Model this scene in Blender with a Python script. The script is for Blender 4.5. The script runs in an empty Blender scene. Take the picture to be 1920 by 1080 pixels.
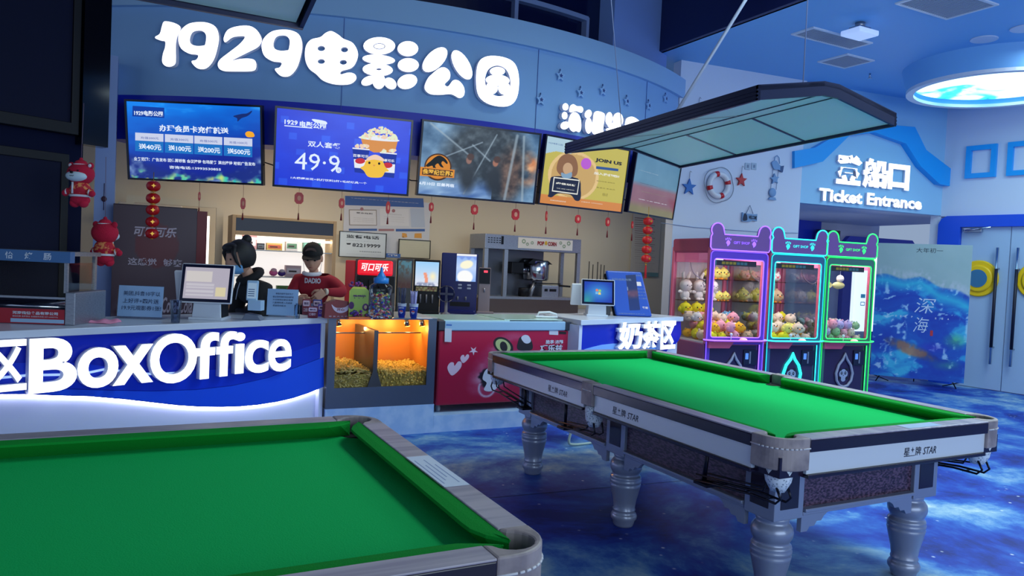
import bpy, bmesh, math, random
import numpy as np
from mathutils import Matrix, Vector, noise
random.seed(7)
PI = math.pi
S = bpy.context.scene
COL = S.collection

# ---------------------------------------------------------------- camera
F_PX, PITCH, ROLL, YAW, EYE = 1386.3, -0.0337, 0.0459, 0.4747, 1.5126
def cam_axes():
    fwd = Vector((0, math.cos(PITCH), math.sin(PITCH))); right = Vector((1, 0, 0)); up = right.cross(fwd)
    c, s = math.cos(ROLL), math.sin(ROLL)
    r, u = c*right + s*up, -s*right + c*up
    Z = Matrix.Rotation(-YAW, 3, 'Z')
    return Z @ r, Z @ u, Z @ fwd
CR, CU, CF = cam_axes()
EYE_P = Vector((0, 0, EYE))
cd = bpy.data.cameras.new('camera'); cam = bpy.data.objects.new('camera', cd); COL.objects.link(cam)
cd.sensor_width = 36; cd.lens = 36*F_PX/1920; cd.clip_start = 0.05; cd.clip_end = 100
m = Matrix((CR, CU, -CF)).transposed().to_4x4(); m.translation = EYE_P
cam.matrix_world = m
S.camera = cam
S.view_settings.view_transform = 'Standard'; S.view_settings.look = 'None'
S.view_settings.gamma = 1; S.view_settings.use_curve_mapping = False
S.view_settings.exposure = 0.0

# ---------------------------------------------------------------- light
w = bpy.data.worlds.new('world'); S.world = w; w.use_nodes = True
bgn = w.node_tree.nodes['Background']; bgn.inputs[0].default_value = (0.50, 0.66, 0.95, 1); bgn.inputs[1].default_value = 0.55
def area(name, loc, size, energy, color, rot=(0, 0, 0), sy=None):
    l = bpy.data.lights.new(name, 'AREA'); l.energy = energy; l.color = color; l.size = size
    if sy: l.shape = 'RECTANGLE'; l.size_y = sy
    o = bpy.data.objects.new(name, l); COL.objects.link(o); o.location = loc; o.rotation_euler = rot
    return o
COOL = (0.80, 1.0, 1.0)
area('added_fill_hall', (7.6, 1.6, 4.1), 2.4, 80, COOL, sy=2.0)  # made-up fill lamp under the hall ceiling, added for general brightness
area('added_fill_entrance', (9.3, 4.0, 4.12), 1.6, 75, (0.75, 0.95, 1.0), sy=1.2)  # invented fill lamp, added to brighten the entrance side
area('added_fill_tables', (4.9, 3.3, 5.2), 2.6, 205, COOL, rot=(0, .12, 0), sy=3.0).data.spread = 2.1  # fill lamp added to lift the fascia and the table tops
area('added_fill_front', (3.0, -4.2, 2.3), 7.0, 235, (.74, .90, 1.0), rot=(math.pi/2+.12, 0, -.15), sy=3.0)  # unseen frontal fill added behind the camera to lift fronts and ceiling
area('kiosk_panel_light_left', (1.4, 7.75, 2.86), 0.9, 12, (1.0, 0.85, 0.64), sy=0.3)
area('kiosk_panel_light_mid', (3.4, 7.5, 2.86), 1.4, 15, (1.0, 0.90, 0.72), sy=0.4)
area('kiosk_panel_light_right', (5.2, 7.75, 2.86), 0.9, 9, (1.0, 0.90, 0.72), sy=0.3)

# ---------------------------------------------------------------- pixel -> point helpers (measuring only)
def ray(x, y): return CR*((x-960)/F_PX) - CU*((y-540)/F_PX) + CF
def pz(x, y, z):
    d = ray(x, y); return EYE_P + d*((z-EYE)/d.z)
def pv(x, y, v):
    d = ray(x, y); return EYE_P + d*(v/d.y)
def pu(x, y, u):
    d = ray(x, y); return EYE_P + d*(u/d.x)
class Plane:
    """vertical plane through (ox,oy) with heading h (radians); local x along heading, local y = away from the viewer side"""
    def __init__(s, ox, oy, h):
        s.o = Vector((ox, oy, 0)); s.h = h; s.a = Vector((math.cos(h), math.sin(h), 0)); s.n = Vector((-math.sin(h), math.cos(h), 0))
    def pt(s, x, y, off=0):
        d = ray(x, y); t = (s.n.dot(s.o)+off)/s.n.dot(d); return EYE_P + d*t
    def xz(s, x, y, off=0):
        p = s.pt(x, y, off); return ((p-s.o).dot(s.a), p.z)
    def w(s, lx, ly, z=0): return s.o + s.a*lx + s.n*ly + Vector((0, 0, z))

# ---------------------------------------------------------------- materials
def lin(c):
    return tuple((x/255/12.92 if x/255 <= .04045 else ((x/255+.055)/1.055)**2.4) for x in c)
MATS = {}
def mat(name, c=(200, 200, 200), rough=.5, metal=0, emis=0, ec=None, coat=0, bump=None, spec=.5):
    if name in MATS: return MATS[name]
    m = bpy.data.materials.new(name); m.use_nodes = True; nt = m.node_tree; b = nt.nodes['Principled BSDF']
    b.inputs['Base Color'].default_value = (*lin(c), 1); b.inputs['Roughness'].default_value = rough
    b.inputs['Metallic'].default_value = metal; b.inputs['Coat Weight'].default_value = coat
    b.inputs['Specular IOR Level'].default_value = spec
    if emis:
        b.inputs['Emission Color'].default_value = (*lin(ec or c), 1); b.inputs['Emission Strength'].default_value = emis
    if bump:
        sc, st = bump
        n = nt.nodes.new('ShaderNodeTexNoise'); n.inputs['Scale'].default_value = sc; n.inputs['Detail'].default_value = 4
        tc = nt.nodes.new('ShaderNodeTexCoord'); nt.links.new(tc.outputs['Object'], n.inputs['Vector'])
        bp = nt.nodes.new('ShaderNodeBump'); bp.inputs['Strength'].default_value = st; bp.inputs['Distance'].default_value = .01
        nt.links.new(n.outputs['Fac'], bp.inputs['Height']); nt.links.new(bp.outputs['Normal'], b.inputs['Normal'])
    MATS[name] = m; return m
def mat_mix(name, c1, c2, scale=8, detail=4, rough=.5, lo=.4, hi=.6, metal=0, stretch=(1, 1, 1), kind='noise', third=None, spec=.5):
    """two (three) colours broken up by procedural noise"""
    if name in MATS: return MATS[name]
    m = bpy.data.materials.new(name); m.use_nodes = True; nt = m.node_tree; b = nt.nodes['Principled BSDF']
    tc = nt.nodes.new('ShaderNodeTexCoord'); mp = nt.nodes.new('ShaderNodeMapping'); mp.inputs['Scale'].default_value = stretch
    nt.links.new(tc.outputs['Object'], mp.inputs['Vector'])
    if kind == 'noise':
        n = nt.nodes.new('ShaderNodeTexNoise'); n.inputs['Detail'].default_value = detail; out = n.outputs['Fac']
    else:
        n = nt.nodes.new('ShaderNodeTexVoronoi'); out = n.outputs['Distance']
    n.inputs['Scale'].default_value = scale; nt.links.new(mp.outputs[0], n.inputs['Vector'])
    r = nt.nodes.new('ShaderNodeValToRGB'); e = r.color_ramp.elements
    e[0].position = lo; e[0].color = (*lin(c1), 1); e[1].position = hi; e[1].color = (*lin(c2), 1)
    if third: x = e.new(third[0]); x.color = (*lin(third[1]), 1)
    nt.links.new(out, r.inputs[0]); nt.links.new(r.outputs[0], b.inputs['Base Color'])
    b.inputs['Roughness'].default_value = rough; b.inputs['Metallic'].default_value = metal; b.inputs['Specular IOR Level'].default_value = spec
    MATS[name] = m; return m
def mat_glass(name, tint=(255, 255, 255), refl=.35, rough=.03):
    if name in MATS: return MATS[name]
    m = bpy.data.materials.new(name); m.use_nodes = True; nt = m.node_tree; nt.nodes.clear()
    o = nt.nodes.new('ShaderNodeOutputMaterial'); mx = nt.nodes.new('ShaderNodeMixShader'); t = nt.nodes.new('ShaderNodeBsdfTransparent')
    g = nt.nodes.new('ShaderNodeBsdfGlossy'); g.inputs['Roughness'].default_value = rough
    t.inputs[0].default_value = (*lin(tint), 1)
    lw = nt.nodes.new('ShaderNodeLayerWeight'); lw.inputs[0].default_value = .25
    mu = nt.nodes.new('ShaderNodeMath'); mu.operation = 'MULTIPLY'; mu.inputs[1].default_value = refl
    nt.links.new(lw.outputs['Fresnel'], mu.inputs[0]); nt.links.new(mu.outputs[0], mx.inputs[0])
    nt.links.new(t.outputs[0], mx.inputs[1]); nt.links.new(g.outputs[0], mx.inputs[2]); nt.links.new(mx.outputs[0], o.inputs[0])
    MATS[name] = m; return m
def mat_vcol(name, emis=0, rough=.5, coat=0):
    """printed or displayed picture: colour comes from the mesh's colour attribute"""
    if name in MATS: return MATS[name]
    m = bpy.data.materials.new(name); m.use_nodes = True; nt = m.node_tree; b = nt.nodes['Principled BSDF']
    a = nt.nodes.new('ShaderNodeAttribute'); a.attribute_name = 'Col'
    if emis:
        b.inputs['Base Color'].default_value = (.01, .01, .01, 1)
        nt.links.new(a.outputs['Color'], b.inputs['Emission Color']); b.inputs['Emission Strength'].default_value = emis
    else: nt.links.new(a.outputs['Color'], b.inputs['Base Color'])
    b.inputs['Roughness'].default_value = rough; b.inputs['Coat Weight'].default_value = coat
    MATS[name] = m; return m
def flat(c, emis=0, rough=.55):
    """plain print / screen colour"""
    return mat('print_%d_%d_%d_%s' % (*c, str(emis).replace('.', '_')), c if not emis else (8, 8, 8), rough, 0, emis, c)

# ---------------------------------------------------------------- mesh builder
def V3(*a): return Vector(a)
def smooth_closed(pts, k=5):
    n = len(pts); out = []
    for i in range(n):
        p0, p1, p2, p3 = [Vector(pts[(i+j-1) % n]) for j in range(4)]
        for q in range(k):
            t = q/k
            out.append(.5*((2*p1)+(-p0+p2)*t+(2*p0-5*p1+4*p2-p3)*t*t+(-p0+3*p1-3*p2+p3)*t**3))
    return [tuple(v) for v in out]
def smooth_open(pts, k=6):
    P = [Vector(p) for p in pts]; P = [2*P[0]-P[1]]+P+[2*P[-1]-P[-2]]; out = []
    for i in range(1, len(P)-2):
        p0, p1, p2, p3 = P[i-1:i+3]
        for q in range(k):
            t = q/k
            out.append(.5*((2*p1)+(-p0+p2)*t+(2*p0-5*p1+4*p2-p3)*t*t+(-p0+3*p1-3*p2+p3)*t**3))
    out.append(P[-2]); return out
class B:
    def __init__(s): s.bm = bmesh.new(); s.mi = 0
    def face(s, vs, mi=None):
        try: f = s.bm.faces.new(vs)
        except ValueError: return None
        f.material_index = s.mi if mi is None else mi; return f
    def box(s, x0, x1, y0, y1, z0, z1, mi=None, M=None):
        v = [V3(x, y, z) for z in (z0, z1) for y in (y0, y1) for x in (x0, x1)]
        if M: v = [M @ p for p in v]
        v = [s.bm.verts.new(p) for p in v]
        for q in ((0, 2, 3, 1), (4, 5, 7, 6), (0, 1, 5, 4), (2, 6, 7, 3), (0, 4, 6, 2), (1, 3, 7, 5)): s.face([v[i] for i in q], mi)
        return s
    def rbox(s, x0, x1, y0, y1, z0, z1, r=.01, mi=None, M=None, seg=3):
        """box with rounded vertical... all edges"""
        t = bmesh.new(); bmesh.ops.create_cube(t, size=1)
        for v in t.verts: v.co = V3((x0+x1)/2+v.co.x*(x1-x0), (y0+y1)/2+v.co.y*(y1-y0), (z0+z1)/2+v.co.z*(z1-z0))
        bmesh.ops.bevel(t, geom=t.edges[:], offset=r, segments=seg, affect='EDGES', profile=.5)
        return s.add(t, mi, M)
    def add(s, t, mi=None, M=None):
        mp = {}
        for v in t.verts: mp[v] = s.bm.verts.new(M @ v.co if M else v.co)
        for f in t.faces:
            g = s.face([mp[v] for v in f.verts], (s.mi if mi is None else mi))
            if g: g.smooth = f.smooth
        t.free(); return s
    def cyl(s, p, q, r, r2=None, n=16, mi=None, caps=True):
        p, q = Vector(p), Vector(q); d = q-p; r2 = r if r2 is None else r2
        R = d.to_track_quat('Z', 'Y').to_matrix(); a, b = [], []
        for i in range(n):
            c = V3(math.cos(2*PI*i/n), math.sin(2*PI*i/n), 0)
            a.append(s.bm.verts.new(p+R @ (c*r))); b.append(s.bm.verts.new(q+R @ (c*r2)))
        for i in range(n):
            f = s.face([a[i], a[(i+1) % n], b[(i+1) % n], b[i]], mi)
            if f: f.smooth = True
        if caps: s.face(a[::-1], mi); s.face(b, mi)
        return s
    def lathe(s, prof, c=(0, 0, 0), n=24, mi=None, M=None, sx=1, sy=1):
        c = Vector(c); rings = []
        for r, z in prof:
            ring = []
            for i in range(n):
                p = c+V3(r*math.cos(2*PI*i/n)*sx, r*math.sin(2*PI*i/n)*sy, z)
                ring.append(s.bm.verts.new(M @ p if M else p))
            rings.append(ring)
        for a, b in zip(rings, rings[1:]):
            for i in range(n):
                f = s.face([a[i], a[(i+1) % n], b[(i+1) % n], b[i]], mi)
                if f: f.smooth = True
        s.face(rings[0][::-1], mi); s.face(rings[-1], mi); return s
    def tube(s, pts, r, n=8, mi=None, closed=False):
        P = [Vector(p) for p in pts]; N = len(P); rings = []; up = V3(0, 0, 1)
        prev = None
        for i, p in enumerate(P):
            a = P[(i-1) % N] if (closed or i > 0) else P[i]; b = P[(i+1) % N] if (closed or i < N-1) else P[i]
            t = (b-a).normalized()
            if prev is None:
                x = t.cross(up)
                if x.length < .1: x = t.cross(V3(1, 0, 0))
                x.normalize()
            else:
                x = prev - t*prev.dot(t); x.normalize()
            prev = x; y = t.cross(x); rr = r[i] if hasattr(r, '__len__') else r
            rings.append([s.bm.verts.new(p+(x*math.cos(2*PI*k/n)+y*math.sin(2*PI*k/n))*rr) for k in range(n)])
        rng = range(N if closed else N-1)
        for i in rng:
            a, b = rings[i], rings[(i+1) % N]
            for k in range(n):
                f = s.face([a[k], a[(k+1) % n], b[(k+1) % n], b[k]], mi)
                if f: f.smooth = True
        if not closed: s.face(rings[0][::-1], mi); s.face(rings[-1], mi)
        return s
    def ball(s, c, r, mi=None, seg=16, M=None, rot=None):
        t = bmesh.new(); bmesh.ops.create_uvsphere(t, u_segments=seg, v_segments=max(6, seg*2//3), radius=1)
        rr = (r, r, r) if not hasattr(r, '__len__') else r; c = Vector(c)
        R = rot.to_matrix() if rot else Matrix.Identity(3)
        for v in t.verts: v.co = c+R @ V3(v.co.x*rr[0], v.co.y*rr[1], v.co.z*rr[2])
        for f in t.faces: f.smooth = True
        return s.add(t, mi, M)
    def prism(s, poly, y0, y1, mi=None, M=None, mi_side=None):
        """poly in local (x,z), extruded along y"""
        if M is None: M = Matrix.Identity(4)
        a = [s.bm.verts.new(M @ V3(x, y0, z)) for x, z in poly]; b = [s.bm.verts.new(M @ V3(x, y1, z)) for x, z in poly]
        ms = mi if mi_side is None else mi_side
        s.face(a, mi); s.face(b[::-1], mi); n = len(poly)
        for i in range(n): s.face([a[i], b[i], b[(i+1) % n], a[(i+1) % n]], ms)
        return s
    def plan(s, poly, z0, z1, mi=None):
        """poly in plan (x,y), extruded in z"""
        a = [s.bm.verts.new(V3(x, y, z0)) for x, y in poly]; b = [s.bm.verts.new(V3(x, y, z1)) for x, y in poly]
        s.face(a[::-1], mi); s.face(b, mi); n = len(poly)
        for i in range(n): s.face([a[i], a[(i+1) % n], b[(i+1) % n], b[i]], mi)
        return s
    def mesh(s, me, M=None, mi=None):
        t = bmesh.new(); t.from_mesh(me); s.add(t, mi, M); bpy.data.meshes.remove(me); return s
    def obj(s, name, mats, parent=None, loc=None, rotz=None, bevel=0, smooth=False, label=None, M=None, subsurf=0, rot=None):
        bmesh.ops.recalc_face_normals(s.bm, faces=s.bm.faces[:])
        me = bpy.data.meshes.new(name); s.bm.to_mesh(me); s.bm.free()
        for mm in (mats if isinstance(mats, (list, tuple)) else [mats]): me.materials.append(mm)
        if smooth: me.shade_smooth()
        o = bpy.data.objects.new(name, me); COL.objects.link(o)
        if parent: o.parent = parent
        if loc is not None: o.location = loc
        if rotz is not None: o.rotation_euler = (0, 0, rotz)
        if rot is not None: o.rotation_euler = rot
        if label: o['label'] = label
        if bevel:
            md = o.modifiers.new('bevel', 'BEVEL'); md.width = bevel; md.segments = 2; md.limit_method = 'ANGLE'; md.angle_limit = .6
        if subsurf:
            md = o.modifiers.new('sub', 'SUBSURF'); md.levels = md.render_levels = subsurf
        return o
def recenter(o):
    """move an object's origin to the base centre of its mesh"""
    me = o.data; xs = [v.co for v in me.vertices]
    c = V3((min(v.x for v in xs)+max(v.x for v in xs))/2, (min(v.y for v in xs)+max(v.y for v in xs))/2, min(v.z for v in xs))
    me.transform(Matrix.Translation(-c)); o.location = o.location + (o.rotation_euler.to_matrix() @ c); return o
def tag(o, label, cat, group=None, kind=None):
    o['label'] = label; o['category'] = cat
    if group: o['group'] = group
    if kind: o['kind'] = kind
    return o
def thing(name, label, cat, loc=(0, 0, 0), rotz=0, group=None):
    o = bpy.data.objects.new(name, None); COL.objects.link(o); o.empty_display_size = .1
    o.location = loc; o.rotation_euler = (0, 0, rotz); return tag(o, label, cat, group)
def struct(o): o['kind'] = 'structure'; return o
def dup(root, loc, rotz=None, label=None, group=None, scale=None, rot=None):
    r = root.copy(); COL.objects.link(r); r.location = loc
    if rotz is not None: r.rotation_euler = (0, 0, rotz)
    if rot is not None: r.rotation_euler = rot
    if label: r['label'] = label
    if group: r['group'] = group
    if scale: r.scale = (scale,)*3
    for ch in list(root.children):
        c = ch.copy(); COL.objects.link(c); c.parent = r
        for g in list(ch.children):
            d = g.copy(); COL.objects.link(d); d.parent = c
    return r

# ---------------------------------------------------------------- text
TXM = Matrix(((1, 0, 0, 0), (0, 0, -1, 0), (0, 1, 0, 0), (0, 0, 0, 1)))   # text plane XY -> XZ, facing -Y
def text_mesh(body, bold=0, extrude=0, spacing=1.0, shear=0, bevel=0, res=3):
    c = bpy.data.curves.new('t', 'FONT'); c.body = body; c.size = 1; c.offset = bold; c.extrude = extrude; c.space_character = spacing
    c.shear = shear; c.resolution_u = res
    if bevel: c.bevel_depth = bevel; c.bevel_resolution = 1
    o = bpy.data.objects.new('t', c); COL.objects.link(o)
    dg = bpy.context.evaluated_depsgraph_get()
    me = bpy.data.meshes.new_from_object(o.evaluated_get(dg)); bpy.data.objects.remove(o); bpy.data.curves.remove(c)
    return me
def put_text(b, body, x0=None, x1=None, z0=None, z1=None, y=0, mi=0, bold=0, depth=0, spacing=1.0, shear=0, M=None, anchor='c', res=2):
    """fit the text's bounding box into x0..x1, z0..z1 (either range may be open: the aspect is kept); anchor l/c"""
    me = text_mesh(body, bold, 0, spacing, shear, 0, res)
    if not me.vertices: return
    xs = [v.co.x for v in me.vertices]; ys = [v.co.y for v in me.vertices]
    a, c_, e, g = min(xs), max(xs), min(ys), max(ys)
    if x1 is not None and x0 is not None: sx = (x1-x0)/(c_-a)
    else: sx = None
    if z1 is not None and z0 is not None: sz = (z1-z0)/(g-e)
    else: sz = None
    if sx is None: sx = sz
    if sz is None: sz = sx
    if x1 is None: off_x = x0-a*sx if anchor == 'l' else x0-(a+c_)/2*sx
    else: off_x = x0-a*sx
    off_z = (z0-e*sz) if z1 is not None else z0-(e+g)/2*sz
    t = bmesh.new(); t.from_mesh(me); bpy.data.meshes.remove(me)
    for v in t.verts: v.co = V3(v.co.x*sx+off_x, y, v.co.y*sz+off_z)
    if depth:
        r = bmesh.ops.extrude_face_region(t, geom=t.faces[:])
        for v in r['geom']:
            if isinstance(v, bmesh.types.BMVert): v.co.y -= depth
    b.add(t, mi, M)
def shape_mesh(loops, depth=0):
    """filled outlines with holes; loops are lists of (x,z); returns a mesh in the XZ plane"""
    c = bpy.data.curves.new('s', 'CURVE'); c.dimensions = '2D'; c.fill_mode = 'BOTH'
    for L in loops:
        sp = c.splines.new('POLY'); sp.points.add(len(L)-1)
        for p, q in zip(sp.points, L): p.co = (q[0], q[1], 0, 1)
        sp.use_cyclic_u = True
    o = bpy.data.objects.new('s', c); COL.objects.link(o)
    me = bpy.data.meshes.new_from_object(o.evaluated_get(bpy.context.evaluated_depsgraph_get()))
    bpy.data.objects.remove(o); bpy.data.curves.remove(c); return me
def put_shape(b, loops, y=0, depth=0, mi=0, M=None):
    me = shape_mesh(loops); t = bmesh.new(); t.from_mesh(me); bpy.data.meshes.remove(me)
    for v in t.verts: v.co = V3(v.co.x, y, v.co.y)
    if depth:
        r = bmesh.ops.extrude_face_region(t, geom=t.faces[:])
        for v in r['geom']:
            if isinstance(v, bmesh.types.BMVert): v.co.y -= depth
    b.add(t, mi, M)
def ell(cx, cz, rx, rz, n=20, rot=0):
    c, s = math.cos(rot), math.sin(rot)
    return [(cx+rx*math.cos(2*PI*i/n)*c-rz*math.sin(2*PI*i/n)*s, cz+rx*math.cos(2*PI*i/n)*s+rz*math.sin(2*PI*i/n)*c) for i in range(n)]
def rrect(x0, x1, z0, z1, r, n=5):
    out = []
    for cx, cz, a in ((x1-r, z1-r, 0), (x0+r, z1-r, PI/2), (x0+r, z0+r, PI), (x1-r, z0+r, 1.5*PI)):
        for i in range(n+1): out.append((cx+r*math.cos(a+PI/2*i/n), cz+r*math.sin(a+PI/2*i/n)))
    return out
def star_pts(cx, cz, r, r2=None, n=5, rot=PI/2):
    r2 = r2 or r*.45
    return [(cx+(r if i % 2 == 0 else r2)*math.cos(rot+PI*i/n), cz+(r if i % 2 == 0 else r2)*math.sin(rot+PI*i/n)) for i in range(2*n)]

# ---------------------------------------------------------------- painted grids (prints and screens)
def vnoise(x, y, seed=0):
    xi = np.floor(x).astype(int); yi = np.floor(y).astype(int); xf = x-xi; yf = y-yi
    def h(a, b):
        n = (a*374761393+b*668265263+seed*144665) & 0x7fffffff
        n = ((n ^ (n >> 13))*1274126177) & 0x7fffffff
        return ((n ^ (n >> 16)) & 0xffff)/65535
    u = xf*xf*(3-2*xf); v = yf*yf*(3-2*yf)
    return (h(xi, yi)*(1-u)+h(xi+1, yi)*u)*(1-v)+(h(xi, yi+1)*(1-u)+h(xi+1, yi+1)*u)*v
def fbm(x, y, o=4, seed=0):
    t = 0; a = .5; n = 0
    for i in range(o): t = t+a*vnoise(x*2**i+i*17.3, y*2**i+i*9.1, seed+i); n += a; a *= .5
    return t/n
def lerp(a, b, t):
    t = np.clip(t, 0, 1)[..., None] if hasattr(t, 'shape') else t
    return np.array(a, float)*(1-t)+np.array(b, float)*t
def paint(name, parent, x0, x1, z0, z1, nx, nz, fn, m, y=0, loc=None, rot=None, label=None):
    X, Z = np.meshgrid(np.linspace(0, 1, nx+1), np.linspace(0, 1, nz+1))
    C = np.clip(fn(X, Z), 0, 255)/255
    C = np.where(C <= .04045, C/12.92, ((C+.055)/1.055)**2.4).reshape(-1, 3)
    co = np.stack([x0+X*(x1-x0), np.full_like(X, y), z0+Z*(z1-z0)], -1).reshape(-1, 3)
    idx = np.arange((nx+1)*(nz+1)).reshape(nz+1, nx+1)
    F = np.stack([idx[:-1, :-1], idx[:-1, 1:], idx[1:, 1:], idx[1:, :-1]], -1).reshape(-1, 4)
    me = bpy.data.meshes.new(name); me.from_pydata(co.tolist(), [], F.tolist())
    ca = me.color_attributes.new('Col', 'FLOAT_COLOR', 'POINT')
    ca.data.foreach_set('color', np.concatenate([C, np.ones((len(C), 1))], 1).ravel().astype(np.float32))
    me.materials.append(m); o = bpy.data.objects.new(name, me); COL.objects.link(o)
    if parent: o.parent = parent
    if loc: o.location = loc
    if rot: o.rotation_euler = rot
    if label: o['label'] = label
    return o
# ================================================================ SETTING
AX, AY, AR = 3.25, 12.43, 5.68                # axis and radius of the bowed kiosk front
def arc(th, r=AR): return (AX+r*math.sin(math.radians(th)), AY-r*math.cos(math.radians(th)))
def arc_wall(b, t0, t1, z0, z1, r0, r1, n=40, mi=0):
    """curved wall between two radii"""
    th = [t0+(t1-t0)*i/n for i in range(n+1)]
    b.plan([arc(t, r0) for t in th]+[arc(t, r1) for t in th[::-1]], z0, z1, mi)
WD = Plane(10.992, 6.619, math.radians(-83.1))  # wall with the double door, heading towards the viewer
WE = Plane(10.934, 7.10, math.radians(-6))      # wall with the lifebuoy and the ticket entrance

# floor: galaxy carpet
fm = bpy.data.materials.new('galaxy_carpet'); fm.use_nodes = True; nt = fm.node_tree; pb = nt.nodes['Principled BSDF']
tc = nt.nodes.new('ShaderNodeTexCoord')
def N(t, **k):
    n = nt.nodes.new(t)
    for a, v in k.items(): n.inputs[a].default_value = v
    return n
n1 = N('ShaderNodeTexNoise', Scale=.95, Detail=9.0, Roughness=.68, Distortion=.3); nt.links.new(tc.outputs['Object'], n1.inputs['Vector'])
r1 = nt.nodes.new('ShaderNodeValToRGB'); e = r1.color_ramp.elements
e[0].position = .36; e[0].color = (*lin((9, 30, 112)), 1); e[1].position = .69; e[1].color = (*lin((210, 220, 214)), 1)
for p, c in ((.43, (14, 54, 160)), (.49, (32, 86, 176)), (.54, (76, 130, 192)), (.61, (138, 174, 200))):
    x = e.new(p); x.color = (*lin(c), 1)
nt.links.new(n1.outputs['Fac'], r1.inputs[0])
v1 = N('ShaderNodeTexVoronoi', Scale=11.0); nt.links.new(tc.outputs['Object'], v1.inputs['Vector'])
r2 = nt.nodes.new('ShaderNodeValToRGB'); r2.color_ramp.elements[0].position = .03; r2.color_ramp.elements[0].color = (1, 1, 1, 1)
r2.color_ramp.elements[1].position = .14; r2.color_ramp.elements[1].color = (0, 0, 0, 1); nt.links.new(v1.outputs['Distance'], r2.inputs[0])
n3 = N('ShaderNodeTexNoise', Scale=2.2, Detail=2.0); nt.links.new(tc.outputs['Object'], n3.inputs['Vector'])
r3 = nt.nodes.new('ShaderNodeValToRGB'); r3.color_ramp.elements[0].position = .5; r3.color_ramp.elements[1].position = .62; nt.links.new(n3.outputs['Fac'], r3.inputs[0])
mu = nt.nodes.new('ShaderNodeMath'); mu.operation = 'MULTIPLY'; nt.links.new(r2.outputs[0], mu.inputs[0]); nt.links.new(r3.outputs[0], mu.inputs[1])
mx = nt.nodes.new('ShaderNodeMix'); mx.data_type = 'RGBA'; mx.inputs[7].default_value = (*lin((225, 235, 245)), 1)
nt.links.new(mu.outputs[0], mx.inputs[0]); nt.links.new(r1.outputs[0], mx.inputs[6]); nt.links.new(mx.outputs[2], pb.inputs['Base Color'])
pb.inputs['Roughness'].default_value = .55; pb.inputs['Specular IOR Level'].default_value = .35
b = B(); b.box(-6, 16, -5, 14, -.1, 0); struct(b.obj('floor', fm))
seam = mat('carpet_seam', (16, 30, 72), .8)
b = B()
for p, q in (((930, 930), (1130, 917)), ((1130, 917), (1330, 904))): 
    P, Q = pz(*p, 0), pz(*q, 0)
P, Q = pz(905, 935, 0), pz(1140, 914, 0); d = (Q-P).normalized(); P -= d*2; Q += d*4; nn = V3(-d.y, d.x, 0)*.004
b.bm.faces.new([b.bm.verts.new(p+V3(0, 0, .001)) for p in (P-nn, Q-nn, Q+nn, P+nn)]); struct(b.obj('trim_1', seam))

WHITE = mat('wall_paint', (212, 222, 240), .6)
FASC = mat('fascia_paint', (134, 178, 226), .45)
RIMM = mat('fascia_rim_paint', (150, 190, 230), .5)
NAVY = mat('royal_blue_panel', (18, 42, 190), .35)
CREAM = mat('cream_wall_paint', (218, 205, 176), .6)
CEILB = mat('blue_ceiling_paint', (122, 186, 240), .55)
DARKC = mat('dark_navy_paint', (12, 26, 84), .5)
BLACK = mat('black_plastic', (12, 14, 22), .45, spec=.3)
GLOSSB = mat('black_gloss', (8, 10, 16), .08)
CHROME = mat('chrome', (190, 195, 205), .15, 1)
STEEL = mat_mix('brushed_steel', (150, 155, 165), (172, 176, 186), 40, 2, .38, metal=.85, stretch=(1, 1, 12))
CTOP = mat('worktop_white', (205, 215, 232), .25)
WHT = mat('white_plastic', (225, 230, 238), .35)

# ceiling (right, blue) and the higher dark one above the kiosk
b = B(); b.box(5.75, 16, -5, 10, 4.2, 4.3); struct(b.obj('ceiling', CEILB))
b = B(); b.box(-6, 5.75, -5, 10, 5.3, 5.4); b.box(5.70, 5.78, -5, 10, 4.2, 5.3); struct(b.obj('ceiling_dark', DARKC))
# bowed kiosk front
b = B(); arc_wall(b, -38, 30.5, 2.91, 3.72, AR, AR+.0-.30); struct(b.obj('wall_fascia', FASC))
b = B(); arc_wall(b, -38, 31.5, 3.72, 3.955, AR+.05, AR-.30); struct(b.obj('trim_2', RIMM))
b = B(); arc_wall(b, -38, 30.5, 2.50, 2.91, AR+.004, AR-.30); struct(b.obj('wall_fascia_band', NAVY))
b = B()
for t in (-15.9, 4.1, 21.5): arc_wall(b, t, t+.05, 2.5, 3.72, AR+.006, AR-.01, n=1)
struct(b.obj('trim_3', mat('panel_joint', (70, 100, 170), .6)))
# dark glazing above the rim, with pale frames, and the pillar to its right
b = B(); arc_wall(b, -38, 15.8, 3.955, 5.3, AR-.32, AR-.40); o = struct(b.obj('window_1', mat('dark_glazing', (10, 20, 58), .12)))
fr = mat('window_frame_grey', (120, 140, 185), .4)
b = B()
for t in (-26, -12.6, 2.4, 12.7): arc_wall(b, t, t+.45, 3.955, 4.30, AR-.24, AR-.32, n=1)
arc_wall(b, -38, 13, 4.26, 4.31, AR-.24, AR-.32, n=30)
b.obj('window_frame', fr, o)
b = B(); arc_wall(b, 15.8, 28.3, 3.955, 5.3, AR-.10, AR-.45, n=12); struct(b.obj('wall_pillar_upper', mat('pillar_paint', (120, 150, 215), .5)))
# kiosk interior
b = B(); b.box(-1.2, 7.6, 9.0, 9.1, 0, 3.1); struct(b.obj('wall_kiosk_back', CREAM))
b = B(); arc_wall(b, -38, 30, 2.90, 2.95, AR-.3, 3.2); struct(b.obj('ceiling_kiosk', mat('kiosk_ceiling_paint', (215, 205, 185), .6)))
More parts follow.
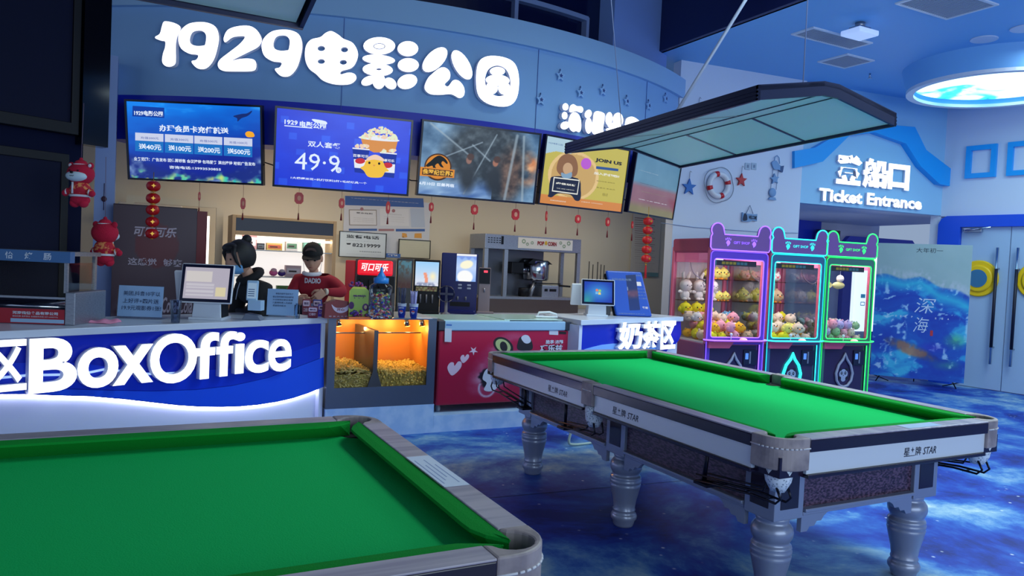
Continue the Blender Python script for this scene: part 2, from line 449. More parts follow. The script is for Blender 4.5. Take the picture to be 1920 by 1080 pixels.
# staff platform and plinths
PLAT = mat_mix('platform_paint', (150, 185, 232), (172, 200, 238), 9, 5, .45)
b = B(); b.plan([(2.372, 6.0), (3.83, 6.0), (5.60, 6.55), (6.1, 7.5), (7.5, 9.0), (-1.1, 9.0), (-1.1, 6.0), (.6, 6.3), (1.4, 6.7), (2.372, 6.7)], 0, .148)
struct(b.obj('floor_platform', PLAT))
b = B(); b.box(1.425, 2.371, 6.0, 6.7, 0, .252); struct(b.obj('trim_4', PLAT))
# entrance wall: right of the kiosk
b = B(); Mx = Matrix.Translation(WE.o) @ Matrix.Rotation(WE.h, 4, 'Z')
xr = WE.xz(1500, 300)[0]
xl0 = WE.xz(1258, 411)[0]
b.prism([(xr, 0), (xr, 4.2), (xl0, 4.2), (xl0, 0)], -.05, .12, M=Mx); struct(b.obj('wall_lifebuoy', WHITE))
xl = xr; xR = WE.xz(1764, 404)[0]
FACP = mat('facade_paint', (158, 208, 240), .5)
b = B(); b.prism([(xl, 2.535), (.12, 2.535), (.12, 4.2), (xl, 4.2)], 0, .12, M=Mx); struct(b.obj('wall_ticket_facade', FACP))
b = B(); b.prism([(xl-.02, 2.535), (1.4, 2.535), (1.4, 2.6), (xl-.02, 2.6)], .121, 2.6, M=Mx); struct(b.obj('ceiling_passage', WHITE))
b = B(); b.prism([(xl-.4, 0), (1.6, 0), (1.6, 2.55), (xl-.4, 2.55)], 2.6, 2.7, M=Mx)
b.prism([(xl-.1, 0), (xl, 0), (xl, 2.535), (xl-.1, 2.535)], .121, 2.6, M=Mx); struct(b.obj('wall_passage', mat('passage_wall_paint', (196, 200, 222), .6)))
# cyan wave-shaped moulding above the entrance
apx = [(1490, 283), (1528, 277), (1562, 257), (1600, 228), (1716, 238), (1737, 281), (1784, 317), (1786, 350), (1762, 345), (1727, 312), (1699, 269), (1640, 248), (1593, 254), (1543, 303), (1490, 315)]
b = B(); b.prism([WE.xz(*p, off=-.1) for p in apx], -.10, 0, M=Mx); struct(b.obj('trim_5', mat('cyan_moulding', (20, 165, 245), .4)))
# door wall
Md = Matrix.Translation(WD.o) @ Matrix.Rotation(WD.h, 4, 'Z')
def dx(x, y): return WD.xz(x, y)
xj = dx(1792, 600)[0]; xw = dx(1764, 405)[0]
b = B(); b.prism([(xw-.02, 2.52), (6, 2.52), (6, 4.2), (xw-.02, 4.2)], 0, .15, M=Md)
b.prism([(xw+2.5, 0), (6, 0), (6, 2.52), (xw+2.5, 2.52)], 0, .15, M=Md)
b.prism([(xw-.15, 0), (xw, 0), (xw, 2.55), (xw-.15, 2.55)], 0, .15, M=Md); struct(b.obj('wall_right', WHITE))
TRB = mat('door_trim_blue', (24, 84, 220), .4)
b = B()
put_shape(b, [rrect(xw, xw+2.5, -.3, 2.52, .12)[:12]+[(xw, 0), (xw+2.5, 0)], ], 0, 0) if False else None
outer = [(xw, 0), (xw, 2.40), (xw+.04, 2.48), (xw+.12, 2.52), (xw+2.38, 2.52), (xw+2.46, 2.48), (xw+2.5, 2.40), (xw+2.5, 0)]
inner = [(xw+2.30, 0), (xw+2.30, 2.352), (xj, 2.352), (xj, 0)]
b.prism(outer+inner, -.06, .1, M=Md); struct(b.obj('trim_6', TRB))
DOORM = mat('door_paint', (170, 198, 226), .35)
xs = dx(1885, 600)[0]
dw = xs-xj
for i, (a, c) in enumerate(((xj, xs-.003), (xs+.003, xj+2*dw))):
    d = struct(bpy.data.objects.new('door_%d' % (i+1), None)); COL.objects.link(d); d.matrix_world = Md
    b = B(); b.box(a+.004, c-.004, .0, .05, .01, 2.348); b.obj('leaf', DOORM, d)
    hx = xs-.13 if i == 0 else xs+.13
    b = B(); b.cyl((hx, -.075, .38), (hx, -.075, 2.05), .019, mi=0); b.cyl((hx, -.075, .62), (hx, -.075, 1.75), .021, mi=1)
    for z in (.62, 1.75): b.cyl((hx, -.075, z), (hx, 0, z), .014, mi=0)
    b.obj('handle', [CHROME, mat('handle_grip', (10, 14, 40), .5)], d)
    cx = (a+c)/2-(.0 if i else .0)
    cx = dx(1836, 520)[0] if i == 0 else xs+(xs-dx(1836, 520)[0])
    b = B()
    MY = Matrix.Rotation(PI/2, 4, 'X')
    for r0, r1_, y0, y1 in ((.265, .25, 0, .035), (.20, .175, .035, .055)):
        b.lathe([(r0, y0), (r0, y1-.01), (r1_, y1)], n=40, M=Matrix.Translation((cx, 0, 1.60)) @ MY)
    pr = b.obj('porthole', mat('yellow_plastic', (250, 205, 20), .35), d)
    b = B(); b.lathe([(.13, .0), (.13, .063)], n=32, M=Matrix.Translation((cx, 0, 1.60)) @ MY); b.obj('porthole_glass', mat('porthole_blue', (60, 120, 160), .2), pr)
b = B(); b.rbox(xj+.05, xj+.30, -.07, -.0, 2.27, 2.33, .01); b.cyl((xj+.1, -.1, 2.30), (xj+.45, -.12, 2.34), .012)
tag(recenter(b.obj('door_closer', CHROME, loc=WD.o, rotz=WD.h)), 'small metal door closer at the top of the left white door', 'door closer')
# two blue square frames high on the door wall
for i, (p0, p1) in enumerate((((1815, 276), (1868, 331)), ((1893, 268), (1946, 325)))):
    (x0, z1), (x1, z0) = WD.xz(*p0), WD.xz(*p1)
    x0, x1 = min(x0, x1), max(x0, x1); z1 = 3.545; z0 = 3.07
    b = B(); put_shape(b, [[(x0, z0), (x1, z0), (x1, z1), (x0, z1)], [(x0+.07, z0+.07), (x1-.07, z0+.07), (x1-.07, z1-.07), (x0+.07, z1-.07)]], 0, .05, M=Md)
    struct(b.obj('trim_%d' % (7+i), mat('cyan_moulding')))
# passage details: blue band, dark screen, blue arch
b = B()
for p0, p1 in (((1478, 408), (1533, 440)), ):
    a, c = WE.xz(*p0, off=2.58), WE.xz(*p1, off=2.58); b.prism([(a[0], 1.9), (c[0], 1.9), (c[0], a[1]), (a[0], a[1])], 2.5, 2.599, M=Mx)
a, c = WE.xz(1580, 442, off=2.58), WE.xz(1712, 445, off=2.58)
b.prism([(a[0], 0), (a[0], a[1]-.1), (a[0]+.1, a[1]), (c[0]-.1, a[1]), (c[0], a[1]-.1), (c[0], 0), (c[0]-.2, 0), (c[0]-.2, a[1]-.22), (a[0]+.2, a[1]-.22), (a[0]+.2, 0)], 2.5, 2.599, M=Mx)
a, c = WE.xz(1500, 640, off=2.58), WE.xz(1700, 640, off=2.58)
b.prism([(a[0], .35), (c[0], .35), (c[0], .55), (a[0], .55)], 2.52, 2.599, M=Mx)
struct(b.obj('trim_9', mat('passage_blue', (14, 50, 190), .4)))
a, c = WE.xz(1535, 430, off=2.3), WE.xz(1573, 455, off=2.3)
b = B(); b.box(a[0], c[0], 2.28, 2.36, a[1]-.55, a[1], M=Mx); o = recenter(b.obj('passage_screen', mat('dark_screen', (24, 32, 52), .2)))
tag(o, 'dark screen hanging in the passage above the gap between two claw machines', 'screen')

# left side: dark video wall, glossy column and blue pillar
CH = math.atan2(1.048, 2.078)                                       # heading of the box office counter
CP = Plane(1.42, 6.05, CH)
Mc = Matrix.Translation(CP.o) @ Matrix.Rotation(CH, 4, 'Z')
xe = CP.xz(155, 400, off=.78)[0]
b = B(); b.box(-4.2, xe, .80, .90, 0, 5.3, M=Mc); struct(b.obj('wall_left', mat('dark_wall', (10, 17, 48), .8, spec=.15)))
xe2 = CP.xz(152, 100, off=.72)[0]
zt = CP.xz(60, 240, off=.72)[1]
t = thing('video_wall_screen', 'large unlit dark screen on the upper left wall', 'screen', Mc @ V3(xe2-1, .72, zt), CH)
b = B(); put_shape(b, [[(-2.2, 0), (1, 0), (1, 2.4), (-2.2, 2.4)], [(-2.1, .08), (.95, .08), (.95, 2.32), (-2.1, 2.32)]], .07, .07); b.obj('frame', BLACK, t, bevel=.004)
b = B(); b.box(-2.1, .95, .02, .07, .08, 2.32); b.obj('display', mat('dead_screen', (10, 17, 46), .6, spec=.15), t)
zb = CP.xz(60, 280, off=.74)[1]; xe3 = CP.xz(128, 400, off=.74)[0]
t = thing('video_wall_screen', 'unlit dark screen below the upper one, behind the hot dog warmer', 'screen', Mc @ V3(xe3-1, .74, zb-1.9), CH)
b = B(); put_shape(b, [[(-2.2, 0), (1, 0), (1, 1.9), (-2.2, 1.9)], [(-2.1, .08), (.95, .08), (.95, 1.84), (-2.1, 1.84)]], .05, .05); b.obj('frame', BLACK, t, bevel=.004)
b = B(); b.box(-2.1, .95, .01, .05, .08, 1.84); b.obj('display', mat('dead_screen'), t)
p0, p1 = CP.xz(156, 150, off=.70), CP.xz(206, 150, off=.70); zq = CP.xz(190, 275, off=.70)[1]
b = B(); b.box(p0[0], p1[0], .70, .80, zq, 5.3, M=Mc); struct(b.obj('wall_black_column', GLOSSB))
pc0, pc1 = pv(173, 500, 7.6), pv(211, 500, 7.6)
b = B(); b.box(pc0.x, pc1.x, 7.6, 7.95, .148, 3.2); struct(b.obj('wall_pillar', mat('pillar_grey_blue', (140, 165, 220), .5)))

# round ceiling light
t = thing('round_ceiling_light', 'large round dropped ceiling light glowing cyan, with a white rim', 'ceiling light', (9.42, 5.50, 4.2))
b = B(); n = 64; R1 = 1.0
o_, i_ = [], []
b.lathe([(R1+.06, 0), (R1+.0, -.26)], n=n); b.bm.faces.ensure_lookup_table()
for f in [f for f in b.bm.faces if len(f.verts) > 4]: b.bm.faces.remove(f)
b.obj('drum', CEILB, t)
b = B()
ring = [(R1, -.26), (R1, -.30), (R1-.085, -.30), (R1-.085, -.26)]
for k in range(n):
    a0, a1 = 2*PI*k/n, 2*PI*(k+1)/n
    q = [[b.bm.verts.new((r*math.cos(a), r*math.sin(a), z)) for r, z in ring] for a in (a0, a1)]
    for j in range(4): b.face([q[0][j], q[1][j], q[1][(j+1) % 4], q[0][(j+1) % 4]])
bmesh.ops.remove_doubles(b.bm, verts=b.bm.verts[:], dist=1e-4)
b.obj('rim', WHT, t)
sk = bpy.data.materials.new('light_diffuser_print'); sk.use_nodes = True; nt = sk.node_tree; pb = nt.nodes['Principled BSDF']
tc = nt.nodes.new('ShaderNodeTexCoord'); nz = N('ShaderNodeTexNoise', Scale=1.6, Detail=4.0, Distortion=.6); nt.links.new(tc.outputs['Object'], nz.inputs['Vector'])
rr = nt.nodes.new('ShaderNodeValToRGB'); e = rr.color_ramp.elements
e[0].position = .27; e[0].color = (*lin((20, 130, 235)), 1); e[1].position = .50; e[1].color = (*lin((215, 255, 255)), 1); x = e.new(.37); x.color = (*lin((60, 225, 245)), 1)
nt.links.new(nz.outputs['Fac'], rr.inputs[0]); nt.links.new(rr.outputs[0], pb.inputs['Emission Color']); pb.inputs['Emission Strength'].default_value = 2.2
pb.inputs['Base Color'].default_value = (.05, .1, .15, 1)
b = B(); b.lathe([(R1-.085, -.20), (R1-.085, -.19)], n=n); b.obj('diffuser', sk, t)
# vents and small ceiling things
LOUV = mat('vent_slat', (175, 185, 205), .5)
def vent(u0, u1, v0, v1, label):
    t = thing('ceiling_vent', label, 'air vent', ((u0+u1)/2, (v0+v1)/2, 4.2), 0, 'white ceiling vents')
    a, c = (u1-u0)/2, (v1-v0)/2
    b = B(); s_ = .03
    for x0, x1, y0, y1 in ((-a, a, -c, -c+s_), (-a, a, c-s_, c), (-a, -a+s_, -c+s_, c-s_), (a-s_, a, -c+s_, c-s_)): b.box(x0, x1, y0, y1, -.015, 0)
    b.obj('frame', WHT, t)
    b = B(); b.box(-a+s_, a-s_, -c+s_, c-s_, -.004, -.001, 1)
    k = int((a-s_)*2/.03)
    for i in range(k):
        x = -a+s_+(i+.5)*(2*(a-s_))/k; b.box(x-.007, x+.007, -c+s_, c-s_, -.013, -.005, 0)
    b.obj('slats', [LOUV, mat('vent_dark', (60, 70, 100), .7)], t)
vent(6.44, 7.40, 5.73, 6.04, 'long rectangular white ceiling vent with many slats')
vent(7.53, 8.02, 6.17, 6.61, 'square white ceiling vent beside the longer one')
vent(6.50, 7.3, 4.30, 4.82, 'white ceiling vent cut by the top edge of the picture')
t = thing('projector', 'small white square projector lamp mounted on the blue ceiling', 'projector', (6.73, 5.38, 4.2))
b = B(); b.cyl((0, 0, -.05), (0, 0, 0), .05); b.rbox(-.09, .09, -.07, .07, -.08, -.05, .008); b.obj('mount', STEEL, t)
b = B(); b.rbox(-.15, .15, -.12, .12, -.14, -.085, .012); b.obj('lamp_head', mat('lit_white_panel', (235, 240, 250), .4, 0, .5, (170, 200, 255)), t)
for (u, v, l) in ((8.226, 4.983, 'round white ceiling speaker nearest the glowing ring'), (8.196, 4.55, 'round white ceiling speaker at the right edge')):
    b = B(); b.lathe([(.13, -.012), (.135, -.008), (.135, 0)], n=28); tag(b.obj('ceiling_speaker', mat('speaker_white', (210, 220, 240), .5), loc=(u, v, 4.2)), l, 'ceiling speaker', 'round ceiling speakers')
b = B(); b.cyl((0, 0, -.05), (0, 0, 0), .012); b.lathe([(.03, -.065), (.03, -.06), (.01, -.05)], n=12)
tag(b.obj('sprinkler', CHROME, loc=(8.5, 6.6, 4.2)), 'tiny chrome ceiling sprinkler near the square vent', 'sprinkler')
# ================================================================ POOL TABLES
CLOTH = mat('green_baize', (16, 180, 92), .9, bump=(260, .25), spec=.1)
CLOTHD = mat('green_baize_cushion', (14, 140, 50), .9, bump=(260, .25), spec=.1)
RAILW = mat_mix('rail_wood', (138, 132, 150), (168, 160, 172), 3, 5, .28, stretch=(.6, 9, 9))
RAILD = mat('rail_dark_edge', (34, 26, 46), .2)
PANEL = mat('rail_silver_panel', (214, 220, 228), .35, .1)
LEGM = mat('silver_paint', (140, 149, 174), .28, .3)
BURG = mat_mix('burgundy_speckle', (42, 26, 44), (96, 72, 96), 60, 4, .35, lo=.42, hi=.6, stretch=(.6, 1, 2))
LEATH = mat_mix('pocket_leather', (128, 118, 124), (158, 146, 148), 12, 4, .5)
STITCH = mat('stitch', (205, 205, 212), .6)
NET = mat_mix('pocket_net', (120, 135, 160), (215, 225, 238), 90, 1, .7, kind='voronoi', lo=.15, hi=.5)
IRON = mat('black_iron', (12, 14, 34), .3, .4)
INK = mat('logo_ink', (36, 40, 62), .5)
PAPER = mat('paper_white', (205, 216, 236), .5)
HL, HW, ZT = 1.415, .775, .85
FL, FW = 1.27, .635                                        # half playing field
def cushion(b, axis, a0, a1, side, j0, j1):
    """cushion strip from a0 to a1 along axis; j0/j1 are jaw lengths at each end"""
    n = 26; rows = []
    outer = (HW-.082) if axis == 'x' else (HL-.082)
    nose = FW if axis == 'x' else FL
    for i in range(n+1):
        t = i/n; s = a0+(a1-a0)*t; d0 = (s-a0)/j0; d1 = (a1-s)/j1; d = min(d0, d1)
        k = 1 if d >= 1 else math.sin(max(d, 0)*PI/2)**.8
        y = outer-(outer-nose)*k
        prof = [(outer, .789), (outer, .849), ((outer+y)/2, .848), (y+.004, .845), (y, .838), (y+(outer-y)*.85, .789)]
        rows.append([b.bm.verts.new(V3(s, side*q, z) if axis == 'x' else V3(side*q, s, z)) for q, z in prof])
    for r0, r1_ in zip(rows, rows[1:]):
        for k in range(len(r0)): b.face([r0[k], r0[(k+1) % 6], r1_[(k+1) % 6], r1_[k]])
    b.face(rows[0][::-1]); b.face(rows[-1])
def leg_bm():
    z = [(.0, .055), (.012, .060), (.03, .064), (.045, .075), (.06, .077), (.075, .071), (.088, .060), (.094, .066), (.100, .066), (.106, .062),
         (.15, .068), (.20, .080), (.235, .088), (.25, .091), (.256, .086), (.262, .091), (.275, .092), (.281, .088), (.287, .091), (.298, .088),
         (.303, .082), (.315, .078), (.322, .084), (.34, .092), (.36, .094), (.378, .090), (.395, .078), (.402, .070), (.412, .074), (.432, .076)]
    b = B(); b.lathe([(r, q) for q, r in z], n=36); return b
def logo(b, cx, z0, M):
    """the maker's mark on a rail panel: two characters, a spark between them, and STAR"""
    put_text(b, '星', cx-.115, cx-.075, z0, z0+.04, 0, 0, .01, M=M)
    put_shape(b, [star_pts(cx-.055, z0+.028, .014, .004, 4)], 0, 0, 0, M)
    put_shape(b, [[(cx-.075, z0), (cx-.038, z0), (cx-.038, z0+.003), (cx-.075, z0+.003)]], 0, 0, 0, M)
    put_text(b, '牌', cx-.035, cx+.005, z0, z0+.04, 0, 0, .01, M=M)
    put_text(b, 'STAR', cx+.02, cx+.115, z0, z0+.034, 0, 0, .01, M=M, shear=.25)
def make_table(label, loc, rotz):
    t = thing('pool_table', label, 'pool table', (*loc, 0), rotz, 'green pool tables')
    # bed with the six pocket openings cut by simple notches
    b = B(); c = .075
    pts = []
    def notch(cx, cy, a0, a1, r): return [(cx+r*math.cos(a), cy+r*math.sin(a)) for a in np.linspace(a0, a1, 9)]
    X, Y = HL-.083, HW-.083
    pts += notch(-X-.01, -Y-.01, math.radians(85), math.radians(5), c)[::1]
    pts += notch(0, -Y-.03, PI-.35, .35, .07)
    pts += notch(X+.01, -Y-.01, math.radians(175), math.radians(95), c)
    pts += notch(X+.01, Y+.01, math.radians(-95), math.radians(-175), c)
    pts += notch(0, Y+.03, -.35, -PI+.35, .07)
    pts += notch(-X-.01, Y+.01, math.radians(-5), math.radians(-85), c)
    b.plan(pts, .765, .790); b.obj('playing_surface', CLOTH, t)
    for sd in (-1, 1):
        for a0, a1 in ((-FL-.035, -.048), (.048, FL+.035)):
            b = B(); j = (.13, .06) if a0 < -.5 else (.06, .13)
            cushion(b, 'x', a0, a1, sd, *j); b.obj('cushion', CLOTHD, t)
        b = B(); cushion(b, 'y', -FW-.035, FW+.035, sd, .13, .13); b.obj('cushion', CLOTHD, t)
    # wooden rails with dark edge, silver panel and dark lip: each between pockets
    def rail(axis, a0, a1, side):
        b = B(); o_ = HW if axis == 'x' else HL; i_ = o_-.083
        def bx(q0, q1, z0, z1, mi, e=0):
            q0, q1 = sorted((side*q0, side*q1))
            if axis == 'x': b.box(a0+e, a1-e, q0, q1, z0, z1, mi)
            else: b.box(q0, q1, a0+e, a1-e, z0, z1, mi)
        bx(i_, o_, .846, .853, 0); bx(i_, o_+.0, .795, .846, 1); bx(i_+.02, o_-.014, .70, .795, 2); bx(i_+.02, o_-.004, .684, .70, 1)
        return b.obj('rail', [RAILW, RAILD, PANEL], t, bevel=.003)
    for sd in (-1, 1):
        rail('x', -HL+.165, -.055, sd); rail('x', .055, HL-.165, sd); rail('y', -HW+.165, HW-.165, sd)
    # corner pockets: rounded leather corner piece with pocket hole, net and ball rack
    for sx_ in (-1, 1):
        for sy_ in (-1, 1):
            Mt = Matrix.Diagonal((sx_, sy_, 1, 1))
            def arcp(cx, cy, r, a0, a1, n=12): return [(cx+r*math.cos(a), cy+r*math.sin(a)) for a in np.linspace(a0, a1, n)]
            R0 = .12
            out = [(HL-.165, HW)]+arcp(HL-R0, HW-R0, R0, PI/2, 0)+[(HL, HW-.165)]
            hc = (HL-.088, HW-.088)
            inn = [(HL-.083, HW-.165)]+[(hc[0]+.058*math.cos(a), hc[1]+.058*math.sin(a)) for a in np.linspace(-PI/2+.3, PI-.3, 13)]+[(HL-.165, HW-.083)]
            b = B(); poly = [(x*sx_, y*sy_) for x, y in out+inn]
            b.plan(poly, .72, .855)
            lo = b.obj('corner_pocket', LEATH, t, bevel=.006)
            b = B(); k = 14
            path = [(HL-.165, HW)]+arcp(HL-R0, HW-R0, R0+.001, PI/2, 0, 30)+[(HL, HW-.165)]
            P_ = [V3(x*sx_, y*sy_, .812) for x, y in path]
            for i in range(0, len(P_)-1, 3):
                b.tube(P_[i:i+3], .0035, 6)
            b.obj('stitching', STITCH, lo)
            b = B(); b.lathe([(.03, .62), (.052, .66), (.062, .72)], c=(hc[0]*sx_, hc[1]*sy_, 0), n=16); b.obj('pocket_net', NET, t, smooth=True)
            b = B(); b.lathe([(.060, .722), (.060, .788)], c=(hc[0]*sx_, hc[1]*sy_, 0), n=20)
            b.obj('pocket_hole', mat('pocket_dark', (4, 6, 10), .9), t)
            # iron ball rack running back along the long side
            x0, y0 = hc[0]*sx_, hc[1]*sy_; e = -sx_
            b = B()
            for dy in (-.030, .030):
                b.tube([(x0+e*(-.02), y0+dy, .645), (x0+e*(-.045), y0+dy, .60), (x0+e*(-.02), y0+dy, .575), (x0+e*.10, y0+dy, .575), (x0+e*.30, y0+dy, .555), (x0+e*.46, y0+dy, .535)], .0055)
                b.tube([(x0+e*.03, y0+dy, .65), (x0+e*.05, y0+dy, .61), (x0+e*.16, y0+dy, .595), (x0+e*.46, y0+dy, .565)], .0045)
            for q in (.05, .18, .32): b.tube([(x0+e*q, y0-.03, .575-(q*.07)), (x0+e*q, y0+.03, .575-(q*.07))], .004)
            b.box(*sorted((x0+e*.38, x0+e*.47)), y0-.036, y0+.036, .522, .534)
            b.tube([(x0+e*.44, y0+.0, .53), (x0+e*.43, y0, .62), (x0+e*.42, y0, .70)], [.011, .010, .008])
            b.tube([(x0-e*.0, y0-.03, .65), (x0, y0+.03, .65)], .006)
            b.obj('ball_rack', IRON, t)
    for sd in (-1, 1):
        b = B(); y0, y1 = sorted((sd*(HW-.06), sd*(HW+.006)))
        b.box(-.056, .056, y0, y1, .725, .857); lo = b.obj('middle_pocket_bracket', LEATH, t, bevel=.006)
        b = B()
        for q in (-.03, 0, .03): b.tube([(q-.012, sd*(HW+.007), .812), (q+.012, sd*(HW+.007), .812)], .003, 6)
        b.obj('stitching', STITCH, lo)
        yc = sd*(HW-.055)
        b = B(); b.lathe([(.030, .60), (.05, .64), (.056, .70), (.05, .72)], c=(0, yc, 0), n=16); b.obj('pocket_net', NET, t, smooth=True)
        b = B(); b.lathe([(.045, .722), (.045, .792)], c=(0, sd*(HW-.10), 0), n=20); b.obj('pocket_hole', mat('pocket_dark'), t)
        b = B(); yo = sd*(HW-.055)
        for dy in (-.028, .028):
            b.tube([(.04, yo+dy, .63), (.055, yo+dy, .575), (.02, yo+dy, .555), (-.12, yo+dy, .55), (-.34, yo+dy, .53)], .0055)
            b.tube([(-.01, yo+dy, .61), (-.03, yo+dy, .585), (-.34, yo+dy, .555)], .0045)
        for q in (-.02, -.13, -.24): b.tube([(q, yo-.028, .55), (q, yo+.028, .55)], .004)
        b.box(-.35, -.27, yo-.034, yo+.034, .518, .53); b.tube([(-.31, yo, .53), (-.31, yo, .70)], .010)
        b.tube([(.0, yo-.045, .63), (.0, yo+.045, .63)], .006)
        b.obj('ball_rack', IRON, t)
    # body: burgundy panels, silver mouldings, posts and turned legs
    p = .208; bx0, by0 = HL-p, HW-p
    b = B()
    b.box(-bx0+.02, bx0-.02, -by0+.02, by0-.02, .46, .70); b.obj('body_panel', BURG, t)
    b = B()
    for sd in (-1, 1):
        y0, y1 = sorted((sd*(by0-.03), sd*(by0+.012))); x0, x1 = sorted((sd*(bx0-.03), sd*(bx0+.012)))
        [(b.box(q0, q1, y0, y1, .455, .472), b.box(q0, q1, *sorted((sd*(by0-.03), sd*(by0-.004))), .437, .455)) for q0, q1 in ((-bx0+.185, -.095), (.095, bx0-.185))]
        b.box(x0, x1, -by0+.185, by0-.185, .455, .472); b.box(*sorted((sd*(bx0-.03), sd*(bx0-.004))), -by0+.185, by0-.185, .437, .455)
    b.obj('base_moulding', LEGM, t, bevel=.004)
    b = B(); b.box(-HL+.03, HL-.03, -HW+.03, HW-.03, .69, .775); b.obj('frame', RAILD, t)
    for px_, py_ in [(x, y) for x in (-bx0+.09, 0, bx0-.09) for y in (-by0+.09, by0-.09)]:
        b = B(); b.box(px_-.09, px_+.09, py_-.09, py_+.09, .43, .70)
        po = b.obj('corner_post', LEGM, t, bevel=.004)
        b = B()
        for dx_, dy_ in ((0, -1), (0, 1), (-1, 0), (1, 0)):
            if dx_ == 0: b.rbox(px_-.055, px_+.055, *sorted((py_+dy_*.088, py_+dy_*.0925)), .48, .685, .002)
            else: b.rbox(*sorted((px_+dx_*.088, px_+dx_*.0925)), py_-.055, py_+.055, .48, .685, .002)
        b.obj('inset_panel', RAILD, po)
        # scalloped brackets
        sc = [(0, 0), (0, -.075), (.04, -.075), (.055, -.055), (.085, -.055), (.10, -.035), (.13, -.035), (.145, -.015), (.17, 0)]
        for e in (-1, 1):
            if abs(px_) > .1 and e*px_ > 0: continue
            yy = py_+math.copysign(.07, py_); b = B()
            b.prism([(px_+e*(.09+q), .437+z) for q, z in sc], yy-.012, yy+.012); b.obj('bracket', LEGM, t)
        if abs(px_) > .1:
            xx = px_+math.copysign(.07, px_); e = -1 if py_ > 0 else 1; b = B()
            v0 = [b.bm.verts.new((xx-.012, py_+e*(.09+q), .437+z)) for q, z in sc]; v1_ = [b.bm.verts.new((xx+.012, py_+e*(.09+q), .437+z)) for q, z in sc]
            b.face(v0); b.face(v1_[::-1])
            for k in range(len(sc)): b.face([v0[k], v1_[k], v1_[(k+1) % len(sc)], v0[(k+1) % len(sc)]])
            b.obj('bracket', LEGM, t)
        b = leg_bm()
        for v in b.bm.verts: v.co.x += px_; v.co.y += py_
        b.obj('leg', LEGM, t)
    # maker's marks
    for side, ry in ((-1, 0), (1, PI)):
        M_ = Matrix.Rotation(ry, 4, 'Z') @ Matrix.Translation((0, -HW+.013, 0))
        for cx in (-.35, .35): b = B(); logo(b, cx, .725, M_); b.obj('maker_mark', INK, t)
    for ry in (PI/2, -PI/2):
        b = B(); logo(b, .12, .725, Matrix.Rotation(ry, 4, 'Z') @ Matrix.Translation((0, -HL+.013, 0))); b.obj('maker_mark', INK, t)
    return t
make_table('green baize pool table nearer the claw machines, all its turned silver legs in view', (3.09, 3.51), -PI/2)
make_table('green baize pool table with a paper notice taped to its end rail', (.905-HL, 3.0-HW), 0)
# notices on the rails
def paper(label, pts, z, lines, cat='notice', name='rail_notice', grp=None):
    P_ = [pz(*p, z) for p in pts]; o0 = P_[0]; a = math.atan2(P_[1].y-P_[0].y, P_[1].x-P_[0].x)
    w_ = (P_[1]-P_[0]).length; h_ = (P_[3]-P_[0]).length
    b = B(); b.box(0, w_, -h_, 0, 0, .0012, 0)
    for i in range(lines):
        y = -h_*(.14+.72*i/max(1, lines-1)); b.box(w_*.08, w_*(.9-.12*(i % 2)), y-.004, y+.004, .0012, .0014, 1)
    o = b.obj(name, [PAPER, mat('faint_print', (140, 158, 200), .6)], loc=(o0.x, o0.y, z), rotz=a); return tag(o, label, cat)
b = B(); b.box(-.04, .04, -.17, .17, 0, .001, 0)
for i, q in enumerate((-.028, -.012, .004, .02)): b.box(q-.002, q+.002, -.14+.03*(i % 3), .12-.06*(i % 2), .001, .0012, 1)
c0 = pz(822, 881, .854)
tag(b.obj('rail_notice', [PAPER, mat('faint_print', (140, 158, 200), .6)], loc=(.905-.044, c0.y, .8535)), 'long white paper notice taped along the end rail of the nearer pool table', 'notice')
c0 = pz(1722, 797, .854)
b = B(); b.box(-.12, .12, -.032, .032, 0, .001, 0)
tag(b.obj('rail_notice', mat('clear_film', (190, 215, 240), .12), loc=(c0.x, 2.095+.042, .8535)), 'pale glossy sticker on the near end rail of the table by the claw machines', 'notice')

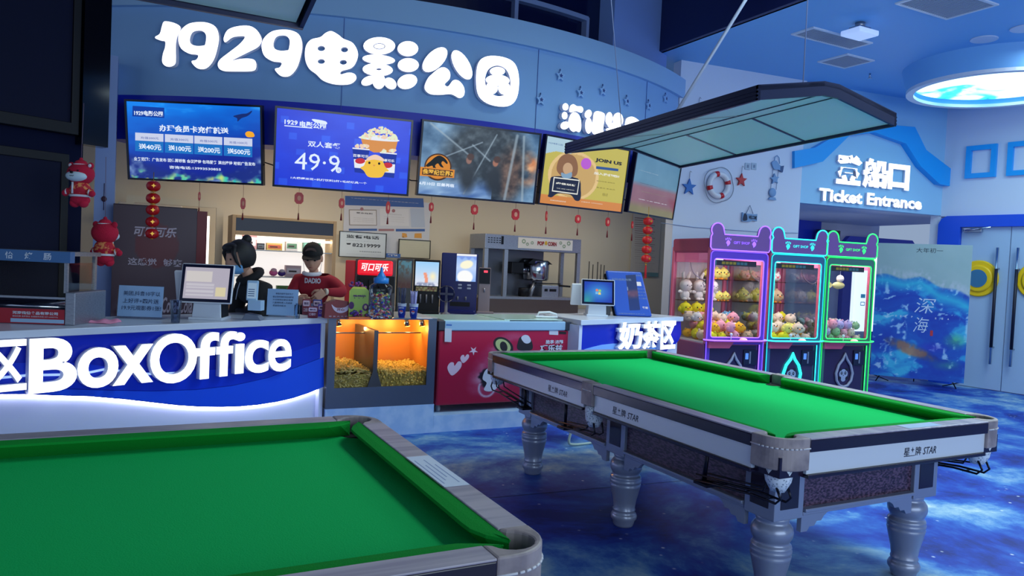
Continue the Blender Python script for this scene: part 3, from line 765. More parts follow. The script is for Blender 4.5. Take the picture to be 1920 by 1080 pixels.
# ---------------------------------------------------------------- lamps over the tables
LFR = mat('lamp_frame_dark', (52, 56, 84), .3, .5)
LDIF = mat('lamp_diffuser_unlit', (240, 240, 242), .35)
def make_lamp(label, loc, rotz, tilt=0, L=1.75, W=1.0):
    t = thing('billiard_lamp', label, 'hanging lamp', loc, rotz, 'long hanging billiard lamps')
    t.rotation_euler = (tilt, 0, rotz)
    h = W/2; rg = .055; zr = .085; zl = 0
    prof = [(-h, zl), (-rg, zr), (rg, zr), (h, zl)]
    b = B()                                                     # top shell
    a = [[b.bm.verts.new((x, y, z+.055)) for x, z in prof] for y in (-L/2, L/2)]
    c = [[b.bm.verts.new((x*.97, y, z+.035)) for x, z in prof] for y in (-L/2, L/2)]
    for i in range(3): b.face([a[0][i], a[0][i+1], a[1][i+1], a[1][i]]); b.face([c[0][i], c[1][i], c[1][i+1], c[0][i+1]])
    for k in (0, 1):
        for i in range(3): b.face([a[k][i], a[k][i+1], c[k][i+1], c[k][i]])
    for i in (0, 3): b.face([a[0][i], a[1][i], c[1][i], c[0][i]])
    b.obj('top_cover', LFR, t)
    b = B(); T = .014                                           # side frame all round, with ribs
    for x in (-1, 1): b.box(*sorted((x*h, x*(h-T))), -L/2, L/2, zl-.012, zl+.06)
    for y in (-1, 1):
        for i in range(3):
            (x0, z0), (x1, z1) = prof[i], prof[i+1]; ys = sorted((y*L/2, y*(L/2-T)))
            b.prism([(x0, z0-.012), (x1, z1-.012), (x1, z1+.06), (x0, z0+.06)], *ys)
    for x in (-1, 1):
        for z in (0, .018, .036): b.box(*sorted((x*h, x*(h+.004))), -L/2, L/2, zl+z-.004, zl+z+.004)
    b.obj('frame', LFR, t)
    for x in (-1, 1):                                           # diffusers in three panels per wing
        for k in range(3):
            y0, y1 = -L/2+.02+k*(L-.04)/3+.006, -L/2+.02+(k+1)*(L-.04)/3-.006
            b = B(); v = [b.bm.verts.new(p) for p in ((x*(h-.02), y0, zl+.004), (x*(rg), y0, zr), (x*rg, y1, zr), (x*(h-.02), y1, zl+.004))]
            b.face(v); w2 = [b.bm.verts.new(q.co+V3(0, 0, .006)) for q in v]; b.face(w2[::-1])
            for i in range(4): b.face([v[i], v[(i+1) % 4], w2[(i+1) % 4], w2[i]])
            b.obj('diffuser', LDIF, t)
        b = B()
        for k in (1, 2):
            y = -L/2+.02+k*(L-.04)/3; v = [b.bm.verts.new(p) for p in ((x*(h-.02), y-.008, zl+.0), (x*rg, y-.008, zr-.004), (x*rg, y+.008, zr-.004), (x*(h-.02), y+.008, zl+.0))]; b.face(v)
        b.box(*sorted((x*rg, x*(rg-.008))), -L/2+.01, L/2-.01, zr-.004, zr+.004)
        b.obj('divider', LFR, t)
    b = B(); v = [b.bm.verts.new(p) for p in ((-rg, -L/2, zr), (rg, -L/2, zr), (rg, L/2, zr), (-rg, L/2, zr))]; b.face(v); b.obj('centre_strip', LDIF, t)
    return t
lp = make_lamp('long dark lamp with pale panels hanging over the pool table by the claw machines', (3.10, 3.49, 2.315), 0, tilt=-.035)
def wire(name, label, p, q, r, m, cat='cable', grp=None):
    b = B(); b.cyl(p, q, r, n=8); return tag(recenter(b.obj(name, m)), label, cat, grp)
WIRE = mat('thin_steel_wire', (170, 185, 220), .4, .5)
e1 = pz(1308, 205, 2.43); topl = pz(1255, 0, 4.0)
wire('hanging_wire', 'thin slack wire holding the far end of the lamp near the gold star', (2.95, 4.2, 2.42), (2.55, 4.3, 5.3), .003, WIRE, 'wire', 'wires holding the lamp')
wire('hanging_wire', 'thin straight wire holding the near end of the lamp by the claw machines', (3.15, 2.85, 2.485), (3.3, 3.0, 5.3), .003, WIRE, 'wire', 'wires holding the lamp')
pb0 = V3(3.10, 3.95, 2.41); d = ray(1398, 0); k = 4.6
tq = (EYE_P + d*(3.95/d.y)); tq = pb0+(tq-pb0)*(2.6/(tq-pb0).length)
wire('suspension_rod', 'pale rigid rod carrying the lamp, rising to the ceiling', pb0+(tq-pb0).normalized()*.045, tq, .012, mat('rod_white', (190, 205, 230), .3), 'rod')
# lamp over the nearer table: its lower corner shows at the top of the picture
cn = pz(556, 48, 2.28)
make_lamp('dark hanging lamp over the nearer table, cut by the top of the picture', (cn.x-1.75/2+.02, cn.y-.5, 2.28), -PI/2)
# ================================================================ ILLUMINATED SIGNS
LIT = mat('sign_letter_lit', (255, 255, 255), .5, 0, 1.7, (250, 250, 255))
LITS = mat('sign_letter_side', (225, 230, 250), .5, 0, .05, (215, 225, 255))
def crop(ox, oy, k): return lambda x, y: (ox+x/k, oy+y/k)
def tangent(th, r=AR):
    x, y = arc(th, r); return Plane(x, y, math.radians(th))
def local_loops(P, loops, off=0): return [[P.xz(x, y, off) for x, y in L] for L in loops]
g1 = crop(280, 20, 2.667)
def E_(cx, cy, rx, ry, rot=0, n=22): return ell(cx, cy, rx, ry, n, rot)
def SC(pts, k=4): return smooth_closed(pts, k)
nine = [(215, 60), (280, 58), (330, 80), (348, 130), (340, 190), (320, 250), (285, 288), (245, 290), (218, 268), (212, 252), (235, 245), (243, 222), (200, 215), (160, 190), (145, 150), (150, 110), (178, 77)]
nineh = [(215, 110), (240, 100), (268, 103), (284, 125), (280, 165), (272, 174), (235, 176), (208, 165), (203, 140)]
glyphs = [
 (60, [SC([(70, 58), (84, 53), (120, 60), (150, 75), (155, 95), (138, 135), (132, 180), (133, 240), (128, 268), (105, 280), (80, 276), (64, 255), (68, 215), (78, 185), (79, 155), (60, 150), (33, 140), (30, 130), (52, 115), (62, 80)])]),
 (247, [SC(nine), SC(nineh)]),
 (450, [SC([(372, 135), (392, 96), (440, 78), (500, 76), (540, 100), (562, 145), (545, 180), (500, 205), (440, 235), (416, 249), (455, 241), (505, 240), (530, 252), (534, 285), (515, 302), (440, 304), (370, 301), (344, 280), (350, 248), (400, 207), (450, 168), (478, 132), (450, 128), (415, 134), (385, 156), (375, 155)])]),
 (663, [SC([(x+417, y+38) for x, y in nine]), SC([(x+418, y+24) for x, y in nineh])]),
 (912, [SC([(910, 102), (945, 120), (970, 140), (1018, 162), (1043, 210), (1035, 255), (1010, 287), (962, 302), (958, 318), (1000, 309), (1030, 320), (1033, 345), (1000, 368), (930, 369), (870, 350), (835, 318), (798, 288), (779, 240), (782, 180), (808, 145), (855, 132), (880, 112)]),
        E_(860, 189, 19, 13), E_(976, 195, 18, 13), E_(860, 254, 18, 12), E_(970, 258, 18, 12)]),
 (1150, [E_(1150, 176, 80, 44), E_(1150, 178, 30, 16)]), (1150, [E_(1150, 178, 26, 12)]),
 (1147, [E_(1147, 244, 82, 24, .08)]), (1142, [E_(1142, 295, 76, 32, .05), E_(1148, 293, 13, 5)]),
 (1095, [E_(1096, 350, 38, 22, -.4)]), (1147, [E_(1148, 352, 32, 40)]), (1205, [E_(1205, 364, 34, 26, .7)]),
 (1293, [E_(1293, 190, 52, 38)]), (1295, [E_(1295, 272, 53, 35)]), (1290, [E_(1290, 355, 51, 36, -.3)]),
 (1428, [E_(1428, 245, 78, 42, -.78)]), (1563, [E_(1563, 271, 82, 38, 1.05)]),
 (1470, [SC([(1450, 288), (1478, 284), (1502, 305), (1502, 340), (1477, 368), (1495, 378), (1520, 348), (1550, 352), (1574, 385), (1574, 422), (1550, 437), (1510, 418), (1450, 421), (1400, 415), (1376, 385), (1392, 340), (1415, 315)])]),
 (1742, [SC([(1690, 228), (1770, 232), (1828, 265), (1849, 340), (1838, 435), (1792, 478), (1705, 470), (1648, 428), (1634, 350), (1645, 262)]), SC([(1740, 274), (1785, 295), (1806, 350), (1795, 408), (1745, 428), (1697, 403), (1678, 350), (1695, 295)])]),
 (1740, [E_(1741, 303, 38, 22)]), (1743, [E_(1742, 348, 60, 28, .05)]), (1712, [E_(1713, 386, 30, 32)]), (1776, [E_(1775, 388, 30, 32)])]
t = thing('cinema_sign', 'big glowing white sign letters 1929电影公园 on the curved fascia', 'sign', (*arc(-15), 3.05), 0)
def sign_group(t, conv, groups, off=-.07, r=AR):
    """each group of glyphs: (centre x in the crop, loops); one mesh per character"""
    inv = Matrix.Translation(t.location).inverted()
    for chars in groups:
        b = B()
        for cx, loops in chars:
            px = conv(cx, loops[0][0][1]); hit = None
            # angle on the arc under this character
            best = min(np.linspace(-38, 31, 280), key=lambda a: abs(((V3(*arc(a, r), 3.3)-EYE_P).dot(CR)/(V3(*arc(a, r), 3.3)-EYE_P).dot(CF))-(px[0]-960)/F_PX))
            P = tangent(best, r)
            L = local_loops(P, [[conv(*q) for q in lp] for lp in loops], off)
            M_ = inv @ Matrix.Translation(P.o) @ Matrix.Rotation(P.h, 4, 'Z')
            put_shape(b, L, off, .0, 0, M_)
            put_shape(b, L, off+.001, -.050, 1, M_)
        for f in b.bm.faces: pass
        o = b.obj('letter', [LIT, LITS], t)
sign_group(t, g1, [[glyphs[0]], [glyphs[1]], [glyphs[2]], [glyphs[3]], [glyphs[4]], glyphs[5:15], glyphs[15:18], glyphs[18:]])
g2 = crop(1000, 130, 6.75)
t = thing('branch_sign', 'smaller glowing white letters 海德堡店 at the right end of the curved fascia', 'sign', (*arc(12), 3.0), 0)
hai = [(500, [E_(407, 475, 38, 46)]), (500, [E_(397, 585, 36, 48)]), (500, [E_(400, 710, 58, 48, -.5)]),
       (500, [SC([(455, 525), (470, 462), (510, 442), (550, 465), (610, 470), (632, 510), (608, 550), (540, 528), (478, 545)])]), (500, [SC([(525, 540), (580, 580), (605, 660), (605, 750), (580, 795), (540, 782), (500, 790), (455, 740), (445, 650), (475, 570)])])]
de = [(790, [E_(695, 565, 42, 56, .4)]), (790, [E_(700, 712, 44, 102)]), (790, [SC([(770, 550), (820, 530), (900, 562), (900, 640), (890, 700), (885, 770), (900, 810), (880, 850), (800, 842), (745, 800), (735, 740), (755, 640)])])]
bao = [(1020, [E_(958, 625, 44, 84, .1)]), (1020, [E_(1072, 640, 66, 92)]), (1020, [E_(1030, 715, 90, 40, .1)]), (1020, [E_(1025, 775, 108, 34, .12)]), (1020, [E_(1025, 845, 108, 46, .2)])]
dian = [(1245, [SC([(1160, 868), (1148, 800), (1162, 690), (1182, 620), (1258, 600), (1340, 652), (1342, 700), (1300, 705), (1245, 685), (1215, 730), (1205, 868)])]), (1245, [E_(1285, 745, 50, 48)]), (1245, [E_(1275, 820, 60, 40)])]
sign_group(t, g2, [hai, de, bao, dian])

# small starfish ornaments on the fascia
STARM = mat('starfish_pale_blue', (150, 190, 235), .5); STARD = mat('starfish_shadow_mark', (30, 60, 130), .5)  # the dark tone paints the starfish's shadow as colour
for i, (x, y, l) in enumerate(((1052, 142, 'small blue starfish highest above the branch sign, with a dark centre'), (1015, 187, 'small starfish on the fascia just right of the last big character'),
        (1090, 174, 'small pale starfish above the first branch sign character'), (1132, 170, 'small pale starfish above the second branch sign character'),
        (1177, 190, 'small pale starfish above the third branch sign character'), (1218, 198, 'small pale starfish above the last branch sign character'),
        (1250, 185, 'small starfish nearest the right end of the fascia'), (1235, 240, 'small starfish just above the hanging lamp'))):
    best = min(np.linspace(-38, 31, 280), key=lambda a: abs(((V3(*arc(a), 3.3)-EYE_P).dot(CR)/(V3(*arc(a), 3.3)-EYE_P).dot(CF))-(x-960)/F_PX))
    P = tangent(best); lx, lz = P.xz(x, y, -.03)
    b = B(); st = star_pts(0, 0, .062, .03); b.prism(st, -.022, 0, 0); b.prism(star_pts(.004, .002, .026, .012), -.026, -.022, 1)
    b.prism([(-.004, .05), (.004, .05), (.004, .075), (-.004, .075)], -.01, 0, 1)
    wp = P.w(lx, -.006, lz); tag(b.obj('starfish', [STARM, STARD], loc=wp, rotz=P.h, bevel=.004), l, 'starfish', 'starfish on the fascia')

# ticket entrance letters
def box_on(P, p0, p1, off):
    a, c = P.xz(*p0, off), P.xz(*p1, off); return a[0], c[0], c[1], a[1]
t = thing('ticket_entrance_sign', 'glowing white 登船口 Ticket Entrance letters above the passage', 'sign', (WE.o.x-1.2, WE.o.y+.05, 2.6), WE.h)
Mi = Matrix.Rotation(-WE.h, 4, 'Z') @ Matrix.Translation(-t.location) @ Matrix.Translation(WE.o) @ Matrix.Rotation(WE.h, 4, 'Z')
def sign_text(t, P, Mi, ch, p0, p1, bold, off=-.05, depth=.04):
    x0, x1, z0, z1 = box_on(P, p0, p1, off)
    b = B(); put_text(b, ch, x0, x1, z0, z1, off+depth, 1, bold, depth-.001, M=Mi); put_text(b, ch, x0, x1, z0, z1, off, 0, bold, 0, M=Mi); return b.obj('letter', [LIT, LITS], t)
for ch, p0, p1 in (('登', (1568, 287), (1616, 349)), ('船', (1620, 295), (1664, 356)), ('口', (1667, 306), (1704, 358))): sign_text(t, WE, Mi, ch, p0, p1, .05)
x0, x1, z0, z1 = box_on(WE, (1537, 351), (1728, 393), -.05); 
z1 = WE.xz(1537, 352, -.05)[1]; z0 = WE.xz(1728, 395, -.05)[1]+.0
b = B(); zz0 = WE.xz(1540, 376, -.05)[1]
put_text(b, 'Ticket Entrance', x0, x1, zz0, z1, -.01, 1, .035, .039, M=Mi); put_text(b, 'Ticket Entrance', x0, x1, zz0, z1, -.05, 0, .035, 0, M=Mi); b.obj('lettering', [LIT, LITS], t)

# ================================================================ MENU SCREENS
SCR = mat_vcol('screen_picture', 1.0, .25)
BEZ = mat('tv_bezel', (10, 12, 40), .2)
TVW, TVH = 1.24, .715
TVP = [(0.471, 7.338, 2.47, -.476, .146), (1.711, 6.847, 2.461, -.153, .15), (3.003, 6.644, 2.472, -.076, .141), (4.297, 6.753, 2.483, .189, .114), (5.537, 7.14, 2.504, .466, .12)]
def make_tv(i, label):
    u, v, z, hd, tl = TVP[i]
    t = thing('menu_screen', label, 'screen', (u, v, z), 0, 'five menu screens in a row')
    t.rotation_euler = (tl, 0, hd)
    a, h = TVW/2, TVH/2
    b = B(); put_shape(b, [[(-a, -h), (a, -h), (a, h), (-a, h)], [(-a+.018, -h+.018), (a-.018, -h+.018), (a-.018, h-.018), (-a+.018, h-.018)]], 0, .012)
    b.box(-a, a, 0, .045, -h, h); b.box(-.2, .2, .045, .10, -.12, .12); b.obj('bezel', BEZ, t)
    M = Matrix.Translation((u, v, z)) @ Matrix.Rotation(hd, 4, 'Z') @ Matrix.Rotation(tl, 4, 'X')
    n = M.to_3x3() @ V3(0, 1, 0); Minv = M.inverted()
    def L(x, y, off=-.006):
        d = ray(x, y); p0 = M @ V3(0, off, 0); s = n.dot(p0-EYE_P)/n.dot(d); q = Minv @ (EYE_P+d*s); return q.x, q.z
    return t, L
def scr(t, fn, nx=160, nz=92): return paint('picture', t, -TVW/2+.018, TVW/2-.018, -TVH/2+.018, TVH/2-.018, nx, nz, fn, SCR, y=-.002)
def txb(b, L, conv, body, p0, p1, mi, bold=0, y=-.006, shear=0):
    """text fitted between two crop points (top-left, bottom-right) of a screen"""
    a, c = L(*conv(*p0)), L(*conv(*p1)); put_text(b, body, a[0], c[0], c[1], a[1], y, mi, bold, shear=shear)
def shp(b, L, conv, pts, mi, y=-.005): put_shape(b, [[L(*conv(*p)) for p in pts]], y, 0, mi)

# --- screen 1: membership top-up offers over a sea picture
k1 = crop(200, 180, 4.909)
t, L = make_tv(0, 'menu screen with a deep-sea picture and four top-up offers, first from the left')
def sea(X, Z):
    n = fbm(X*5, Z*9, 4, 3); n2 = fbm(X*14, Z*10, 3, 8)
    c = lerp((20, 40, 150), (10, 130, 240), np.clip(Z*1.15-.25-.35*X+.35*n, 0, 1)); c = lerp(c.T.T, (150, 210, 250), np.clip((n-.66)*5, 0, 1)*np.clip(Z-.45, 0, 1)*1.2) if False else c
    c = c+(np.clip((n-.62)*4, 0, 1)*np.clip(Z*1.5-.6, 0, 1))[..., None]*np.array([60, 70, 40])
    reef = np.clip((.30-.22*np.sin(X*PI)-Z+.12*n2)*9, 0, 1)
    c = c*(1-reef[..., None])+lerp((24, 44, 130), (120, 150, 200), np.clip((n2-.45)*3, 0, 1))*reef[..., None]
    cor = np.clip((.09-Z+.05*np.sin(X*20))*14, 0, 1)*np.clip((fbm(X*22, Z*18, 2, 5)-.42)*5, 0, 1)
    return c*(1-cor[..., None])+lerp((40, 190, 190), (210, 220, 120), fbm(X*30, Z*8, 2, 6)*1.6-.3)*cor[..., None]
scr(t, sea)
FW_, FP, FB, FD, FO = flat((225, 238, 255), 1.0), flat((206, 214, 240), .95), flat((30, 120, 205), .9), flat((12, 60, 160), 1), flat((245, 170, 40), 1)
b = B(); shp(b, L, k1, [(238, 90), (530, 108), (530, 203), (236, 187)], 3); txb(b, L, k1, '1929电影公园', (252, 130), (518, 190), 0, .03)
txb(b, L, k1, '办理会员卡充值就送', (482, 262), (1122, 355), 0, .03)
for i, (a, c, s1, s2) in enumerate(((262, 522, '充值200元', '送40元'), (535, 797, '充值300元', '送100元'), (806, 1064, '充值500元', '送200元'), (1078, 1340, '充值1000元', '送500元'))):
    y0 = 336+(a-262)*.053
    shp(b, L, k1, [(a, y0), (c, y0+14), (c, y0+86), (a, y0+72)], 1); shp(b, L, k1, [(a, y0+74), (c, y0+88), (c, y0+185), (a, y0+170)], 2)
    txb(b, L, k1, s1, (a+50, y0+36), (c-42, y0+66), 3, y=-.007); txb(b, L, k1, s2, (a+32, y0+100), (c-18, y0+166), 0, .03, y=-.007)
txb(b, L, k1, '业务范围：广告发布 团体票销售 会议接待 包场服务 演出接待 映前广告发布', (250, 560), (1368, 645), 0, .02)
txb(b, L, k1, '咨询电话:13993530855', (575, 640), (1052, 690), 0, .02)
b.obj('lettering', [FW_, FP, FB, FD], t)
b = B(); shp(b, L, k1, SC([(1165, 185), (1240, 165), (1290, 160), (1335, 135), (1330, 155), (1295, 185), (1240, 205), (1205, 235), (1200, 205)]), 0); b.obj('ray_figure', flat((16, 40, 110), 1), t)
b = B(); shp(b, L, k1, SC([(1275, 345), (1300, 325), (1345, 335), (1360, 370), (1330, 380), (1290, 375)]), 0)
b.obj('yellow_fish_figure', FO, t)
# --- screen 2: combo offer
t, L = make_tv(1, 'blue menu screen with the 49.9 popcorn combo offer beside the sea screen')
def bluebg(X, Z):
    n = fbm(X*6, Z*6, 2, 11); c = lerp((14, 44, 205), (18, 60, 225), n)
    k = (np.sin(X*26+np.floor(Z*5)*1.6) > .72) & (np.sin(Z*31) > .3)
    return c+k[..., None]*np.array([14, 26, 16])
scr(t, bluebg)
k2 = crop(500, 180, 4.909)
b = B(); txb(b, L, k2, '1929', (165, 215), (285, 270), 0, .03); txb(b, L, k2, '电影公园', (305, 228), (545, 310), 0, .03)
shp(b, L, k2, [(163, 268), (420, 292), (420, 300), (163, 277)], 0); shp(b, L, k2, SC([(420, 212), (540, 232), (548, 262), (450, 243)]), 0)
txb(b, L, k2, '双人套餐', (380, 410), (680, 492), 0, .02)
txb(b, L, k2, '49·9', (262, 515), (668, 705), 0, .0)
shp(b, L, k2, ell(662, 683, 26, 26), 0); txb(b, L, k2, '元', (648, 668), (678, 698), 1, y=-.0065)
txb(b, L, k2, '1大桶爆米花+机打饮料2杯+毛绒玩具一个', (222, 740), (922, 815), 0, .02)
b.obj('lettering', [FW_, flat((20, 60, 215), 1)], t)
b = B(); PC, CU_, YE, RE, BR, WH, TN = range(7)
random.seed(3)
shp(b, L, k2, [(862, 372), (1210, 402), (1180, 520), (985, 520), (890, 470)], 4, -.005); shp(b, L, k2, SC([(862, 372), (1030, 360), (1210, 402), (1190, 420), (1030, 412), (870, 392)]), 5, -.0054)
for _ in range(120):
    x = 875+random.random()*320; h_ = 1-((x-1040)/175)**2; y = 392-random.random()*max(.05, h_)*112+(x-875)*.03
    shp(b, L, k2, ell(x, y, 13, 11, 7), random.choice((0, 0, 6)), -.0058-random.random()*.0004)
for cx, cy in ((868, 480), (1120, 520)):
    shp(b, L, k2, [(cx-78, cy), (cx+78, cy+14), (cx+52, cy+235), (cx-58, cy+222)], 1, -.0062); shp(b, L, k2, [(cx-78, cy-6), (cx+78, cy+8), (cx+78, cy+20), (cx-78, cy+6)], 5, -.0064)
    shp(b, L, k2, [(cx-66, cy+100), (cx+62, cy+110), (cx+56, cy+190), (cx-60, cy+180)], 5, -.0064); shp(b, L, k2, ell(cx-8, cy+118, 46, 26), 3, -.0066)
    for _ in range(16): shp(b, L, k2, ell(cx-70+random.random()*140, cy-28+random.random()*24, 15, 13, 7), random.choice((0, 6)), -.0068-random.random()*.0004)
txb(b, L, k2, '百事可乐', (795, 532), (940, 572), 5, .02, -.0066); txb(b, L, k2, '百事可乐', (1050, 575), (1175, 612), 5, .02, -.0066)
shp(b, L, k2, SC([(920, 590), (990, 570), (1060, 590), (1090, 650), (1125, 690), (1090, 700), (1060, 745), (990, 752), (930, 740), (895, 690), (862, 660), (895, 640)]), 2, -.0078)
shp(b, L, k2, SC([(915, 595), (940, 560), (1000, 540), (1060, 565), (1082, 600), (990, 585)]), 6, -.0082)
for x, y in ((945, 615), (1035, 622)): shp(b, L, k2, ell(x, y, 11, 12, 10), 7, -.0084)
shp(b, L, k2, [(975, 632), (1002, 634), (988, 650)], 4, -.0084)
b.obj('combo_picture', [flat((232, 240, 205), .95), flat((24, 50, 160), .95), flat((245, 195, 60), .95), flat((205, 40, 60), .9), flat((225, 150, 80), .9), flat((235, 240, 250), .95), flat((250, 215, 190), .9), flat((20, 15, 20), .5)], t)
# --- screen 3: film poster
t, L = make_tv(2, 'menu screen with a wide film picture of a frosty cabin and a round orange badge')
def film(X, Z):
    n = fbm(X*7, Z*5, 5, 21); n2 = fbm(X*22, Z*14, 3, 22); n3 = fbm(X*4+Z*3, Z*9-X*5, 3, 25)
    c = lerp((40, 78, 120), (150, 190, 225), n*1.5-.3)
    dark = np.clip(1.35-np.hypot((X-.56)/.34, (Z-.50)/.55), 0, 1)
    c = lerp_arr(c, lerp((18, 30, 44), (84, 98, 110), n2*1.7-.45), np.clip(dark*2.4, 0, 1))
    br = np.clip(1-np.hypot((X-.76)/.14, (Z-.4)/.48), 0, 1); c = lerp_arr(c, lerp((40, 30, 32), (120, 96, 84), n2*1.6-.3), np.clip(br*2, 0, 1))
    fire = np.clip(1-np.hypot((X-.93)/.12, (Z-.48)/.3), 0, 1)*np.clip(n*2-.5, 0, 1); c = lerp_arr(c, lerp((200, 110, 60), (250, 200, 150), n2), np.clip(fire*2.2, 0, 1))
    ice = np.clip((.36-Z-.28*np.abs(X-.35))*5, 0, 1)*(X < .62); c = lerp_arr(c, lerp((60, 100, 170), (170, 205, 240), n3*1.6-.3), ice)
    for (x0, z0, x1, z1, w_) in ((.06, .98, .40, .60, .008), (.62, .93, .38, .05, .006), (.80, .95, .74, .02, .012), (.42, .75, .58, .55, .007), (.2, .55, .5, .8, .006), (.86, .95, .90, .02, .01)):
        dx_, dz_ = x1-x0, z1-z0; tt = np.clip(((X-x0)*dx_+(Z-z0)*dz_)/(dx_*dx_+dz_*dz_), 0, 1); dd = np.hypot(X-x0-tt*dx_, (Z-z0-tt*dz_)*.58)
        c = lerp_arr(c, np.zeros_like(c)+np.array([165, 185, 200]), np.clip(1.5-dd/w_, 0, 1)*.7)
    # two seated figures in dark jackets
    for (x, z, col) in ((.40, .53, (150, 105, 90)), (.63, .53, (170, 110, 85))):
        c = lerp_arr(c, np.zeros_like(c)+np.array([24, 30, 42]), np.clip(1.6-np.hypot((X-x)/.075, (Z-z+.24)/.24)*1.3, 0, 1)); c = lerp_arr(c, np.zeros_like(c)+np.array(col), np.clip((1-np.hypot((X-x)/.028, (Z-z)/.062))*4, 0, 1))
        c = lerp_arr(c, np.zeros_like(c)+np.array([70, 38, 28]), np.clip((1-np.hypot((X-x-.012)/.034, (Z-z-.05)/.055))*4, 0, 1))
    return c*.92
def lerp_arr(a, b_, t_): return a*(1-t_[..., None])+b_*t_[..., None]
scr(t, film, 220, 126)
k3 = crop(770, 200, 4.696)
b = B(); shp(b, L, k3, ell(240, 532, 120, 120, 40), 3, -.005); shp(b, L, k3, ell(240, 530, 108, 106, 36), 0, -.0056)
shp(b, L, k3, SC([(135, 515), (180, 475), (215, 445), (255, 430), (300, 455), (325, 490), (318, 505), (285, 480), (270, 500), (290, 535), (262, 528), (240, 500), (215, 520), (225, 545), (200, 545), (190, 520), (150, 530)]), 1, -.0062)
shp(b, L, k3, [(84, 528), (388, 556), (382, 628), (80, 608)], 0, -.0066); shp(b, L, k3, [(104, 540), (372, 566), (366, 620), (100, 598)], 3, -.0069)
txb(b, L, k3, '侏罗纪世界3', (108, 545), (368, 616), 4, .03, -.0072)
txb(b, L, k3, '6月10日 巨兽再临', (78, 655), (382, 712), 2, .03)
b.obj('badge_and_title', [flat((225, 140, 40), .9), flat((10, 10, 14), .4), FW_, flat((90, 50, 20), .6), flat((245, 190, 70), .95)], t)
# --- screen 4: join us
t, L = make_tv(3, 'yellow menu screen reading JOIN US with a recruiting poster')
def join(X, Z):
    c = np.zeros(X.shape+(3,))+np.array([190, 178, 80.]); c = lerp_arr(c, c*0+np.array([205, 130, 60]), (Z < .14).astype(float))
    r = np.hypot((X-.36)/.27*.9, (Z-.47)/.38); c = lerp_arr(c, c*0+np.array([222, 190, 130]), (r < 1).astype(float)*(Z > .14)); c = lerp_arr(c, c*0+np.array([196, 160, 96]), (r < .88).astype(float)*(Z > .14))
    c = lerp_arr(c, c*0+np.array([170, 200, 215]), ((Z > .74+.5*X) | ((Z > .80) & (X < .30))).astype(float)*(X < .4)); return c
scr(t, join)
k4 = crop(1000, 180, 4.32)
b = B()
txb(b, L, k4, 'JOIN US', (505, 500), (715, 572), 0, .05); shp(b, L, k4, [(510, 568), (690, 590), (688, 610), (508, 590)], 2)
txb(b, L, k4, '加入我们吧!!', (492, 612), (695, 665), 1, .04)
for y, s_ in ((682, '值班经理 放映员'), (735, '售票员 卖品员'), (785, '机修人员')): txb(b, L, k4, s_, (512+(50 if y > 780 else 0), y), (660-(60 if y > 780 else 0), y+30), 3, 0)
shp(b, L, k4, [(165, 655), (375, 680), (358, 800), (150, 772)], 1, -.006); shp(b, L, k4, [(172, 665), (368, 688), (352, 790), (158, 764)], 4, -.0064)
txb(b, L, k4, '虚位以待', (182, 695), (350, 735), 1, .05, -.0068); txb(b, L, k4, 'WE ARE HIRING', (188, 742), (330, 768), 1, .0, -.0068)
txb(b, L, k4, '影城经理直属管理', (138, 838), (262, 862), 1, 0); txb(b, L, k4, '应聘电话 13993530855', (388, 852), (560, 880), 1, 0); txb(b, L, k4, '1929电影公园', (125, 370), (238, 405), 2, 0)
b.obj('lettering', [flat((24, 28, 60), .5), flat((236, 236, 225), .9), flat((50, 90, 160), .8), flat((110, 100, 50), .6), flat((26, 32, 70), .6)], t)
b = B()                                                        # generic brown puppy-like figure behind the board, and a purple dot
shp(b, L, k4, SC([(205, 520), (240, 480), (290, 470), (340, 500), (362, 570), (350, 640), (300, 660), (240, 655), (190, 600)]), 0, -.0045)
shp(b, L, k4, ell(280, 590, 40, 50), 1, -.0050)
shp(b, L, k4, SC([(228, 620), (265, 632), (310, 618), (308, 660), (268, 668), (232, 655)]), 2, -.0052)
shp(b, L, k4, SC([(125, 790), (135, 690), (170, 650), (360, 668), (385, 760), (380, 840), (340, 846), (300, 800), (200, 790), (150, 820), (118, 812)]), 3, -.0048)
shp(b, L, k4, ell(428, 548, 42, 46), 4, -.0056)
b.obj('poster_figure', [flat((150, 105, 70), .8), flat((215, 175, 135), .8), flat((140, 175, 205), .8), flat((26, 32, 70), .6), flat((190, 95, 215), .9)], t)
# --- screen 5: mostly reflections, painted into the picture colours
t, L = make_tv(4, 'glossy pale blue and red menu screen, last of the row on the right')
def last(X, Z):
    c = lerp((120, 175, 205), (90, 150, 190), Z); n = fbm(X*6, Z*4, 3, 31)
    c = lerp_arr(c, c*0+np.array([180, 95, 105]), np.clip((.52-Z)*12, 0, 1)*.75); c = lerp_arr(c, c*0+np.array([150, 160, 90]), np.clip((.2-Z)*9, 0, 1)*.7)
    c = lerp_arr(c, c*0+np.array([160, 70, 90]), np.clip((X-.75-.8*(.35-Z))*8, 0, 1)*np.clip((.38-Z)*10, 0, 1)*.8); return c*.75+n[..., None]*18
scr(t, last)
b = B()
txb(b, L, k4, '1929电影公园', (860, 600), (1010, 640), 0, 0); txb(b, L, k4, '包场团建 生日派对', (868, 700), (1010, 740), 1, .02); txb(b, L, k4, '党建活动 企业年会', (870, 770), (1070, 815), 2, .02); txb(b, L, k4, '观影 礼券 优惠 多多', (850, 830), (1085, 885), 0, .04)
b.obj('lettering', [flat((225, 235, 245), .75), flat((70, 110, 140), .5), flat((150, 170, 120), .7)], t)
b = B(); b.tube([V3(*arc(a, AR-.02), 2.30+.04*math.cos(a*1.1)) for a in np.linspace(-30, 24, 60)], .006, 6)
tag(b.obj('screen_cable', BLACK), 'thin black cable running behind the row of menu screens', 'cable')

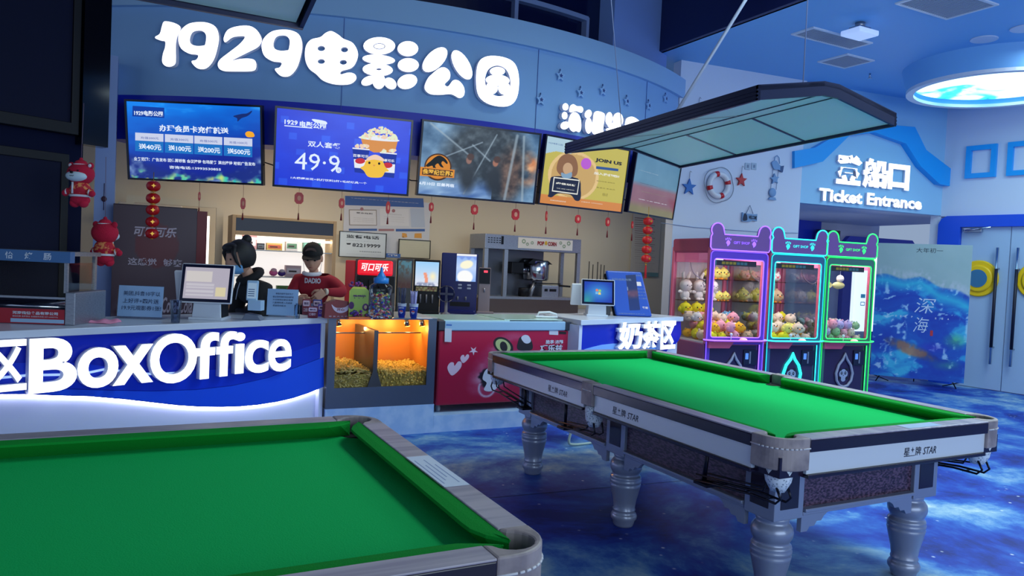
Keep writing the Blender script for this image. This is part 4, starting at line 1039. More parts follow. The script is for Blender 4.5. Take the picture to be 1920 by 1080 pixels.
# ================================================================ BOX OFFICE COUNTER
CT = 1.0
t = thing('box_office_counter', 'long reception counter with a blue wave front and glowing BoxOffice letters', 'counter', CP.o, CH)
b = B(); b.box(-4.4, -.02, .03, .62, 0, .955); b.box(-.06, -.02, -.012, .62, 0, .955); b.obj('body', mat('counter_white_panel', (206, 214, 236), .4), t)
b = B(); b.box(-4.4, -.012, -.03, .66, .955, 1.0); b.obj('worktop', CTOP, t, bevel=.004)
k5 = crop(0, 580, 3.0)
def cl(x, y, off=0): return CP.xz(*k5(x, y), off)
low = [cl(*p) for p in ((0, 478), (150, 478), (300, 485), (500, 490), (700, 507), (850, 524), (1000, 541), (1130, 549), (1250, 550), (1350, 547), (1450, 538), (1560, 521), (1650, 500), (1740, 470), (1815, 438))]
low = [(-4.39, low[0][1]-.02), (-3.6, low[0][1]+.03), (-2.9, low[0][1]+.03)]+low
low = [(p.x, p.y) for p in smooth_open([(*p, ) for p in low], 4)] if False else low
top = [(-.047, .954), (-4.39, .954)]
b = B(); b.prism([(x, z) for x, z in low]+[(-.047, low[-1][1])]+top, -.002, .028); b.obj('wave_panel', mat('counter_blue', (14, 40, 190), .25), t)
mid = [cl(*p) for p in ((0, 440), (300, 446), (600, 455), (850, 460), (1100, 452), (1300, 430), (1500, 385), (1650, 330), (1815, 268))]
mid = [(-4.38, mid[0][1]+.03), (-3, mid[0][1]+.02)]+mid
lo2 = [(x, z+.006) for x, z in low]
b = B(); b.prism(mid+lo2[::-1], -.014, -.003); b.obj('wave_layer', mat('counter_blue_mid', (30, 84, 235), .25), t)
m2 = [cl(*p) for p in ((0, 300), (200, 300), (450, 300), (800, 352), (1000, 352), (1300, 330), (1500, 295), (1650, 235), (1815, 180))]
m2 = [(-4.38, m2[0][1]), (-3, m2[0][1])]+m2
b = B(); b.prism(m2+[(x, z+.004) for x, z in mid[::-1]], -.009, -.0028); b.obj('wave_layer', mat('counter_blue_upper', (18, 56, 210), .25), t)
b = B(); st = [cl(*p) for p in ((0, 375), (150, 362), (380, 358), (480, 350), (600, 325), (720, 350), (850, 356), (1000, 350))]
b.prism(st+[(x, z-.014) for x, z in st[::-1]], -.02, -.0145); b.obj('wave_stripe', mat('counter_stripe_pale', (200, 225, 250), .3, 0, .5, (190, 220, 255)), t)
b = B(); b.tube([(x, .020, z-.006) for x, z in low], .006, 6); b.obj('led_strip', mat('led_strip_white', (255, 255, 255), .5, 0, 19, (235, 235, 255)), t)
def ctext(body, p0, p1, bold=.02):
    x0, z1 = cl(*p0, -.07); x1, z0 = cl(*p1, -.07)
    b = B(); put_text(b, body, x0, x1, z0, z1, -.022, 1, bold, .045, res=6); put_text(b, body, x0, x1, z0, z1, -.068, 0, bold, 0, res=6); b.obj('letter', [LIT, LITS], t)
for ch, p0, p1, bo in (('区', (-75, 178), (150, 452), .02), ('B', (168, 167), (432, 450), .024), ('o', (440, 222), (664, 430), .022), ('x', (640, 208), (862, 408), .022),
                   ('O', (850, 144), (1105, 402), .022), ('f', (1108, 134), (1226, 384), .022), ('f', (1222, 128), (1325, 370), .022), ('i', (1326, 132), (1374, 359), .018), ('c', (1382, 178), (1510, 352), .016), ('e', (1514, 172), (1638, 343), .014)):
    ctext(ch, p0, p1, bo)

# ================================================================ MILK TEA COUNTER
TP = Plane(3.80, 5.97, math.radians(17.3)); TL = 1.76
t = thing('milk_tea_counter', 'short blue-fronted counter with glowing 奶茶区 letters beside the red freezer', 'counter', TP.o, TP.h)
b = B(); b.plan([(0, .03), (TL, .03), (TL, .62), (.2, .62)], 0, .95); b.box(0, .045, -.012, .62, 0, .95); b.obj('body', mat('counter_white_panel'), t)
b = B(); b.plan([(.0, -.03), (TL+.01, -.03), (TL+.01, .66), (.21, .66)], .95, 1.0); b.obj('worktop', CTOP, t, bevel=.004)
k6 = crop(1040, 540, 7.385)
def tl(x, y, off=0): return TP.xz(*k6(x, y), off)
pl = [tl(*p) for p in ((1750, 630), (1720, 720), (1660, 790), (1560, 860))]
b = B(); b.prism([(.05, .945), (TL-.0, .945), pl[0], pl[1], pl[2], pl[3], (TL*.62, .30), (.4, .24), (.05, .35)], -.002, .028); b.obj('wave_panel', mat('counter_blue'), t)
b = B(); sw = [tl(*p) for p in ((400, 850), (520, 815), (650, 785), (800, 768), (950, 768))]
b.prism(sw+[(TL*.8, sw[-1][1]-.05), (TL*.6, .52), (.3, .5)], -.012, -.003); b.obj('wave_layer', mat('counter_wave_pale', (130, 180, 250), .3), t)
for ch, p0, p1 in (('奶', (905, 480), (1215, 845)), ('茶', (1235, 465), (1470, 850)), ('区', (1490, 460), (1675, 838))):
    x0, z1 = tl(*p0, -.08); x1, z0 = tl(*p1, -.08)
    b = B(); put_text(b, ch, x0, x1, z0, z1, -.022, 1, .03, .05, res=4); put_text(b, ch, x0, x1, z0, z1, -.073, 0, .03, 0, res=4); b.obj('letter', [LIT, LITS], t)
# ================================================================ KIOSK INTERIOR
CAMH = math.atan2(CR.y, CR.x)
class Spot:
    """object frame standing at the point seen at (px,py) on height z; X/Z turn photo measures into metres from its base"""
    def __init__(s, px, py, z=None, v=None, h=CAMH):
        s.p = pz(px, py, z) if v is None else pv(px, py, v); s.px, s.py, s.h = px, py, h
        s.k = (s.p-EYE_P).dot(CF)/F_PX
        s.c = 1/max(.3, math.cos(h-CAMH))
    def X(s, x): return (x-s.px)*s.k*s.c
    def Z(s, y): return (s.py-y)*s.k
    def thing(s, name, label, cat, group=None): return thing(name, label, cat, s.p, s.h, group)
def txt(b, s, body, x0, x1, y0, y1, y, mi=0, bold=0, shear=0): put_text(b, body, s.X(x0), s.X(x1), s.Z(y1), s.Z(y0), y, mi, bold, shear=shear)
OAK = mat('light_oak', (205, 170, 120), .5); LITW = mat('backlit_white', (250, 245, 240), .6, 0, .75, (255, 246, 238))
RED = mat('bright_red', (200, 24, 40), .35); DRED = mat('dark_red', (120, 14, 34), .45)
BV = pz(850, 588, .90).y
# back worktop
DCX = pv(632, 412, 7.95).x
b = B(); b.box(DCX+.02, 6.0, BV, 8.99, .85, .90, 0); b.box(DCX+.04, 6.0, BV+.04, 8.99, .148, .85, 1)
tag(recenter(b.obj('back_counter', [CTOP, mat('back_counter_front', (120, 112, 108), .5)])), 'long back counter along the cream wall carrying the drink machines', 'counter')
# wall mouldings round the cream door
a, c = pv(238, 372, 8.97), pv(408, 385, 8.97)
b = B(); put_shape(b, [[(a.x, .148), (a.x, a.z), (c.x, a.z), (c.x, .148)], [(a.x+.07, .148), (a.x+.07, a.z-.07), (c.x-.07, a.z-.07), (c.x-.07, .148)]], 8.35, .035); struct(b.obj('trim_10', CREAM))
# air conditioner bar
a, c = pv(222, 377, 8.8), pv(342, 398, 8.8)
b = B(); b.rbox(a.x, c.x, 8.78, 8.995, c.z+.02, a.z, .02); tag(recenter(b.obj('air_conditioner', mat('cream_plastic', (222, 214, 196), .4))), 'long cream air conditioner above the dark cola cooler', 'air conditioner')
# cola cooler with a printed side
s = Spot(288, 600, v=7.35, h=-.06); s.p.z = .148; s.py = 465+(EYE-.148)/s.k+0; s.py = 540+(540-465)*0+((EYE-.148)/s.k)-(540-466)
t = s.thing('drinks_cooler', 'tall dark brown cola cooler with a dark red disc and Chinese writing on its side', 'cooler')
x0, x1, zt = s.X(222), s.X(352), s.Z(390)
def cool(X, Z):
    c = lerp((92, 70, 78), (66, 42, 60), Z); c = lerp_arr(c, c*0+np.array([96, 20, 40]), np.clip((1-np.hypot((X-.52)/.27, (Z-.80)/.115))*30, 0, 1))
    n = fbm(X*8, Z*20, 3, 41); sp = np.clip((.50-Z+.08*np.sin(X*5))*12, 0, 1); c = lerp_arr(c, lerp((60, 24, 40), (150, 150, 165), n*1.8-.5), sp*.8); return c
b = B(); b.box(x0, x1, .012, .6, .0, zt); b.obj('cabinet', mat('cooler_body', (50, 30, 44), .4), t, bevel=.006)
paint('side_print', t, x0+.004, x1-.004, .0, zt-.01, 40, 90, cool, mat_vcol('print_matte', 0, .4), y=.009)
b = B(); txt(b, s, '可口可乐', 254, 320, 429, 448, .006, 0, .03, .25); txt(b, s, '这感觉', 246, 290, 488, 502, .006, 0, .02); txt(b, s, '够爽', 300, 330, 488, 502, .006, 0, .02); txt(b, s, 'Coca-Cola', 300, 348, 560, 590, .006, 0, .02, .3); b.obj('lettering', flat((190, 175, 190)), t)
b = B(); b.box(x1, x1+.085, .05, .62, .0, zt-.02); b.obj('door', DRED, t)
b = B(); b.cyl((x1+.095, .06, zt-.5), (x1+.095, .06, zt-.06), .010); b.obj('light_tube', mat('cooler_tube', (255, 250, 240), .5, 0, 3), t)
# lit display cabinet
s = Spot(532, 600, v=7.95, h=0.0); DV = 7.95
a, c = pv(436, 402, DV), pv(632, 412, DV); zt = a.z; W_ = c.x-a.x
t = thing('display_cabinet', 'tall oak display cabinet with a dark header and bright lit shelves', 'cabinet', (a.x, DV, .148), 0)
H_ = zt-.148
b = B()
for x in (0, W_-.035): b.box(x, x+.035, 0, .38, 0, H_)
b.box(.035, W_-.035, 0, .38, H_-.03, H_); b.box(.035, W_-.035, 0, .38, 0, .55); b.box(.035, W_-.035, .0, .03, H_-.20, H_-.16); b.obj('frame', OAK, t, bevel=.003)
b = B(); b.box(.035, W_-.035, .36, .38, .55, H_-.03); b.obj('back_panel', LITW, t)
b = B(); b.box(.035, W_-.035, .004, .03, H_-.16, H_-.03); b.obj('header_panel', mat('header_navy', (22, 30, 58), .4), t)
sz = [pv(532, 470, DV).z-.148, pv(532, 519, DV).z-.148, pv(532, 545, DV).z-.148]
GLS = mat_glass('clear_glass', (238, 246, 248), .3)
for z in sz:
    b = B(); b.box(.037, W_-.037, .02, .355, z-.012, z-.002); b.obj('shelf', mat('shelf_glass_edge', (150, 165, 170), .2), t)
b = B(); b.box(.037, W_-.037, .06, .10, H_-.24, H_-.22); b.obj('light_strip', mat('cabinet_light', (255, 250, 245), .5, 0, 6), t)
def shelf_item(px0, px1, py0, z, col, label, cat, name, band=None, depth=.08, rounded=False):
    p0, p1, pt = pv(px0, 470, DV+.15), pv(px1, 470, DV+.15), pv((px0+px1)/2, py0, DV+.15)
    w2 = (p1.x-p0.x); h2 = max(.03, pt.z-.148-z); b = B()
    if rounded: b.ball((0, 0, h2*.42), (w2*.5, w2*.4, h2*.42), 0); b.ball((0, -.02, h2*.78), (w2*.36, w2*.34, h2*.24), 1)
    else:
        b.box(-w2/2, w2/2, 0, depth, 0, h2, 0)
        if band: b.box(-w2*.42, w2*.42, -.0015, 0, h2*.25, h2*.75, 1); b.box(-w2*.3, w2*.2, -.0025, -.0015, h2*.4, h2*.55, 2)
    o = b.obj(name, [flat(col), flat(band or (240, 240, 240)), flat((60, 40, 40))], loc=((p0.x+p1.x)/2, DV+.15, .148+z)); return tag(o, label, cat)
z1_, z2_, z3_ = sz
shelf_item(455, 481, 441, z1_, (205, 150, 150), 'pink and white snack box at the left of the top lit shelf', 'box', 'snack_box', (240, 225, 220))
shelf_item(482, 496, 456, z1_, (40, 44, 52), 'small black box beside the pink snack box', 'box', 'snack_box', (90, 100, 105))
shelf_item(500, 529, 456, z1_, (205, 170, 90), 'flat yellow and red box in the middle of the top lit shelf', 'box', 'snack_box', (190, 90, 60))
shelf_item(536, 558, 452, z1_, (215, 205, 200), 'pale box with a green and red picture on the top lit shelf', 'box', 'snack_box', (90, 130, 100))
shelf_item(569, 601, 452, z1_, (110, 165, 145), 'mint green box at the right of the top lit shelf', 'box', 'snack_box', (140, 190, 170))
shelf_item(506, 522, 503, z2_, (240, 110, 170), 'small pink doll toy on the middle lit shelf', 'toy', 'doll_toy', (245, 190, 200), rounded=True)
shelf_item(522, 537, 505, z2_, (80, 50, 140), 'small purple doll toy beside the pink one', 'toy', 'doll_toy', (230, 215, 220), rounded=True)
shelf_item(537, 566, 498, z2_, (225, 190, 190), 'pink patterned snack bag on the middle lit shelf', 'bag', 'snack_bag', (240, 225, 225))
shelf_item(522, 546, 536, z3_, (90, 150, 70), 'green packet on the lowest lit shelf', 'bag', 'snack_bag', (120, 170, 90))

# wall notices
WB = 8.985
def wall_panel(name, label, cat, p0, p1, v, frame=None, col=(215, 215, 215), th=.012, fw=.012, metal=None):
    a, c = pv(*p0, v), pv(*p1, v); w_, h_ = c.x-a.x, a.z-c.z
    t = thing(name, label, cat, (a.x, v, c.z), 0)
    b = B(); b.box(0, w_, 0, th, 0, h_); b.obj('board', metal or mat('board_%d_%d_%d' % col, col, .5), t)
    if frame:
        b = B(); put_shape(b, [[(-fw, -fw), (w_+fw, -fw), (w_+fw, h_+fw), (-fw, h_+fw)], [(0, 0), (w_, 0), (w_, h_), (0, h_)]], .01, .018); b.obj('frame', frame, t)
    return t, w_, h_, lambda x, y: (pv(x, y, v).x-a.x, pv(x, y, v).z-c.z)
k7 = crop(630, 355, 6.172)
t, w_, h_, q = wall_panel('notice_board', 'big white and blue notice board with framed certificates on the cream wall', 'notice board', k7(100, 75), k7(1070, 790), WB)
def quad(b, q, pts, mi, y): put_shape(b, [[q(*k7(*p)) for p in pts]], y, 0, mi)
def tk(b, q, s_, p0, p1, mi, y, bold=0):
    a, c = q(*k7(*p0)), q(*k7(*p1)); put_text(b, s_, a[0], c[0], c[1], a[1], y, mi, bold)
b = B(); quad(b, q, [(105, 75), (1010, 105), (1018, 210), (105, 182)], 0, -.001)
for a_, c_ in (((148, 455), (475, 480)), ((492, 458), (672, 483)), ((692, 458), (1028, 487))): quad(b, q, [a_, (c_[0], a_[1]), c_, (a_[0], c_[1])], 0 if a_[0] != 492 else 3, -.001)
quad(b, q, [(148, 232), (470, 236), (474, 420), (152, 416)], 4, -.001); quad(b, q, [(158, 242), (462, 246), (466, 412), (162, 408)], 1, -.0015)
quad(b, q, [(508, 222), (840, 228), (846, 425), (512, 420)], 1, -.001)
quad(b, q, [(858, 216), (1018, 216), (1030, 440), (870, 440)], 5, -.001)
tk(b, q, '食品药品餐饮服务食品安全监督信息公示栏', (165, 95), (955, 165), 1, -.002, .02); tk(b, q, '营业执照', (235, 262), (425, 292), 2, -.002, .02)
for y in (330, 350, 370): tk(b, q, '名称 卖品中心 经营范围 预包装食品', (200, y), (440, y+12), 4, -.002)
tk(b, q, '食品经营许可证', (590, 280), (760, 300), 4, -.002); 
for y in (315, 340, 365): tk(b, q, '经营者名称 主体业态 食品销售经营者', (550, y), (790, y+14), 4, -.002)
for cx, cy in ((298, 228), (665, 248)): put_shape(b, [[q(*k7(cx+20*math.cos(i*PI/6), cy+20*math.sin(i*PI/6))) for i in range(12)]], -.003, 0, 3)
tk(b, q, 'B', (765, 505), (825, 560), 6, -.002, .08); quad(b, q, [(910, 510), (990, 508), (992, 565), (905, 562)], 6, -.002)
b.obj('print', [flat((60, 100, 165)), flat((228, 226, 222)), flat((40, 40, 45)), flat((170, 120, 120)), flat((150, 140, 125)), flat((190, 200, 212)), flat((235, 165, 70))], t)
t, w_, h_, q = wall_panel('phone_sign', 'brushed metal plaque with the telephone number 82219999', 'sign', k7(48, 488), k7(568, 795), WB-.05, BLACK, metal=mat('plaque_metal', (205, 205, 198), .35, .3), fw=.008)
b = B(); tk(b, q, '监督电话', (120, 522), (500, 582), 0, -.002, .02); tk(b, q, '餐饮服务投诉 食品安全举报', (112, 588), (505, 612), 0, -.002); tk(b, q, '82219999', (190, 622), (512, 680), 0, -.002, .02)
quad(b, q, [(118, 622), (175, 622), (165, 640), (130, 640)], 0, -.002); tk(b, q, '市食品药品监督管理局', (270, 712), (520, 735), 0, -.002); tk(b, q, '食品药品监督管理局监制 投诉举报电话受理', (120, 745), (520, 762), 0, -.002)
b.obj('print', flat((50, 48, 50)), t)
t, w_, h_, q = wall_panel('certificate', 'thin-framed cream certificate leaning above the juice machines', 'certificate', k7(735, 580), k7(1080, 800), WB-.05, BLACK, (205, 200, 170), fw=.008)
b = B()
for y in (640, 665, 690, 715): tk(b, q, '食品安全管理制度 从业人员健康', (780, y), (1030, y+12), 0, -.002)
b.obj('print', flat((150, 140, 110)), t)
t, w_, h_, q = wall_panel('small_sign', 'small blue sign with three white characters below the notice board', 'sign', k7(582, 740), k7(745, 795), WB-.06, None, (60, 105, 175))
b = B(); tk(b, q, '管理站', (598, 748), (710, 780), 0, -.002, .03); b.obj('print', flat((230, 235, 240)), t)

# cola fountain
def machine(px, py, z, h=CAMH, **k): return Spot(px, py, z, h=h, **k)
s = machine(692, 588, .90, h=-.30)
t = s.thing('drink_dispenser', 'red and grey cola fountain with a glowing red 可口可乐 sign', 'drink dispenser')
b = B(); b.box(s.X(664), s.X(738), .04, .45, 0, s.Z(486)); b.obj('body', mat('dispenser_grey', (88, 88, 92), .4), t, bevel=.012)
b = B(); b.box(s.X(646), s.X(664), .05, .45, 0, s.Z(490)); b.obj('side_panel', mat('dispenser_red_side', (205, 40, 50), .4), t, bevel=.008)
b = B(); b.rbox(s.X(668), s.X(732), -.03, .05, s.Z(516), s.Z(488), .02); b.obj('lit_sign', mat('lit_red_sign', (215, 20, 40), .3, 0, .75, (235, 24, 44)), t)
b = B(); txt(b, s, '可口可乐', 675, 724, 493, 508, -.033, 0, .03, .25); b.obj('lettering', flat((255, 240, 240), 1.2), t)
b = B(); b.box(s.X(668), s.X(736), .0, .04, s.Z(548), s.Z(517)); b.obj('valve_panel', BLACK, t)
for i in range(4):
    b = B(); x = s.X(676+i*16); b.cyl((x, -.02, s.Z(552)), (x, -.02, s.Z(535)), .010); b.box(x-.014, x+.014, -.04, 0, s.Z(536), s.Z(524)); b.obj('tap', [BLACK], t)
b = B(); b.box(s.X(664), s.X(738), -.10, .04, 0, .05); b.obj('drip_tray', mat('dispenser_grey'), t)
# juice machine with a printed front
s = machine(757, 588, .90, h=-.30)
t = s.thing('juice_machine', 'narrow juice machine with a faded river picture on its front', 'juice machine')
b = B(); b.box(s.X(742), s.X(771), .0, .42, 0, s.Z(485)); b.obj('body', mat('machine_dark', (60, 62, 66), .4), t, bevel=.008)
def river(X, Z): c = lerp((110, 60, 50), (120, 185, 195), Z*1.5-.2); n = fbm(X*8, Z*9, 3, 51); return lerp_arr(c, c*0+np.array([120, 90, 70]), np.clip((n-.5)*5, 0, 1)*.7)
paint('front_picture', t, s.X(743.5), s.X(768), s.Z(540), s.Z(489), 16, 30, river, mat_vcol('print_matte'), y=-.003)
# juice dispenser with a lit picture
s = machine(797, 590, .90, h=-.35)
t = s.thing('juice_dispenser', 'black juice dispenser with a bright lit picture and three taps', 'juice dispenser')
b = B(); b.box(s.X(773), s.X(822), .03, .42, 0, s.Z(487)); b.box(s.X(773), s.X(822), -.08, .03, 0, .05); b.obj('body', BLACK, t, bevel=.01)
def juice(X, Z):
    c = lerp((225, 225, 235), (150, 200, 240), Z); c = lerp_arr(c, c*0+np.array([235, 150, 120]), ((np.abs(X-.45-.03*np.sin(Z*8)) < .07) & (Z > .12) & (Z < .55)).astype(float)); n = fbm(X*9, Z*9, 2, 61)
    c = lerp_arr(c, c*0+np.array([130, 140, 170]), np.clip((.18-Z)*10, 0, 1)*np.clip((n-.4)*5, 0, 1)); return lerp_arr(c, c*0+np.array([250, 235, 180]), np.clip(1-np.hypot((X-.75)/.2, (Z-.4)/.25), 0, 1))
paint('lit_picture', t, s.X(776), s.X(819), s.Z(536), s.Z(491), 30, 30, juice, mat_vcol('lit_picture', 1.05), y=.026)
def fruit(X, Z): n = fbm(X*12, Z*4, 2, 66); return lerp((120, 60, 40), (190, 190, 120), n*2-.5)
paint('fruit_strip', t, s.X(778), s.X(817), s.Z(546), s.Z(538), 30, 6, fruit, mat_vcol('print_matte'), y=.026)
for i in range(3):
    b = B(); x = s.X(787+i*11); b.cyl((x, .0, s.Z(568)), (x, .0, s.Z(552)), .009); b.cyl((x, .0, s.Z(554)), (x, .03, s.Z(554)), .009); b.obj('tap', mat('tap_grey', (110, 115, 125), .3), t)
# navy coffee machine
s = machine(858, 588, .90, h=-.42)
t = s.thing('coffee_machine', 'tall navy blue drink machine with a lit ice-cream picture and buttons', 'coffee machine')
b = B(); b.box(s.X(824), s.X(892), .0, .27, 0, s.Z(475)); b.box(s.X(838), s.X(890), -.06, .0, 0, .045); b.obj('body', mat('machine_navy', (16, 26, 100), .3), t, bevel=.012)
def ice(X, Z):
    c = lerp((190, 210, 245), (130, 170, 235), np.abs(Z-.5)*2); c = lerp_arr(c, c*0+245., np.clip((1-np.hypot((X-.45)/.42, (Z-.16)/.26))*8, 0, 1)); c = lerp_arr(c, c*0+np.array([245, 240, 210]), np.clip((1-np.hypot((X-.5-.5*(Z-.6))/.34, (Z-.62)/.17))*6, 0, 1))
    c = lerp_arr(c, c*0+np.array([120, 150, 225]), np.clip((Z-.82-.05*np.sin(X*18))*20, 0, 1)); return lerp_arr(c, c*0+240, np.clip((Z-.92)*40, 0, 1))
paint('lit_picture', t, s.X(852), s.X(889), s.Z(527), s.Z(476), 26, 34, ice, mat_vcol('lit_picture'), y=-.003)
for r_ in range(2):
    for c_ in range(2):
        b = B(); x, z = s.X(860+c_*17), s.Z(534+r_*6); b.rbox(x-.022, x+.022, -.01, 0, z-.010, z+.010, .004); b.obj('button', mat('button_silver', (170, 180, 205), .3), t)
b = B()
for x in (857, 872): b.cyl((s.X(x), -.03, s.Z(562)), (s.X(x), -.03, s.Z(556)), .010); b.cyl((s.X(x), -.03, s.Z(557)), (s.X(x), 0, s.Z(557)), .010)
b.obj('nozzles', mat('tap_grey'), t)
b = B(); b.box(s.X(843), s.X(880), -.006, 0, s.Z(574), s.Z(566)); b.obj('recess', BLACK, t)
# small slim dispenser
s = machine(905, 588, .90, h=-.42)
t = s.thing('water_boiler', 'slim pale machine with a black panel and red display beside the navy one', 'water boiler')
b = B(); b.box(s.X(895), s.X(917), 0, .2, 0, s.Z(502)); b.box(s.X(893), s.X(925), -.08, .0, 0, .03); b.obj('body', mat('boiler_pale', (150, 136, 140), .35), t, bevel=.008)
b = B(); b.box(s.X(896), s.X(916), -.004, 0, s.Z(532), s.Z(503)); b.obj('panel', GLOSSB, t)
b = B(); b.box(s.X(904), s.X(911), -.006, -.004, s.Z(511), s.Z(507)); b.obj('display', mat('red_display', (255, 60, 80), .4, 0, 1.5), t)
b = B(); b.cyl((s.X(906), -.04, s.Z(548)), (s.X(906), -.04, s.Z(540)), .008); b.cyl((s.X(906), -.04, s.Z(541)), (s.X(906), .0, s.Z(541)), .008); b.obj('spout', STEEL, t)
# small fan
s = machine(826, 588, .90); s.p = pz(828, 590, .9)-V3(.0, .12, 0)
t = s.thing('desk_fan', 'small clear desk fan between the juice dispenser and the navy machine', 'fan')
CLP = mat_glass('clear_plastic', (200, 205, 215), .8, .1)
b = B(); b.lathe([(.06, 0), (.06, .02), (.018, .04), (.014, .19)], n=16); b.obj('stand', mat('fan_grey', (120, 120, 130), .4), t)
b = B(); b.lathe([(.085, -.03), (.095, 0), (.085, .03)], M=Matrix.Translation((0, -.02, .24)) @ Matrix.Rotation(PI/2, 4, 'X')); b.obj('cage', CLP, t)
b = B()
for i in range(4): b.box(-.012, .012, -.022, -.018, 0, .075, M=Matrix.Translation((0, 0, .24)) @ Matrix.Rotation(i*PI/2, 4, 'Y'))
b.obj('blades', mat('fan_blade', (150, 150, 165), .3), t)

# popcorn machine
s = Spot(985, 594, v=BV+.22, h=0.0); s.py = 594-(.9-s.p.z)/s.k; s.p.z = .90
t = s.thing('popcorn_machine', 'big steel popcorn machine with a POPCORN header and a kettle inside', 'popcorn machine')
sx0, sx1 = s.X(905), s.X(1088); zt = s.Z(443); DP = .46; yF = 0
b = B(); hb = s.Z(470)
b.box(sx0, sx1, yF, DP, hb, zt); b.obj('header', STEEL, t, bevel=.006)
b = B(); b.box(sx0, sx1, yF, DP, 0, .17); b.obj('base', mat('popcorn_base', (92, 78, 76), .4, .3), t, bevel=.006)
b = B(); b.box(sx0, sx1, yF, DP, .17, .20); b.obj('tray', STEEL, t)
for x in (sx0, s.X(941), sx1-.05):
    b = B(); b.box(x, x+.05, yF if x > sx0 else yF+.0, yF+.05, .20, hb); b.obj('post', STEEL, t)
for x in (sx0, sx1-.05):
    b = B(); b.box(x, x+.05, DP-.05, DP, .20, hb); b.obj('post', STEEL, t)
b = B(); b.box(sx0+.05, sx1-.30, DP-.02, DP-.01, .20, hb); b.obj('back_plate', mat('popcorn_back', (110, 112, 120), .3, .6), t)
b = B(); b.box(s.X(965), s.X(1070), -.006, 0, s.Z(466), s.Z(446)); b.obj('sign_board', mat('popcorn_sign', (225, 218, 205), .5), t)
b = B(); txt(b, s, 'POP', 1001, 1014, 451, 459, -.008, 0, .05); txt(b, s, 'CORN', 1021, 1038, 451, 459, -.008, 0, .05)
for x, y, r in ((975, 453, 4), (982, 458, 3), (991, 455, 3), (1046, 452, 3), (1053, 458, 3.4), (1062, 452, 4)): put_shape(b, [ell(s.X(x), s.Z(y), r*s.k, r*s.k, 10), ell(s.X(x), s.Z(y), r*s.k*.6, r*s.k*.6, 10)], -.008, 0, 1)
put_shape(b, [ell(s.X(1017.5), s.Z(454), 3*s.k, 4*s.k)], -.008, 0, 2)
b.obj('lettering', [flat((150, 24, 30)), flat((120, 150, 110)), flat((215, 170, 50))], t)
b = B()
for i in range(5):
    for j in range(3): b.box(s.X(910+i*5), s.X(913+i*5), -.003, 0, s.Z(459-j*4), s.Z(457.5-j*4))
b.box(s.X(934), s.X(938), -.004, 0, s.Z(461), s.Z(446)); b.obj('vent_slots', BLACK, t)
kt = B(); kx = s.X(1022); kt.lathe([(.15, 0), (.165, .02), (.17, .24), (.155, .26)], c=(kx, .28, s.Z(526)), n=28); kt.cyl((kx-.17, .28, s.Z(505)), (kx-.34, .28, s.Z(508)), .07, .06); k_ = kt.obj('kettle', CHROME, t)
b = B(); b.rbox(kx-.42, kx-.24, .16, .36, s.Z(514), s.Z(492), .012); b.obj('hinge_box', BLACK, k_)
b = B(); b.prism([(kx-.20, s.Z(494)), (kx-.12, s.Z(484)), (kx+.1, s.Z(488)), (kx+.16, s.Z(494))], .14, .42); b.obj('lid', BLACK, k_)
b = B(); b.rbox(s.X(1022), s.X(1056), .1, .4, s.Z(560), s.Z(534), .01); b.cyl((s.X(1005), .2, s.Z(560)), (s.X(1015), .2, s.Z(528)), .03); b.obj('control_box', STEEL, t)
b = B(); b.box(s.X(1027), s.X(1033), .095, .1, s.Z(546), s.Z(541)); b.box(s.X(1037), s.X(1050), .095, .1, s.Z(546), s.Z(541)); b.obj('switches', BLACK, t)
b = B(); b.box(s.X(1012), s.X(1060), .12, .16, s.Z(532), s.Z(530)); b.cyl((s.X(1055), .1, s.Z(534)), (s.X(1072), .02, s.Z(535)), .012); b.obj('handle', BLACK, t)
b = B(); b.lathe([(.07, 0), (.07, .1), (.06, .11)], c=(s.X(990), .15, .20), n=16); b.obj('scoop_bowl', BLACK, t)
b = B(); b.prism([(s.X(1018), s.Z(560)), (s.X(1040), s.Z(560)), (s.X(1027), s.Z(575))], .05, .08); b.obj('scoop', BLACK, t)
# thin black sticks
s = Spot(1130, 560, v=BV+.25, h=0); s.p.z = .90; base_y = 594
for i, (x, y) in enumerate(((1105, 490), (1112, 496), (1121, 491), (1127, 496), (1133, 497))):
    p_ = pv(x, y, BV+.22); b = B(); b.cyl((0, 0, 0), (0, 0, p_.z-.90), .006, n=8)
    tag(b.obj('rod', BLACK, loc=(p_.x, BV+.22, .90)), 'thin black upright rod behind the right white till, '+('leftmost', 'second from left', 'middle one, tallest', 'fourth from left', 'rightmost')[i], 'rod', 'thin black rods')
# price list poster and side strip
t, w_, h_, q = wall_panel('price_list', 'tall cream price list poster with rows of small print by the right lanterns', 'poster', (1187, 402), (1234, 519), WB-.01, None, (205, 195, 175))
b = B()
for i in range(26):
    y = 409+i*4.0
    a_, c_ = q(1190, y), q(1228-(i % 3)*3, y+1.6); put_shape(b, [[(a_[0], c_[1]), (c_[0], c_[1]), (c_[0], a_[1]), (a_[0], a_[1])]], -.002)
b.obj('print', flat((150, 120, 110)), t)
b = B(); a_ = q(1187, 512); b.box(0, w_, -.002, 0, 0, .06); b.obj('bottom_band', flat((110, 150, 145)), t)

